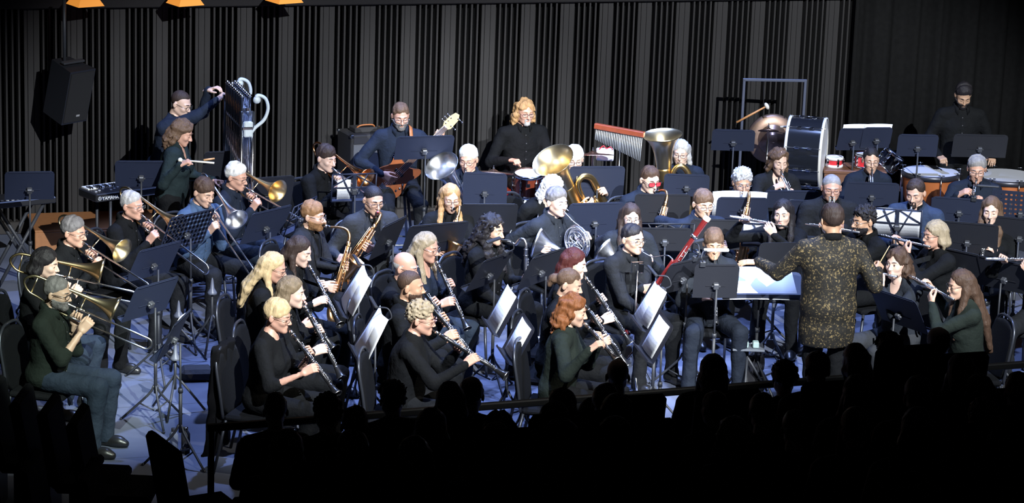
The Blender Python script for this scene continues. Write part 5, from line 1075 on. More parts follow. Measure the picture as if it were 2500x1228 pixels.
# reeds in the right middle
P = mk('r1', 'the saxophonist in red sunglasses', 'man with red-tinted sunglasses and navy shirt', (1587, 438), yaw=28, hp=12, hair=('short', 'brown'), glasses=('black', 'sun'), skin='pale', top=('shirt', 'navy'), lean=12, bw=1.05)
play_sax(P, 'saxophone of the man in red sunglasses, behind a stand', nrm(np.array([-0.2, -0.3, -1.0])), None, sz=1.0); done(P)
P = mk('r2', 'the curly grey saxophonist', 'man with curly grey hair, pale beard and thin glasses', (1812, 445), yaw=8, hp=10, hair=('curly', 'silver'), beard=('goatee', 'white'), glasses=('wire', 'round'), skin='tan', top=('shirt', 'navy'), eyes='open')
play_sax(P, 'saxophone of the curly grey man, behind a stand', nrm(np.array([-0.15, -0.3, -1.0])), None, sz=0.95); done(P)
P = mk('r3', 'the balding clarinettist with goatee', 'balding man with dark glasses, grey goatee and charcoal jacket', (2030, 458), yaw=2, hp=8, hair=('crop', 'grey'), beard=('goatee', 'silver'), glasses=('brown', 'rect'), skin='ruddy', top=('blazer', 'charcoal'), bw=1.15, head=HM_)
play_clarinet(P, 'clarinet of the balding man in a charcoal jacket', pitch=58); done(P)
P = mk('r4', 'the dark-bearded man in blue jacket', 'man with dark hair and beard in blue suit jacket looking down', (2235, 470), yaw=-24, hp=16, hair=('short', 'darkbrown'), beard=('goatee', 'darkbrown'), skin='fair', top=('blazer', 'bluesuit'), bw=1.08)
play_clarinet(P, 'clarinet of the man in the blue suit jacket', pitch=50); done(P)
P = mk('r5', 'the clarinettist with very long hair', 'woman with very long straight light brown hair and closed eyes', (2420, 512), yaw=-14, hp=8, fem=True, hair=('verylong', 'midbrown'), skin='pale')
play_clarinet(P, 'clarinet of the woman with very long hair', pitch=58, side=-10); done(P)
# trumpets
P = mk('p1', 'the trumpeter in dark cardigan', 'woman with half-tied brown hair and dark cardigan playing trumpet', (1902, 392), yaw=14, hp=12, fem=True, hair=('half', 'midbrown'), skin='pale', top=('blouse', 'charcoal'), neck='v', bw=1.05)
play_trumpet(P, 'silver trumpet of the woman in dark cardigan', (1952, 512)); done(P)
P = mk('p2', 'the trumpeter with tied black hair', 'woman with tied black hair and glasses playing trumpet by bass drum', (2126, 390), yaw=4, hp=6, fem=True, hair=('bun', 'black'), glasses=('wire', 'round'), skin='fair', top=('sweater', 'navy'))
play_trumpet(P, 'silver trumpet of the woman with tied black hair', (2136, 520)); done(P)
P = mk('p3', 'the grey-haired trumpeter', 'man with swept grey hair and glasses playing trumpet by the timpani', (2385, 412), yaw=-6, hp=12, hair=('full', 'grey'), glasses=('wire', 'rect'), skin='ruddy', top=('shirt', 'navy'))
play_trumpet(P, 'silver trumpet of the grey-haired man, pointing down', (2374, 530)); done(P)
# flutes
P = mk('f1', 'the flautist with red lips', 'young woman with straight dark hair and red lips playing flute', (1911, 520), yaw=-8, hy=-8, hp=4, fem='lip', hair=('long', 'black'), skin='pale', eyes='open')
play_flute(P, 'silver flute of the red-lipped woman, pointing left', (1782, 524)); done(P)
P = mk('f2', 'the curly dark-haired flautist', 'man with dark curly hair, beard and glasses facing left beside conductor', (2108, 538), yaw=-62, hp=4, hair=('curly', 'black'), beard=('stubble', 'black'), glasses=('wire', 'rect'), skin='tan', eyes='open')
play_flute(P, 'flute of the curly dark-haired man', side=-80, pitch=6); done(P)
P = mk('f3', 'the flautist with blonde bob', 'woman with blonde bob and black glasses playing flute', (2282, 572), yaw=-66, hp=4, fem=True, hair=('bob', 'ashblond'), glasses=('black', 'rect'), skin='ruddy')
play_flute(P, 'flute of the woman with blonde bob', side=-80, pitch=4); done(P)
P = mk('f4', 'the wavy-haired piccolo player', 'woman with wavy brown hair and grey cardigan beside conductor hand', (2190, 642), yaw=-50, hy=10, hp=0, fem=True, hair=('wavy', 'brown'), skin='pale', eyes='open', top=('blouse', 'slate'), neck='v', legs=('c', 'grey'))
play_flute(P, 'piccolo of the wavy-haired woman', side=-85, pitch=4, L=0.34); done(P)
P = mk('f5', 'the flautist with very long dark hair', 'woman with very long dark hair, olive sweater and glasses playing flute', (2345, 694), yaw=-78, hp=10, fem=True, hair=('verylong', 'brown'), glasses=('black', 'rect'), skin='fair', top=('sweater', 'olive'), legs=('c', 'charcoal'))
play_flute(P, 'flute of the woman with very long dark hair', side=-78, pitch=-2); done(P)
P = mk('f6', 'the flautist cut by the right edge', 'flautist in dark sleeves cut off by the right edge', (2548, 604), yaw=-28, hp=4, fem=True, hair=('shoulder', 'brown'), skin='fair', legs=('c', 'charcoal'))
play_flute(P, 'silver flute reaching in from the right edge', (2408, 628)); done(P)
# bassist
P = mk('bass', 'the bass guitarist', 'bearded bass guitarist with glasses perched on a stool', (978, 282), yaw=14, hp=16, lean=5, pose='stool', hair=('short', 'midbrown'), beard=('full', 'saltpepper'), glasses=('wire', 'rect'), skin='ruddy', top=('shirt', 'navy'), legs=('b', 'charcoal'), bw=1.06)
BASSP = P
# drummer
P = mk('drum', 'the drummer', 'drummer with long wavy strawberry hair, glasses and grey goatee', (1282, 272), yaw=22, hp=8, hair=('wavy', 'strawberry'), beard=('goatee', 'silver'), glasses=('black', 'rect'), skin='ruddy', legs=('b', 'black'), bw=1.08, sc=1.06)
DRUMP = P
# standing players
CHIMEP = mk('chime', 'the chime player', 'man in dark hooded top and glasses reaching up to tubular bells', (442, 252), yaw=66, hp=18, lean=14, pose='stand', hair=('thin', 'darkbrown'), glasses=('black', 'round'), skin='pale', top=('sweater', 'navy'))
MALLP = mk('mallet', 'the mallet player', 'woman in dark knit cardigan with wavy brown bob holding mallets', (445, 322), yaw=82, hp=24, lean=6, pose='stand', sc=0.92, fem=True, hair=('wavy', 'midbrown'), skin='ruddy', top=('blouse', 'knit'), neck='v')
TIMPP = mk('timp', 'the timpanist', 'bearded timpanist in black shirt looking down at far right', (2352, 232), yaw=4, hp=30, lean=6, pose='stand', hair=('full', 'black'), beard=('full', 'black'), skin='olive', top=('shirt', 'black'), bw=1.05)
CONDP = mk('cond', 'the conductor', 'conductor in gold-patterned brocade jacket seen from behind', (2030, 536), yaw=188, hp=6, lean=2, pose='stand', hair=('full', 'darkbrown'), skin='tan', top=('blazer', 'black'), bw=1.18, sc=1.07, hy=8)
# ------------------------------------------------------------------ conductor, bassist, drummer, percussionists
def brocade():
    m = bpy.data.materials.new('gold_brocade'); m.use_nodes = True; nt = m.node_tree; b = nt.nodes['Principled BSDF']; tc = nt.nodes.new('ShaderNodeTexCoord')
    n = nt.nodes.new('ShaderNodeTexNoise'); n.inputs['Scale'].default_value = 27; n.inputs['Detail'].default_value = 2; n.inputs['Distortion'].default_value = 2.2
    v = nt.nodes.new('ShaderNodeTexVoronoi'); v.inputs['Scale'].default_value = 11; v.feature = 'F1'
    w = nt.nodes.new('ShaderNodeTexVoronoi'); w.inputs['Scale'].default_value = 46
    for q in (n, v, w): nt.links.new(tc.outputs['Object'], q.inputs['Vector'])
    def mth(op, a, c):
        k = nt.nodes.new('ShaderNodeMath'); k.operation = op
        for i, s_ in enumerate((a, c)):
            if isinstance(s_, (int, float)): k.inputs[i].default_value = s_
            else: nt.links.new(s_, k.inputs[i])
        return k.outputs[0]
    si = mth('SINE', mth('MULTIPLY', v.outputs['Distance'], 40.0), 0); f = mth('ADD', mth('MULTIPLY', si, 0.05), n.outputs[0]); f = mth('ADD', f, mth('MULTIPLY', w.outputs['Distance'], -0.35))
    r = nt.nodes.new('ShaderNodeValToRGB'); e = r.color_ramp.elements; e[0].position = 0.34; e[0].color = (0.012, 0.011, 0.009, 1); e[1].position = 0.56; e[1].color = (0.185, 0.135, 0.062, 1); k = e.new(0.44); k.color = (0.05, 0.038, 0.02, 1)
    nt.links.new(f, r.inputs[0]); nt.links.new(r.outputs[0], b.inputs['Base Color']); b.inputs['Roughness'].default_value = 0.72; b.inputs['Specular IOR Level'].default_value = 0.25; return m
P = CONDP; P.top_mat = brocade()
LH = aty(1822, 645, P.loc[1] + 0.36)
P.hold(1, LH + np.array([0.0, 0, 0]), (0.1, 0.2, -1), (-1, 0.1, 0.15), 'flat', pole=(0.3, 0.4, -1), exact=True)
RH = aty(2140, 650, P.loc[1] + 0.30)
P.hold(-1, RH, (-0.6, 0.3, -0.5), (0.2, 0.3, 0.9), 'fist', pole=(-0.5, 0.4, -1.0))
done(P, False); stick('conducting_baton', 'short wooden baton in the conductor right hand', RH + np.array([-0.005, 0, -0.03]), aty(2172, 600, P.loc[1] + 0.36), 0.004, WOODSTICK, cat='baton')
# bass guitar
P = BASSP
GB = P.w(np.array([-0.06, -0.20, 0.86])); neck_tip = aty(1118, 280, GB[1] - 0.02); d = nrm(neck_tip - GB); M = basis(GB, d, P.fwd + np.array([0, 0, 0.25]))
L0 = np.linalg.norm(neck_tip - GB); BGW = mat('bass_body_wood', (0.28, 0.085, 0.030), 0.25, 0, 0.3, 8, coat=0.4, stretch=(1, 3, 3)); MAPLE = mat('maple_neck', (0.70, 0.52, 0.25), 0.4)
G = thing('bass_guitar', 'reddish-brown wooden electric bass guitar with pale headstock', 'bass guitar', M); m = MB()
ol = [(-0.21, 0.0), (-0.20, 0.11), (-0.13, 0.165), (-0.04, 0.155), (0.03, 0.12), (0.09, 0.125), (0.17, 0.165), (0.235, 0.165), (0.22, 0.115), (0.165, 0.075), (0.15, 0.035), (0.15, -0.035), (0.17, -0.075), (0.205, -0.12), (0.19, -0.15), (0.12, -0.145), (0.05, -0.12), (-0.04, -0.145), (-0.13, -0.155), (-0.19, -0.10)]
oc = catmull(np.array([(x, y, 0) for x, y in ol + ol[:1]]), 3)[:-1]; m.plate([(p[0], p[1]) for p in oc], 0.042); m.build('body', BGW, G)
m = MB(); m.box(((0.10 + L0 - 0.16) / 2 + 0.0, 0, 0.022), (L0 - 0.16 - 0.10, 0.052, 0.022)); m.build('neck', MAPLE, G)
m = MB(); m.box(((0.10 + L0 - 0.16) / 2, 0, 0.035), (L0 - 0.26, 0.05, 0.004)); m.build('fingerboard', mat('rosewood', (0.07, 0.035, 0.022), 0.5), G)
m = MB(); m.plate([(L0 - 0.17, -0.026), (L0 - 0.14, -0.045), (L0 - 0.03, -0.038), (L0 + 0.01, -0.01), (L0 + 0.0, 0.03), (L0 - 0.06, 0.045), (L0 - 0.14, 0.045), (L0 - 0.17, 0.026)], 0.02, M=TR(0, 0, 0.018)); m.build('headstock', MAPLE, G)
for i, (x, sg) in enumerate(((-0.13, 1), (-0.095, 1), (-0.06, 1), (-0.115, -1), (-0.02, -1))):
    m = MB(); m.bar((L0 + x, sg * 0.03, 0.018), (L0 + x, sg * 0.072, 0.018), 0.005, 6); m.sph((L0 + x, sg * 0.078, 0.018), (0.012, 0.008, 0.012), 8); m.bar((L0 + x, sg * 0.026, 0.026), (L0 + x, sg * 0.026, 0.042), 0.006, 6); m.build('tuning_peg', CHROME, G)
for i in range(5): m = MB(); m.bar((-0.15, -0.032 + 0.016 * i, 0.04), (L0 - 0.15, -0.02 + 0.01 * i, 0.042), 0.0016, 5); m.build('string', SILVER, G)
m = MB(); m.cbox((-0.15, 0, 0.032), (0.05, 0.095, 0.022), 0.004); m.build('bridge', CHROME, G)
for x in (-0.05, 0.05): m = MB(); m.cbox((x, 0, 0.026), (0.032, 0.10, 0.012), 0.004); m.build('pickup', EBONY, G)
for i, (x, y) in enumerate(((-0.05, -0.11), (-0.09, -0.10), (-0.005, -0.105))): m = MB(); m.lathe([(0, 0.011), (0.02, 0.009)], 10, caps=True, M=TR(x, y, 0.02) @ AXU); m.build('knob', CHROME, G)
mz = npM(M.inverted()); s1 = P.w(P.nb + np.array([0.09, -0.10, -0.02])); Pth = catmull([xf(M, (0.22, 0.15, 0.0))[0], P.w(np.array([0.10, -0.19, 1.06])), s1 + P.fwd * 0.02, P.w(P.nb + np.array([0.10, 0.02, 0.035])), P.w(P.nb + np.array([0.03, 0.12, -0.06]))], 6)
m = MB(); m.tube(xf(mz, Pth), 0.022, 6, flat=0.2); m.build('strap', mat('strap_leather', (0.38, 0.13, 0.04), 0.6), G)
X, Y, Z = col(M, 0), col(M, 1), col(M, 2)
P.hold(-1, xf(M, (-0.03, 0.0, 0.045))[0], -Z, -Y * 0.8 + X * 0.2, 'relax', pole=(-1, 0.3, -0.3)); P.hold(1, xf(M, (L0 - 0.24, 0.0, 0.0))[0], Z * 0.9 + Y * 0.2, -Y * 0.1 + np.array([0, 0, 0.9]), 'grip', pole=(0.7, 0.1, -1)); done(P, False)
sl = thing('stool', 'tall grey metal stool under the bass guitarist', 'stool', P.M); m = MB(); m.lathe([(0.655, 0.001), (0.655, 0.17), (0.69, 0.18), (0.70, 0.16), (0.70, 0.001)], 24, M=AXU); m.build('seat', PADDED, sl)
for i in range(4):
    a = PI / 4 + i * PI / 2; m = MB(); m.bar((0.12 * math.cos(a), 0.12 * math.sin(a), 0.66), (0.21 * math.cos(a), 0.21 * math.sin(a), 0.0), 0.014, 8); m.build('leg', mat('stool_steel', (0.25, 0.28, 0.34), 0.35, 0.8), sl)
m = MB(); m.tube([(0.185 * math.cos(t), 0.185 * math.sin(t), 0.18) for t in np.linspace(0, 2 * PI, 24, endpoint=False)], 0.009, 6, closed=True); m.build('foot_ring', mat('stool_steel', (0, 0, 0)), sl)
# drummer and kit
P = DRUMP
rh = aty(1262, 402, P.loc[1] - 0.42); lh = aty(1316, 398, P.loc[1] - 0.42)
P.hold(-1, rh, (0.2, 0, -1), (0.5, -1, -0.2), 'fist'); P.hold(1, lh, (-0.2, 0, -1), (-0.4, -1, -0.2), 'fist'); done(P, False)
th = thing('drum_throne', 'black round drum throne under the drummer', 'stool', P.M); m = MB(); m.lathe([(0.42, 0.001), (0.42, 0.16), (0.455, 0.17), (0.468, 0.15), (0.468, 0.001)], 24, M=AXU); m.build('seat', PADDED, th); tri_stand(th, 0, 0, 0.42, 0.24)
stick('drum_stick', 'drum stick in the drummer left hand', lh + np.array([0.03, 0.05, 0.03]), lh + np.array([-0.02, -0.30, -0.05]), 0.0075, WOODSTICK, cat='drum stick'); stick('drum_stick', 'drum stick in the drummer right hand', rh + np.array([-0.03, 0.06, 0.03]), rh + np.array([0.10, -0.27, -0.06]), 0.0075, EBONY, cat='drum stick')
c = at(1290, 448, 0.78); T = thing('tom_drum', 'glossy mahogany tom drum with chrome hoops', 'drum', TR(c[0], c[1], 0)); drum(T, 0.135, 0.20, TR(0, 0, 0.78) @ Matrix.Rotation(math.radians(8), 4, 'X'), MAHOG, lugs=6); tri_stand(T, 0.0, 0.2, 0.72, 0.2); m = MB(); m.bar((0, 0.2, 0.72), (0, 0.12, 0.74), 0.012); m.build('mount_arm', CHROME, T); m = MB(); m.cbox((0.0, -0.142, 0.79), (0.035, 0.01, 0.035), 0.004); m.build('badge', CHROME, T)
c = at(1268, 500, 0.36); B = thing('kick_drum', 'red-hooped kick drum behind the music stands', 'drum', TR(c[0], c[1] + 0.25, 0) @ RZ(0.35)); drum(B, 0.27, 0.40, TR(0, 0, 0.285) @ Matrix.Rotation(PI / 2, 4, 'X'), MAHOG, hoop=mat('red_hoop', (0.35, 0.03, 0.03), 0.25, coat=0.4)); 
c = at(1345, 440, 0.62); S_ = thing('snare_drum', 'chrome-rimmed snare drum below the drummer hands', 'drum', TR(c[0], c[1] + 0.15, 0)); drum(S_, 0.17, 0.14, TR(0, 0, 0.62), MAHOG); tri_stand(S_, 0, 0, 0.54, 0.24)
cymbal('large bronze crash cymbal right of the drummer', (1447, 377), 0.98, 0.22, -12, 10); cymbal('dim bronze cymbal left of the drummer', (1205, 421), 0.86, 0.22, -14, -10)
# tubular bells
A_ = aty(563, 192, 24.15); B_ = aty(604, 246, 23.42); dd = B_ - A_; dd[2] = 0; CL = np.linalg.norm(dd); ct = (A_[2] + B_[2]) / 2
C_ = thing('tubular_bells', 'tall chrome tubular bells with pale scroll end brackets', 'tubular bells', TR(A_[0], A_[1], 0) @ RZ(math.atan2(dd[1], dd[0]))); PALE = mat('bracket_paint', (0.42, 0.47, 0.50), 0.5); zt = ct
m = MB(); m.cbox((CL / 2, 0, zt - 0.10), (CL + 0.06, 0.035, 0.04), 0.006); m.cbox((CL / 2, 0, zt - 0.27), (CL + 0.06, 0.10, 0.03), 0.006); m.build('damper_bars', CHROME, C_)
for i in range(20):
    x = 0.03 + (CL - 0.06) * (i // 2) / 9.5; y = -0.035 if i % 2 == 0 else 0.035; L1 = 1.05 + 0.40 * i / 19.0; m = MB(); m.bar((x, y, zt), (x, y, max(0.12, zt - L1)), 0.0175, 12); m.lathe([(0, 0.019), (0.02, 0.019)], 10, caps=True, M=TR(x, y, zt - 0.005) @ AXU); m.build('bell_tube', CHROME, C_)
for x in (0.0, CL):
    m = MB(); m.bar((x, -0.05, 0.05), (x, -0.05, zt - 0.12), 0.016, 10); m.bar((x, 0.05, 0.05), (x, 0.05, zt - 0.12), 0.016, 10); m.cbox((x, 0, 0.04), (0.06, 0.55, 0.04), 0.01); m.build('upright', CHROME, C_)
    P1 = catmull([(x + 0.02, 0, zt - 0.34), (x + 0.07, 0, zt - 0.27), (x + 0.15, 0, zt - 0.20), (x + 0.185, 0, zt - 0.10), (x + 0.16, 0, zt - 0.01), (x + 0.09, 0, zt + 0.02), (x + 0.07, 0, zt - 0.03)], 5); m = MB(); P1 = np.stack([np.full(len(P1), x), (P1[:, 0] - x) * 1.0, P1[:, 2]], 1); m.tube(P1, [0.030] + [0.022] * (len(P1) - 2) + [0.026], 8, flat=0.7); m.sph((x, 0.085, zt - 0.02), (0.03, 0.035, 0.035), 12); m.cbox((x, 0.01, zt - 0.28), (0.05, 0.08, 0.14), 0.01); m.build('scroll_bracket', PALE, C_)
P = CHIMEP
h1 = aty(552, 238, P.loc[1] - 0.06); h2 = aty(535, 222, P.loc[1] + 0.25)
P.hold(-1, h1, (0.3, 0.3, -0.4), (1, 0.1, 0.5), 'fist', pole=(-0.6, 0.3, -1)); P.hold(1, h2, (0, 0, -1), (1, 0.2, 0.0), 'relax', pole=(0.6, 0.3, -0.8)); done(P, False)
stick('chime_hammer', 'pale rawhide chime hammer in the raised hand', h1 + np.array([-0.02, 0, -0.03]), aty(571, 206, P.loc[1] - 0.02), 0.010, TAN, (0.026, 0.045, 0.026), FELT, 'hammer')
P = MALLP
h1 = aty(466, 401, P.loc[1] - 0.30); P.hold(-1, h1, (0.2, 0.3, -0.8), (1, -0.3, 0.1), 'fist'); P.rest(1, np.array([0.12, -0.42, 1.02]), 'fist', pn=(-0.3, 0, -1)); done(P, False)
stick('timpani_mallet', 'pale mallet held level by the woman in knit cardigan', aty(523, 398, P.loc[1] - 0.34), aty(440, 391, P.loc[1] - 0.26), 0.0085, FELT, (0.022, 0.022, 0.022), FELT); stick('orange_mallet', 'short orange mallet behind the knit-cardigan woman hand', aty(497, 391, P.loc[1] + 0.1), aty(524, 387, P.loc[1] + 0.12), 0.010, TAN)
P = TIMPP
h1 = aty(2303, 398, P.loc[1] - 0.35); P.hold(-1, h1, (0.2, 0, -1), (0.3, -1, -0.1), 'fist'); h2 = aty(2420, 400, P.loc[1] - 0.32); P.hold(1, h2, (-0.2, 0, -1), (-0.1, -1, -0.1), 'relax'); done(P, False)
def timpani(label, px, z, r):
    c = at(px[0], px[1], z); T = thing('timpani', label, 'timpani', TR(c[0], c[1], 0), 'timpani'); m = MB(); m.lathe([(z - 0.04, r), (z - 0.10, r * 0.99), (z - 0.25, r * 0.93), (z - 0.38, r * 0.75), (z - 0.46, r * 0.45), (z - 0.48, 0.03)], 40, M=AXU); m.build('bowl', COPPER, T)
    m = MB(); m.lathe([(z - 0.045, r + 0.004), (z - 0.045, r + 0.022), (z - 0.005, r + 0.022), (z + 0.001, r + 0.012), (z + 0.001, r - 0.004)], 40, M=AXU); m.build('counterhoop', mat('hoop_dark', (0.05, 0.05, 0.06), 0.35, 0.6), T); m = MB(); m.lathe([(z, r), (z + 0.001, 0.001)], 40, M=AXU); m.build('drum_head', mat('timpani_head', (0.55, 0.56, 0.60), 0.4), T)
    for i in range(8): a = 2 * PI * i / 8 + 0.2; m = MB(); x, y = (r + 0.03) * math.cos(a), (r + 0.03) * math.sin(a); m.bar((x, y, z + 0.02), (x, y, z - 0.2), 0.007, 6); m.bar((x - 0.03, y, z + 0.02), (x + 0.03, y, z + 0.02), 0.005, 6); m.build('tension_rod', CHROME, T)
    for i in range(3): a = 2 * PI * i / 3 + 0.5; m = MB(); m.bar(((r + 0.02) * math.cos(a), (r + 0.02) * math.sin(a), z - 0.2), ((r - 0.02) * math.cos(a), (r - 0.02) * math.sin(a), 0.03), 0.016, 8); m.sph(((r - 0.02) * math.cos(a), (r - 0.02) * math.sin(a), 0.03), 0.03, 8); m.build('leg', BLACK_METAL, T)
    m = MB(); m.bar((0, 0, z - 0.47), (0, 0, 0.08), 0.03); m.cbox((0, 0, 0.05), (0.3, 0.3, 0.06), 0.02); m.build('base', BLACK_METAL, T)
timpani('copper timpani with pale head in front of the bearded timpanist', (2273, 418), 0.82, 0.275); timpani('copper timpani with grey head at the right edge', (2458, 428), 0.80, 0.31)
# concert bass drum, gong, cymbals and mallets
c = at(1968, 372, 0.98); BD = thing('concert_bass_drum', 'large black concert bass drum with pale hoops on edge', 'drum', TR(c[0], c[1], 0) @ RZ(math.radians(0)))
drum(BD, 0.345, 0.34, TR(0, 0, 0.98) @ RZ(math.radians(-12)) @ Matrix.Rotation(PI / 2, 4, 'Y'), DRUMBLACK, lugs=10, hoop=mat('hoop_cream', (0.72, 0.70, 0.64), 0.4)); 
for x in (-0.19, 0.19):
    m = MB(); m.bar((x, -0.28, 0.0), (x, -0.22, 0.72), 0.014, 8); m.bar((x, 0.28, 0.0), (x, 0.22, 0.72), 0.014, 8); m.bar((x, -0.28, 0.1), (x, 0.28, 0.1), 0.012, 8); m.build('cradle', BLACK_METAL, BD)
tz = 1.36; t0 = aty(1905, 310, c[1] - 0.02); t1 = aty(2000, 306, c[1] - 0.02); stick('bass_drum_mallet', 'bass drum mallet with dark head lying on the drum', t0, t1, 0.011, FELT, (0.035, 0.042, 0.042), mat('felt_dark', (0.03, 0.035, 0.05), 0.95)); stick('pale_stick', 'pale stick lying in front of the dark-headed mallet', aty(1928, 320, c[1] - 0.10), aty(2016, 315, c[1] - 0.10), 0.010, FELT)
c = at(1886, 340, 1.02); GY = c[1] + 0.42; c = aty(1886, 340, GY); zc = c[2]; GG = thing('gong', 'round bronze gong hanging in a tall square frame', 'gong', TR(c[0], c[1], 0) @ RZ(0.1)); Mg = TR(0, 0, zc) @ RZ(-PI / 2); gm = mat('gong_bronze', (0.30, 0.20, 0.15), 0.45, 0.8, 0.35, 14); gr = 0.255
m = MB(); m.lathe([(0.03, 0.001), (0.03, 0.03), (0.012, 0.05), (0.010, gr * 0.55), (0.010, gr * 0.93), (-0.02, gr), (-0.05, gr), (-0.05, gr * 0.97), (-0.02, gr * 0.94), (0.0, gr * 0.5), (0.0, 0.001)], 48, M=Mg); m.build('gong_disc', gm, GG)
m = MB(); m.lathe([(0.0125, gr * 0.60), (0.0135, gr * 0.60), (0.0135, gr * 0.03), (0.0305, 0.03)], 40, M=Mg); m.build('polished_centre', mat('gong_polished', (0.50, 0.33, 0.25), 0.32, 0.9, 0.3, 30), GG)
fx0 = aty(1816, 193, GY)[0] - c[0]; fx1 = aty(1968, 190, GY)[0] - c[0]; fz = aty(1816, 193, GY)[2]; fm = mat('gong_frame', (0.075, 0.085, 0.12), 0.4, 0.3)
for x in (fx0, fx1): m = MB(); m.cbox((x, 0, fz / 2), (0.028, 0.028, fz), 0.004); m.cbox((x, 0, 0.02), (0.03, 0.5, 0.04), 0.006); m.build('frame_post', fm, GG)
m = MB(); m.cbox(((fx0 + fx1) / 2, 0, fz), (fx1 - fx0 + 0.03, 0.028, 0.028), 0.004); m.build('cross_bar', fm, GG)
for x in (-0.12, 0.12): m = MB(); m.bar((x, 0, fz), (x * 0.9, 0, zc + gr * 0.85), 0.003, 5); m.build('cord', RUBBER, GG)
stick('gong_mallet', 'large gong mallet with wooden handle resting on the gong', aty(1798, 299, GY - 0.08), aty(1872, 259, GY - 0.06), 0.011, mat('handle_orange_wood', (0.50, 0.23, 0.08), 0.5), (0.022, 0.028, 0.038), FELT)
cymbal('small bronze cymbal in front of the gong', (1876, 318), 1.15, 0.105, -18, 0)
# bar chimes
a = aty(1452, 307, 24.9); b = aty(1573, 329, 24.7); dd = b - a; CL = np.linalg.norm(dd); K = thing('bar_chimes', 'wooden bar of hanging silver chimes on a stand', 'bar chimes', basis(a, dd, (0, 0, 1))); m = MB(); m.cbox((CL / 2, 0, 0.0), (CL, 0.05, 0.052), 0.006); m.build('wooden_bar', mat('chime_bar_wood', (0.25, 0.055, 0.025), 0.3, 0, 0.3, 20, coat=0.4), K)
ct_ = mat('chime_tube', (0.62, 0.66, 0.72), 0.42, 0.6)
for i in range(28):
    x = 0.02 + (CL - 0.04) * i / 27; L1 = 0.085 + 0.125 * i / 27; m = MB(); m.bar((x, 0, -0.032), (x, 0, -0.045 - L1), 0.0048, 7); m.build('chime_tube', ct_, K)
m = MB(); pz = a[2] + dd[2] / 2; wd = xf(npM(K.matrix_basis.inverted()), ((a + b) / 2 + np.array([0, 0.03, -pz + 0.0])))[0]; m.bar((CL / 2, 0.035, 0.02), wd, 0.012, 8); m.cbox((CL / 2, 0.03, 0.0), (0.05, 0.05, 0.04), 0.006); m.build('stand_pole', CHROME, K)
base_ = wd; ex_ = nrm(np.array([1, 0, 0.0])); Ki = npM(K.matrix_basis.inverted())
for i in range(3): an = 2 * PI * i / 3; pw = (a + b) / 2 + np.array([0, 0.03, 0]); m = MB(); m.bar(xf(Ki, (pw[0], pw[1], 0.25))[0], xf(Ki, (pw[0] + 0.28 * math.cos(an), pw[1] + 0.28 * math.sin(an), 0.012))[0], 0.010, 7); m.build('leg', CHROME, K)
# amplifier
c = at(893, 322, 1.02); AM = thing('bass_amplifier', 'tall bass amplifier cabinet behind the bass guitarist', 'amplifier', TR(c[0], c[1] + 0.05, 0) @ RZ(math.radians(26))); m = MB(); m.cbox((0, 0, 0.51), (0.46, 0.36, 1.02), 0.012); m.build('cabinet', mat('amp_tolex', (0.022, 0.021, 0.023), 0.7, 0, 0.3, 90), AM); m = MB(); m.box((0, -0.183, 0.49), (0.41, 0.008, 0.88)); m.build('grille', mat('amp_grille', (0.13, 0.135, 0.15), 0.7, 0.2, 0.4, 220), AM); m = MB(); m.box((0, -0.186, 0.965), (0.41, 0.010, 0.06)); m.build('control_panel', mat('amp_panel', (0.06, 0.06, 0.07), 0.4, 0.5), AM)
for x in (-0.22, 0.22):
    for y in (-0.17, 0.17): m = MB(); m.cbox((x, y, 1.01), (0.04, 0.04, 0.035), 0.008); m.build('corner_guard', CHROME, AM)
c2 = np.array([c[0], c[1] + 0.05, 1.02]); PB = thing('effects_unit', 'small dark effects unit with handle on the amplifier', 'effects unit', TR(*c2) @ RZ(0.45)); m = MB(); m.cbox((-0.03, 0, 0.025), (0.24, 0.16, 0.05), 0.008); m.build('case', mat('amp_tolex', (0, 0, 0)), PB); m = MB(); m.tube(catmull([(-0.12, -0.05, 0.05), (-0.08, -0.07, 0.075), (0.03, -0.07, 0.075), (0.07, -0.05, 0.05)], 4), 0.008, 6); m.build('handle', mat('strap_leather', (0, 0, 0)), PB)
cw = MB(); cw.tube(catmull([c2 + np.array(q) for q in ((0.10, -0.05, 0.012), (0.16, 0.0, 0.014), (0.18, -0.08, 0.012), (0.12, -0.10, 0.014), (0.2, -0.03, 0.02))], 6), 0.006, 6); tag(cw.build('coiled_cable', mat('cable_tan', (0.4, 0.22, 0.1), 0.6)), 'tan cable coiled on top of the amplifier', 'cable')
# snare / tom pair and red hand drums between the bass drum and timpani
c = at(2172, 392, 0.86); T = thing('tilted_tom_drum', 'dark glossy tilted tom drum beside the copper timpani', 'drum', TR(c[0], c[1], 0)); drum(T, 0.10, 0.16, TR(0, 0, 0.86) @ Matrix.Rotation(math.radians(35), 4, 'Y'), DRUMBLACK, lugs=6); tri_stand(T, 0, 0.12, 0.86, 0.25)
c = at(2060, 404, 0.84); TB = thing('percussion_table', 'brown wooden percussion table behind the trumpeters', 'table', TR(c[0] + 0.1, c[1] + 0.06, 0)); m = MB(); m.cbox((0, 0, 0.80), (0.62, 0.40, 0.035), 0.006); m.build('table_top', mat('table_brown', (0.14, 0.06, 0.03), 0.5, 0, 0.3, 10), TB); m = MB(); m.box((0, -0.18, 0.66), (0.60, 0.02, 0.24)); m.build('apron', mat('table_brown', (0, 0, 0)), TB)
for x in (-0.27, 0.27):
    for y in (-0.16, 0.16): m = MB(); m.cbox((x, y, 0.39), (0.04, 0.04, 0.78), 0.004); m.build('leg', mat('table_brown', (0, 0, 0)), TB)
tp = np.array([c[0] + 0.1, c[1] + 0.06, 0.818]); RED = mat('red_plastic', (0.62, 0.03, 0.04), 0.35)
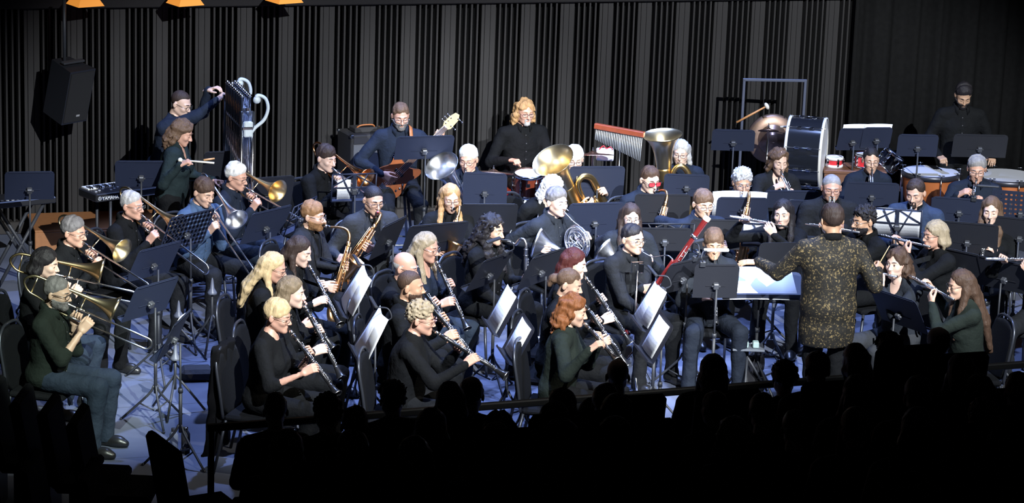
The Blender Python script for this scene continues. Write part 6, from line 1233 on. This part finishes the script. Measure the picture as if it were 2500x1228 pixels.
for k, (x, r, h_, lab) in enumerate(((-0.19, 0.075, 0.075, 'red hand drum with white head beside the bass drum'), (0.12, 0.105, 0.12, 'larger red drum behind the trumpeter with tied hair'))):
    T = thing('hand_drum', lab, 'drum', TR(tp[0] + x, tp[1] - 0.02, tp[2]), 'red hand drums'); drum(T, r, h_, TR(0, 0, h_ / 2 + 0.014), RED, lugs=5, hoop=CHROME if k else mat('hoop_white', (0.8, 0.8, 0.8), 0.4))
    if k == 0: pass
# white electronic box with red cable near the tuba
c = at(1478, 376, 0.95); WBX = thing('snare_case', 'white-topped accessory box with red cable beside the bar chimes', 'box', TR(c[0], c[1] + 0.12, 0)); m = MB(); m.cbox((0, 0, 0.92), (0.17, 0.16, 0.10), 0.01); m.build('box_body', mat('box_white', (0.6, 0.6, 0.62), 0.5), WBX); tri_stand(WBX, 0, 0, 0.87, 0.22, BLACK_METAL); m = MB(); m.tube(catmull([(-0.06, -0.05, 0.98), (-0.02, -0.07, 1.02), (0.01, -0.03, 0.985), (0.05, -0.06, 1.01), (0.07, -0.02, 0.975)], 5), 0.005, 6); m.build('red_cable', RED, WBX)
# keyboards
a = at(235, 484, 0.86); b = at(415, 460, 0.86); dd = b - a; KL = np.linalg.norm(dd); M = basis(a, dd, (0, 0, 1)); KB = thing('electronic_keyboard', 'black electronic keyboard with white maker name on its back', 'keyboard', M); KM = mat('keyboard_black', (0.016, 0.016, 0.018), 0.35); m = MB(); m.cbox((KL / 2, 0.16, -0.005), (KL, 0.32, 0.075), 0.010); m.build('case', KM, KB)
m = MB(); m.box((KL / 2, -0.002, 0.024), (KL * 0.98, 0.004, 0.006)); m.box((KL / 2, -0.002, -0.034), (KL * 0.98, 0.004, 0.005)); m.build('edge_trim', SILVER, KB)
m = MB()
for x in (0.06, KL - 0.06): m.lathe([(0, 0.010), (0.006, 0.010)], 10, caps=True, M=basis((x, -0.001, -0.01), (0, -1, 0), (0, 0, 1)))
m.build('screws', CHROME, KB)
for i in range(int(KL / 0.023) - 3): m = MB(); m.box((0.04 + i * 0.023, 0.255, 0.036), (0.0215, 0.12, 0.014)); m.build('white_key', mat('key_white', (0.75, 0.74, 0.70), 0.35), KB)
for i in range(int(KL / 0.023) - 4):
    if i % 7 not in (2, 6): m = MB(); m.box((0.0515 + i * 0.023, 0.225, 0.046), (0.012, 0.07, 0.016)); m.build('black_key', EBONY, KB)
m = MB()
for i in range(14): m.box((0.05 + (KL - 0.1) * i / 13, 0.09 + 0.03 * (i % 3), 0.036), (0.022, 0.012, 0.008))
m.build('buttons', mat('button_grey', (0.35, 0.36, 0.38), 0.4), KB)
cu_ = bpy.data.curves.new('logo_text', 'FONT'); cu_.body = 'YAMAHA'; cu_.size = 0.052; cu_.extrude = 0.001; to = bpy.data.objects.new('maker_name', cu_); dgm = bpy.context.evaluated_depsgraph_get(); COL.objects.link(to); bpy.context.view_layer.update(); me = bpy.data.meshes.new_from_object(to.evaluated_get(bpy.context.evaluated_depsgraph_get())); bpy.data.objects.remove(to)
me.materials.clear(); LOGO = mat('logo_white', (0.75, 0.76, 0.78), 0.5); me.materials.append(LOGO); mobj('maker_name', me, KB, Matrix(((0.78, 0, 0, 0.062), (0, 0, -1, -0.0025), (0, 0.9, 0, -0.026), (0, 0, 0, 1))))
m = MB(); m.tube([(0.036 + 0.016 * math.cos(t), -0.003, -0.008 + 0.016 * math.sin(t)) for t in np.linspace(0, 2 * PI, 20, endpoint=False)], 0.0016, 5, closed=True)
for k in range(3): t = PI / 2 + k * 2 * PI / 3; m.bar((0.036, -0.003, -0.008), (0.036 + 0.015 * math.cos(t), -0.003, -0.008 + 0.015 * math.sin(t)), 0.0022, 5)
m.build('maker_emblem', LOGO, KB)
for x in (KL * 0.22, KL * 0.82):
    m = MB(); m.bar((x, 0.04, -0.045), (x, 0.04, -0.85), 0.014, 8); m.bar((x, 0.28, -0.045), (x, 0.28, -0.85), 0.014, 8); m.bar((x, 0.04, -0.75), (x, 0.28, -0.75), 0.012, 8); m.build('stand_leg', BLACK_METAL, KB)
a = at(-25, 505, 0.82); b = at(138, 488, 0.82); dd = b - a; KL = np.linalg.norm(dd); M = basis(a, dd, (0, 0, 1)); K2 = thing('dark_keyboard', 'dark keyboard on an X stand at the left edge', 'keyboard', M); m = MB(); m.cbox((KL / 2, 0.15, 0), (KL, 0.30, 0.06), 0.01); m.build('case', KM, K2)
for i in range(int(KL / 0.05)): m = MB(); m.box((0.03 + i * 0.05, 0.03, 0.034), (0.026, 0.016, 0.006)); m.build('button', mat('button_grey', (0, 0, 0)), K2)
for sg in (-1, 1): m = MB(); m.bar((KL / 2 - sg * 0.22, 0.05, -0.03), (KL / 2 + sg * 0.25, 0.05, -0.80), 0.017, 8); m.bar((KL / 2 - sg * 0.22, 0.26, -0.03), (KL / 2 + sg * 0.25, 0.26, -0.80), 0.017, 8); m.build('cross_leg', BLACK_METAL, K2)
# loudspeaker on the wall
c = aty(166, 222, WA[1] - 0.55); SP = thing('hanging_loudspeaker', 'black loudspeaker hung high at the upper left', 'loudspeaker', TR(*c) @ RZ(math.radians(52)) @ Matrix.Rotation(math.radians(14), 4, 'X')); m = MB(); V = [(-0.16, -0.15, -0.27), (0.16, -0.15, -0.27), (0.11, 0.17, -0.27), (-0.11, 0.17, -0.27), (-0.16, -0.15, 0.27), (0.16, -0.15, 0.27), (0.11, 0.17, 0.27), (-0.11, 0.17, 0.27)]; m.add(V, [(3, 2, 1, 0), (4, 5, 6, 7), (0, 1, 5, 4), (1, 2, 6, 5), (2, 3, 7, 6), (3, 0, 4, 7)], smooth=False); m.build('cabinet', mat('speaker_paint', (0.012, 0.013, 0.017), 0.4), SP); m = MB(); m.box((0, -0.156, 0.0), (0.29, 0.01, 0.50)); m.build('grille', mat('speaker_grille', (0.005, 0.005, 0.006), 0.8), SP); m = MB(); m.box((0.02, -0.163, -0.19), (0.04, 0.004, 0.018)); m.build('badge', mat('badge_grey', (0.25, 0.25, 0.26), 0.5), SP); m = MB(); m.cbox((0, 0.0, 0.30), (0.26, 0.05, 0.02), 0.004); m.build('bracket', BLACK_METAL, SP); m = MB(); m.bar((0, 0.0, 0.26), (0, 0.0, 0.9), 0.018, 8); m.build('hanging_pole', BLACK_METAL, SP, SP.matrix_basis.inverted() @ TR(c[0] - 0.03, c[1], c[2]))
# ------------------------------------------------------------------ music stands
def of(k): return PEOPLE[k].who
def sd(k, px, yaw, z=1.0, pre='black music stand before ', **o): return stand(pre + of(k), px, yaw, z, **o)
SH = 'sheet music on the stand before '
sd('t1', (425, 818), 262, 0.98, tilt=24, sheets=((0, 0, 0.23, 0.30, 2, 'sheet music facing the bearded trombonist in olive'),))
sd('t2', (368, 730), 236, 0.98, tilt=26); sd('t3', (376, 638), 234, 0.98, tilt=28); sd('t4', (456, 563), 232, 1.0, kind='perf', tilt=24, pre='perforated black music stand before ')
sd('t6', (650, 548), 232, 1.0, tilt=26); stand('dark music stand behind the white-haired trombonist bell', (650, 470), 205, 1.0, dark=True, tilt=20); stand('dark music stand in front of the tubular bells', (556, 404), 200, 1.15, dark=True, tilt=25, w=0.46)
sd('mallet', (345, 424), 188, 1.15, tilt=28, w=0.46, h=0.30); stand('black music stand before the dark keyboard at far left', (72, 453), 192, 1.18, tilt=30, w=0.42)
sd('t7', (864, 458), 196, 1.05, kind='wire', w=0.40, h=0.26, tilt=10, pre='black wire folding stand before ', sheets=((0.09, -0.02, 0.12, 0.19, 0, 'pale folder on the wire folding stand'),))
sd('s1', (733, 528), 250, 1.0, kind='wire', w=0.46, h=0.28, tilt=20, pre='black wire folding stand beside ')
sd('s2', (948, 580), 248, 1.0, tilt=22, dark=True); sd('s3', (1062, 580), 208, 0.98, tilt=30, dark=True, w=0.56); stand('dark music stand behind the curly black-haired woman', (1192, 532), 188, 1.0, tilt=28, dark=True)
stand('dark blue music stand hiding the drum kit', (1184, 462), 178, 1.0, tilt=12, w=0.40)
sd('bass', (1036, 360), 196, 1.34, tilt=24, w=0.54, h=0.26)
sd('e2', (1456, 446), 190, 1.0, tilt=10, w=0.52, pre='wide dark music stand before '); sd('h2', (1452, 535), 196, 0.98, tilt=16, pre='low dark music stand right of ')
sd('e3', (1676, 452), 180, 1.0, tilt=10, w=0.42, h=0.22); sd('r1', (1616, 508), 186, 0.98, tilt=12, w=0.50, h=0.28, dark=True); sd('h3', (1622, 580), 186, 0.95, tilt=12, w=0.50, h=0.26, dark=True, kind='wire', pre='folding black music stand before ')
stand('black music stand behind the folding stand by the bassoonist', (1622, 584), 186, 0.94, tilt=12, w=0.46, h=0.22, dark=True)
sd('r2', (1812, 508), 184, 1.0, tilt=16, w=0.46, h=0.22, sheets=((0.15, 0.03, 0.24, 0.27, 3, SH + 'the curly grey saxophonist'), (-0.1, 0.04, 0.22, 0.24, -2, 'second sheet before the curly grey saxophonist')))
sd('h4', (1746, 572), 184, 0.96, tilt=8, w=0.44, h=0.28, dark=True)
sd('f1', (1872, 575), 176, 0.96, kind='wire', w=0.42, h=0.22, tilt=14, pre='wire folding stand with white pages before ', sheets=((-0.11, 0.01, 0.21, 0.24, 0, 'left white page on the wire stand of the red-lipped woman'), (0.11, 0.01, 0.21, 0.24, 0, 'right white page on the wire stand of the red-lipped woman')))
sd('p1', (1932, 486), 186, 0.98, tilt=14, w=0.50, h=0.18); sd('r3', (1990, 518), 182, 0.94, tilt=14, w=0.5, h=0.24); sd('p2', (2128, 474), 180, 0.98, tilt=12, w=0.50, h=0.24)
sd('r4', (2190, 545), 172, 0.98, kind='wire', w=0.42, h=0.27, tilt=14, pre='wire folding stand with printed pages before ', sheets=((-0.11, 0.0, 0.21, 0.27, 0, 'left printed page facing the man in blue jacket'), (0.11, 0.0, 0.21, 0.27, 0, 'right printed page facing the man in blue jacket')))
sd('p3', (2342, 512), 172, 0.98, tilt=14, w=0.50, h=0.24, lamp=(-0.12, 1, False, 'unlit lamp clipped above the stand of the grey-haired trumpeter'))
stand('perforated music stand at the right edge', (2492, 512), 168, 1.0, tilt=14, kind='perf'); sd('r5', (2362, 582), 168, 0.98, tilt=20, w=0.52, dark=True); stand('dark music stand by the long straight hair at right', (2490, 572), 162, 1.0, tilt=18, dark=True)
stand('wide dark music stand right of the blonde bob', (2345, 648), 140, 0.95, tilt=28, w=0.46, dark=True); stand('dark music stand at right above the black chair', (2452, 672), 140, 0.95, tilt=28, w=0.46, dark=True)
sd('f4', (2194, 758), 127, 0.90, tilt=30, w=0.52, h=0.34, pre='slanted black music stand before ', sheets=((0.06, 0, 0.40, 0.30, 0, 'pages on the slanted stand beside the conductor'),)); sd('f2', (2100, 672), 140, 0.9, tilt=30, dark=True)
sd('ob', (1748, 686), 186, 1.03, tilt=12, w=0.36, h=0.30, dark=True, lamp=(0.12, 1, True, 'glowing white lamp bar in front of the oboist face'))
# conductor's stands
stand('low flat black stand holding the conductor score', (1858, 698), 6, 0.90, tilt=66, w=0.70, h=0.36, sheets=((-0.06, 0.02, 0.68, 0.42, 0, 'large white conductor score lying open on the stand'),)); stand('dark side stand beyond the conductor score', (1900, 618), 10, 1.0, tilt=-14, w=0.34, h=0.20, dark=True)
# percussion stands
stand('plain black music stand in front of the gong', (1790, 342), 182, 1.12, tilt=14, w=0.42, h=0.23); stand('tall dark music stand with white page by the bass drum', (2082, 340), 190, 1.12, tilt=22, w=0.30, h=0.26, sheets=((-0.04, 0.02, 0.32, 0.30, 0, 'white page sticking out beside the bass drum'),))
stand('dark music stand above the trumpeter with tied black hair', (2140, 336), 190, 1.14, tilt=20, w=0.30, h=0.24, sheets=((0.0, 0.03, 0.28, 0.24, 0, 'white page edge above the tied black hair'),)); stand('bluish music stand in front of the copper timpani', (2240, 355), 184, 1.12, tilt=14, w=0.40, h=0.24); sd('timp', (2392, 356), 184, 1.12, tilt=14, w=0.54, h=0.25, dark=True)
# clarinet stands, pages towards the camera side
for k, px, yaw, z, tl, sh, lp in (
    ('c2', (862, 715), 286, 0.95, 26, ((0, 0.04, 0.25, 0.36, 8, 'upper slanted white page of the left clarinets'), (0.14, 0.05, 0.22, 0.32, -4, 'upper white page farthest from the left clarinets')), (0.1, 1, False, 'gooseneck lamp above the upper left clarinet pages')),
    ('c4', (902, 822), 286, 0.92, 26, ((0, 0.02, 0.26, 0.38, 8, 'lower large white page of the left clarinets'), (0.10, 0.05, 0.22, 0.33, -8, 'tilted white page behind the lower left one')), (0.1, 1, False, 'gooseneck lamp above the lower left clarinet pages')),
    ('c7', (1228, 758), 286, 0.94, 25, ((-0.02, 0.0, 0.26, 0.34, 0, 'grey printed page left of the chair in the middle'),), None),
    ('c8', (1266, 828), 286, 0.88, 25, ((0, 0.0, 0.25, 0.28, 0, 'lower grey printed page before the curly grey woman'),), None),
    ('c9', (1588, 748), 286, 0.95, 25, ((-0.04, 0.0, 0.22, 0.32, 6, 'white page by the bassoonist knee'), (0.06, 0.02, 0.2, 0.32, -5, 'second folded white page by the bassoonist knee')), (0.05, 1, False, 'gooseneck lamp beside the bassoonist')),
    ('c11', (1602, 822), 286, 0.88, 25, ((0, 0.0, 0.25, 0.28, 0, 'grey printed page before the auburn-haired woman'),), None)):
    sd(k, px, yaw, z, tilt=tl, sheets=sh, lamp=lp, dark=True, w=0.36, roll=7)
sd('c5', (1196, 662), 238, 1.0, tilt=30, dark=True, w=0.46, lamp=(-0.1, -1, False, 'gooseneck lamp before the black curly hair')); sd('bc', (1322, 655), 236, 0.95, tilt=26, dark=True, pre='broad black music stand before '); sd('bsn', (1668, 672), 226, 0.95, tilt=26, dark=True, lamp=(-0.05, 1, False, 'gooseneck lamp right of the bassoon bocal'))
# ------------------------------------------------------------------ floor clutter
def peg_stand(label, px, h_):
    c = at(px[0], px[1], h_); r = thing('instrument_peg_stand', label, 'instrument stand', TR(c[0], c[1], 0), 'peg stands on the floor'); m = MB(); m.lathe([(h_ - 0.02, 0.001), (h_ - 0.02, 0.042), (h_ - 0.005, 0.040), (h_ + 0.03, 0.018), (h_ + 0.10, 0.010), (h_ + 0.12, 0.004)], 16, M=AXU); m.build('bell_cone', mat('peg_cone', (0.10, 0.11, 0.14), 0.4), r); tri_stand(r, 0, 0, h_, 0.24, BLACK_METAL)
peg_stand('trombone peg stand in front of the young man in blue', (518, 712), 0.52); peg_stand('trombone peg stand before the grey-haired trombonist', (436, 768), 0.42); peg_stand('peg stand between the front left music stands', (428, 872), 0.46)
c = at(1836, 952, 0.0); BG = thing('leather_bag', 'shiny black leather bag on the floor beside the conductor', 'bag', TR(c[0], c[1], 0) @ RZ(0.2)); s = SDF((-0.16, -0.12, -0.01), (0.16, 0.12, 0.36), 0.012); x, y, z = s.grid(); ww = 0.11 - 0.10 * z; dd_ = 0.075 - 0.16 * z; s.F = np.maximum(np.maximum(np.abs(x) - (0.10 - 0.07 * z), np.abs(y) - np.maximum(0.08 - 0.2 * z, 0.012)), np.maximum(z - 0.30, 0.002 - z)).astype(np.float32); s.noise(0.010, 30, 5); V, Q = s.extract(); mobj('bag_body', mesh_np('bag_body', V, Q, mat('patent_leather', (0.012, 0.012, 0.014), 0.18, coat=0.5)), BG)
for sg in (-1, 1): m = MB(); m.tube(catmull([(-0.06, sg * 0.02, 0.27), (-0.05, sg * 0.03, 0.38), (0.05, sg * 0.03, 0.38), (0.06, sg * 0.02, 0.27)], 5), 0.006, 6); m.build('handle', mat('patent_leather', (0, 0, 0)), BG)
c = at(1826, 842, 0.42); TB = thing('small_side_table', 'small low black side table beside the oboist', 'table', TR(c[0], c[1], 0)); m = MB(); m.cbox((0, 0, 0.40), (0.26, 0.20, 0.018), 0.004); m.build('table_top', mat('table_grey', (0.09, 0.10, 0.12), 0.5), TB); tri_stand(TB, 0, 0, 0.39, 0.2, BLACK_METAL)
for k, (x, sx, lab) in enumerate(((-0.05, 0.10, 'pale green reed box on the small side table'), (0.06, 0.05, 'narrow pale box on the small side table'))): bx = MB(); bx.cbox((0, 0, 0), (sx, 0.07, 0.05), 0.006); tag(bx.build('reed_box', mat('box_sage', (0.25, 0.33, 0.32), 0.5), None, TR(c[0] + x, c[1] - 0.03, 0.436)), lab, 'box')
c = at(1556, 655, 1.02); MS = thing('chrome_bracket_stand', 'thin chrome stand with bracket in front of the bassoonist', 'microphone stand', TR(c[0], c[1], 0) @ RZ(0.3)); tri_stand(MS, 0, 0, 1.0, 0.22); m = MB(); m.cbox((0.03, 0, 1.02), (0.045, 0.03, 0.08), 0.006); m.cbox((-0.05, 0, 1.03), (0.004, 0.03, 0.09), 0.001); m.cbox((0.0, 0, 1.07), (0.10, 0.02, 0.006), 0.001); m.build('bracket', CHROME, MS)
c = at(424, 1108, 0.0)
for k, (x, mt_, lab) in enumerate(((0, mat('clear_bottle', (0.25, 0.28, 0.33), 0.15, alpha=0.6), 'clear water bottle on the floor by front left stand'), (0.085, RUBBER, 'black water bottle beside the clear one'))):
    B_ = thing('water_bottle', lab, 'bottle', TR(c[0] + x, c[1] + 0.03 * k, 0)); m = MB(); m.lathe([(0.001, 0.001), (0.001, 0.032), (0.15, 0.034), (0.175, 0.020), (0.18, 0.016)], 16, M=AXU); m.build('bottle_body', mt_, B_); m = MB(); m.lathe([(0.178, 0.019), (0.20, 0.019), (0.201, 0.001)], 14, M=AXU); m.build('cap', CHROME if k else RUBBER, B_)
c = at(480, 925, 0.0); cs = MB(); cs.cbox((0, 0, 0.05), (0.26, 0.2, 0.1), 0.03); tag(cs.build('folded_bag', mat('bag_cloth', (0.02, 0.02, 0.024), 0.9, 0, 0.3, 30, 0.6, 30), None, TR(c[0], c[1], 0) @ RZ(0.2)), 'dark soft bag lying under the front left stands', 'bag')
c = at(500, 660, 0.0); 
cc = MB(); p0 = at(1860, 905, 0.008); cc.tube(catmull([at(*q, 0.008) for q in ((1770, 850), (1830, 880), (1880, 860), (1900, 900), (1850, 925), (1905, 935))], 6), 0.006, 6); tag(cc.build('floor_cable', RUBBER), 'black cable snaking on the floor beside the leather bag', 'cable')
cc = MB(); cc.tube(catmull([at(*q, 0.008) for q in ((60, 640), (130, 655), (170, 680), (120, 700), (60, 712))], 6), 0.007, 6); tag(cc.build('floor_cable', RUBBER), 'black cable on the dark floor at far left', 'cable')
# coat over the front-left chair
P = PEOPLE['c4']; s = SDF((-0.30, 0.10, 0.05), (0.30, 0.45, 0.98), 0.016); x, y, z = s.grid(); s.F = np.maximum(np.abs(x) - (0.185 + 0.015 * np.sin(z * 9)), np.maximum(np.abs(y - 0.285 - 0.06 * (0.95 - z) - 0.012 * np.sin(x * 45)) - 0.035, np.maximum(z - 0.935, 0.12 - z))).astype(np.float32); s.noise(0.008, 26, 8); V, Q = s.extract(); co = mobj('draped_coat', mesh_np('draped_coat', V, Q, mat('coat_black_wool', (0.004, 0.004, 0.005), 0.95, spec=0.1)), None, P.M @ TR(0, 0.04, 0)); tag(co, 'black coat draped over the chair of the short-haired blonde woman', 'coat')
# ------------------------------------------------------------------ audience in silhouette
AUDC = {}
AC = [mat('audience_cloth_a', (0.012, 0.012, 0.013), 0.9), mat('audience_cloth_b', (0.016, 0.013, 0.013), 0.9), mat('audience_cloth_c', (0.010, 0.012, 0.015), 0.9)]
def aud_meshes(style, k):
    if (style, k) in AUDC: return AUDC[(style, k)]
    s = SDF((-0.33, -0.2, 0.0), (0.33, 0.3, 0.72), 0.024)
    s.ell((0, 0.02, 0.08), (0.19, 0.14, 0.15), 0); s.ell((0, 0.03, 0.30), (0.20, 0.125, 0.2), 0.06); s.cone((-0.17, 0.03, 0.45), (0.17, 0.03, 0.45), 0.065, None, 0.06); s.cone((0, 0.03, 0.5), (-0.1, 0.03, 0.47), 0.05, None, 0.05); s.cone((0, 0.03, 0.5), (0.1, 0.03, 0.47), 0.05, None, 0.05)
    for a in (-1, 1): s.cone((a * 0.20, 0.03, 0.43), (a * 0.245, 0.0, 0.18), 0.055, 0.05, 0.03); s.cone((a * 0.245, 0.0, 0.18), (a * 0.12, -0.18, 0.10), 0.048, 0.04, 0.03)
    s.noise(0.004, 30, k); g = mesh_np('jacket', *s.extract(), AC[k % 3])
    v = (1.0, 1.0, 1.0, False) if k % 2 else (0.95, 0.88, 0.9, True); V, Q = head_mesh(v, 0.0085); body_s = SDF((-0.3, -0.2, 0), (0.3, 0.3, 0.7), 0.03); body_s.ell((0, 0.03, 0.28), (0.17, 0.1, 0.24), 0); body_s.cone((0, 0.03, 0.45), (0, 0.02, 0.6), 0.06, 0.05, 0.03); V2, Q2 = body_s.extract()
    b = mesh_np('body', np.vstack([V + np.array([0, -0.01, 0.66]), V2]), np.vstack([Q, Q2 + len(V)]), mat('audience_skin', (0.25, 0.16, 0.12), 0.6)); hv, hq = hair_mesh(style, v, 0.009, k % 3); hh = mesh_np('hair', hv + np.array([0, -0.01, 0.66]), hq, hair_m(['darkbrown', 'black', 'brown'][k % 3]))
    AUDC[(style, k)] = (b, g, hh); return AUDC[(style, k)]
seatm = {}
def seat_meshes():
    if not seatm:
        m = MB(); m.cbox((0, 0.0, 0.43), (0.48, 0.44, 0.07), 0.02); seatm['seat'] = m.mesh('seat', PADDED); m = MB(); m.cbox((0, 0, 0), (0.48, 0.075, 0.54), 0.025, M=TR(0, 0.26, 0.69) @ Matrix.Rotation(math.radians(-10), 4, 'X')); seatm['backrest'] = m.mesh('backrest', PADDED); m = MB(); m.cbox((0, 0.10, 0.20), (0.40, 0.06, 0.40), 0.01); seatm['pedestal'] = m.mesh('pedestal', BLACK_METAL)
    return seatm
RLN = nrm(RD[:2]); RNN = np.array([RLN[1], -RLN[0]])
def row_point(px, k):
    """the sight line of the pixel meets the vertical plane of seat row k"""
    d = ray(*px); n = np.array([EY[0], EY[1], 0]); o = S2W(0, -0.68 - 0.87 * k); t = (n @ (o - CPOS)) / (n @ d); return CPOS + d * t
AP = [((672, 1003), 0, 'short', 'below the short-haired blonde clarinettist'), ((958, 975), 0, 'curly', 'below the brown-haired clarinettist with goatee'), ((1098, 978), 0, 'bob', 'below the curly grey clarinettist'), ((1150, 965), 0, 'short', 'just right of the curly grey woman hip'), ((1508, 918), 0, 'crop', 'below the auburn-haired clarinettist hand'), ((1372, 1000), 0, 'full', 'below the auburn-haired clarinettist chair'), ((1740, 905), 0, 'long', 'with long hair below the oboist'), ((1915, 925), 0, 'curly', 'below the conductor left hip'), ((1995, 905), 0, 'full', 'directly behind the conductor legs'), ((2088, 880), 0, 'bob', 'behind the conductor right leg'), ((2170, 858), 0, 'curly', 'below the wavy-haired piccolo player'), ((2290, 845), 0, 'full', 'below the very long dark hair'), ((2345, 905), 0, 'long', 'left of the black chair at right'),
      ((800, 1010), 1, 'curly', 'right of the first round head'), ((866, 1040), 1, 'short', 'in the gap left of centre'), ((1052, 1045), 1, 'bob', 'with bobbed hair in the second row'), ((1218, 1055), 1, 'wavy', 'with long wide hair near the centre'), ((1352, 1035), 1, 'short', 'below the auburn woman chair legs'), ((1478, 985), 1, 'full', 'left of the rail right half'), ((1505, 1012), 1, 'bob', 'with tall hair near the rail'), ((1745, 1000), 1, 'short', 'in front of the long-haired silhouette'), ((1860, 1010), 1, 'full', 'low before the conductor'), ((2090, 960), 1, 'long', 'with broad hair behind the conductor'), ((2240, 970), 1, 'full', 'in the second row at right'), ((2390, 960), 1, 'bob', 'in the second row at the right edge'),
      ((700, 1100), 2, 'bob', None), ((860, 1110), 2, 'full', None), ((1010, 1115), 2, 'long', None), ((1210, 1090), 2, 'long', None), ((1370, 1085), 2, 'full', None), ((1500, 1075), 2, 'bob', None), ((1620, 1080), 2, 'full', None), ((1790, 1070), 2, 'wavy', None), ((1940, 1050), 2, 'short', None), ((2090, 1050), 2, 'full', None), ((2240, 1050), 2, 'bob', None), ((2400, 1030), 2, 'curly', None), ((2485, 960), 1, 'full', 'at the far right edge of the second row')]
ORD = ['first', 'second', 'third', 'fourth', 'fifth', 'sixth', 'seventh', 'eighth', 'ninth', 'tenth', 'eleventh', 'twelfth', 'thirteenth', 'fourteenth']; RANK = {}
AP.sort(key=lambda q: q[0][1]); ROWS = {}
for i, (px, k, st, lab) in enumerate(AP):
    while any(abs(row_point(px, k)[0] - q) < 0.43 for q in ROWS.get(k, [])) and k < 5: k += 1
    ROWS.setdefault(k, []).append(row_point(px, k)[0])
    if lab is None: lab = 'in the dark %s row, %s from the left' % (ORD[k], ORD[min(13, RANK.get(k, 0))]); RANK[k] = RANK.get(k, 0) + 1
    c = row_point(px, k); b, g, hh = aud_meshes(st, i % 4); base = c[2] - 0.66; M = TR(c[0], c[1], base) @ RZ(PI + STAGE_ANG * 0.5 + WOBBLE.uniform(-0.25, 0.25))
    r = thing('audience_member', 'dark audience silhouette ' + lab, 'person', M, 'audience seen from behind')
    mobj('body', b, r); mobj('jacket', g, r); mobj('hair', hh, r)
    fl_ = AUD[k]; sr = thing('theatre_seat', 'theatre seat of the audience silhouette ' + lab, 'seat', TR(c[0], c[1], fl_) @ RZ(PI + STAGE_ANG), 'theatre seats'); hs_ = max(0.2, (base + 0.02 - fl_) / 0.47)
    for nm, me in seat_meshes().items(): o = mobj(nm, me, sr); o.scale = (1, 1, 1)
    sr.scale = (1, 1, hs_)
# empty seats at the lower left, tops catching a little light
for i, px in enumerate(((25, 925), (92, 945), (160, 965), (228, 990), (300, 1015), (505, 1062), (60, 1110), (190, 1130), (335, 1150))):
    k = 0 if i < 6 else 1; c = at(px[0], px[1], 0.95 + AUD[k]); fl_ = AUD[k]; ang = math.radians(88 if i != 5 else 120)
    sr = thing('theatre_seat', ('empty dark theatre seat number at lower left').replace(' number', '') + [' nearest the left edge', ', second from the left edge', ', third from the left edge', ', fourth from the left edge', ', below the front music stand', ', beside the rail end', ' in the bottom corner', ' in the bottom row, middle', ' in the bottom row, right'][i], 'seat', TR(c[0], c[1], fl_) @ RZ(ang), 'theatre seats')
    for nm, me in seat_meshes().items(): mobj(nm, me, sr)
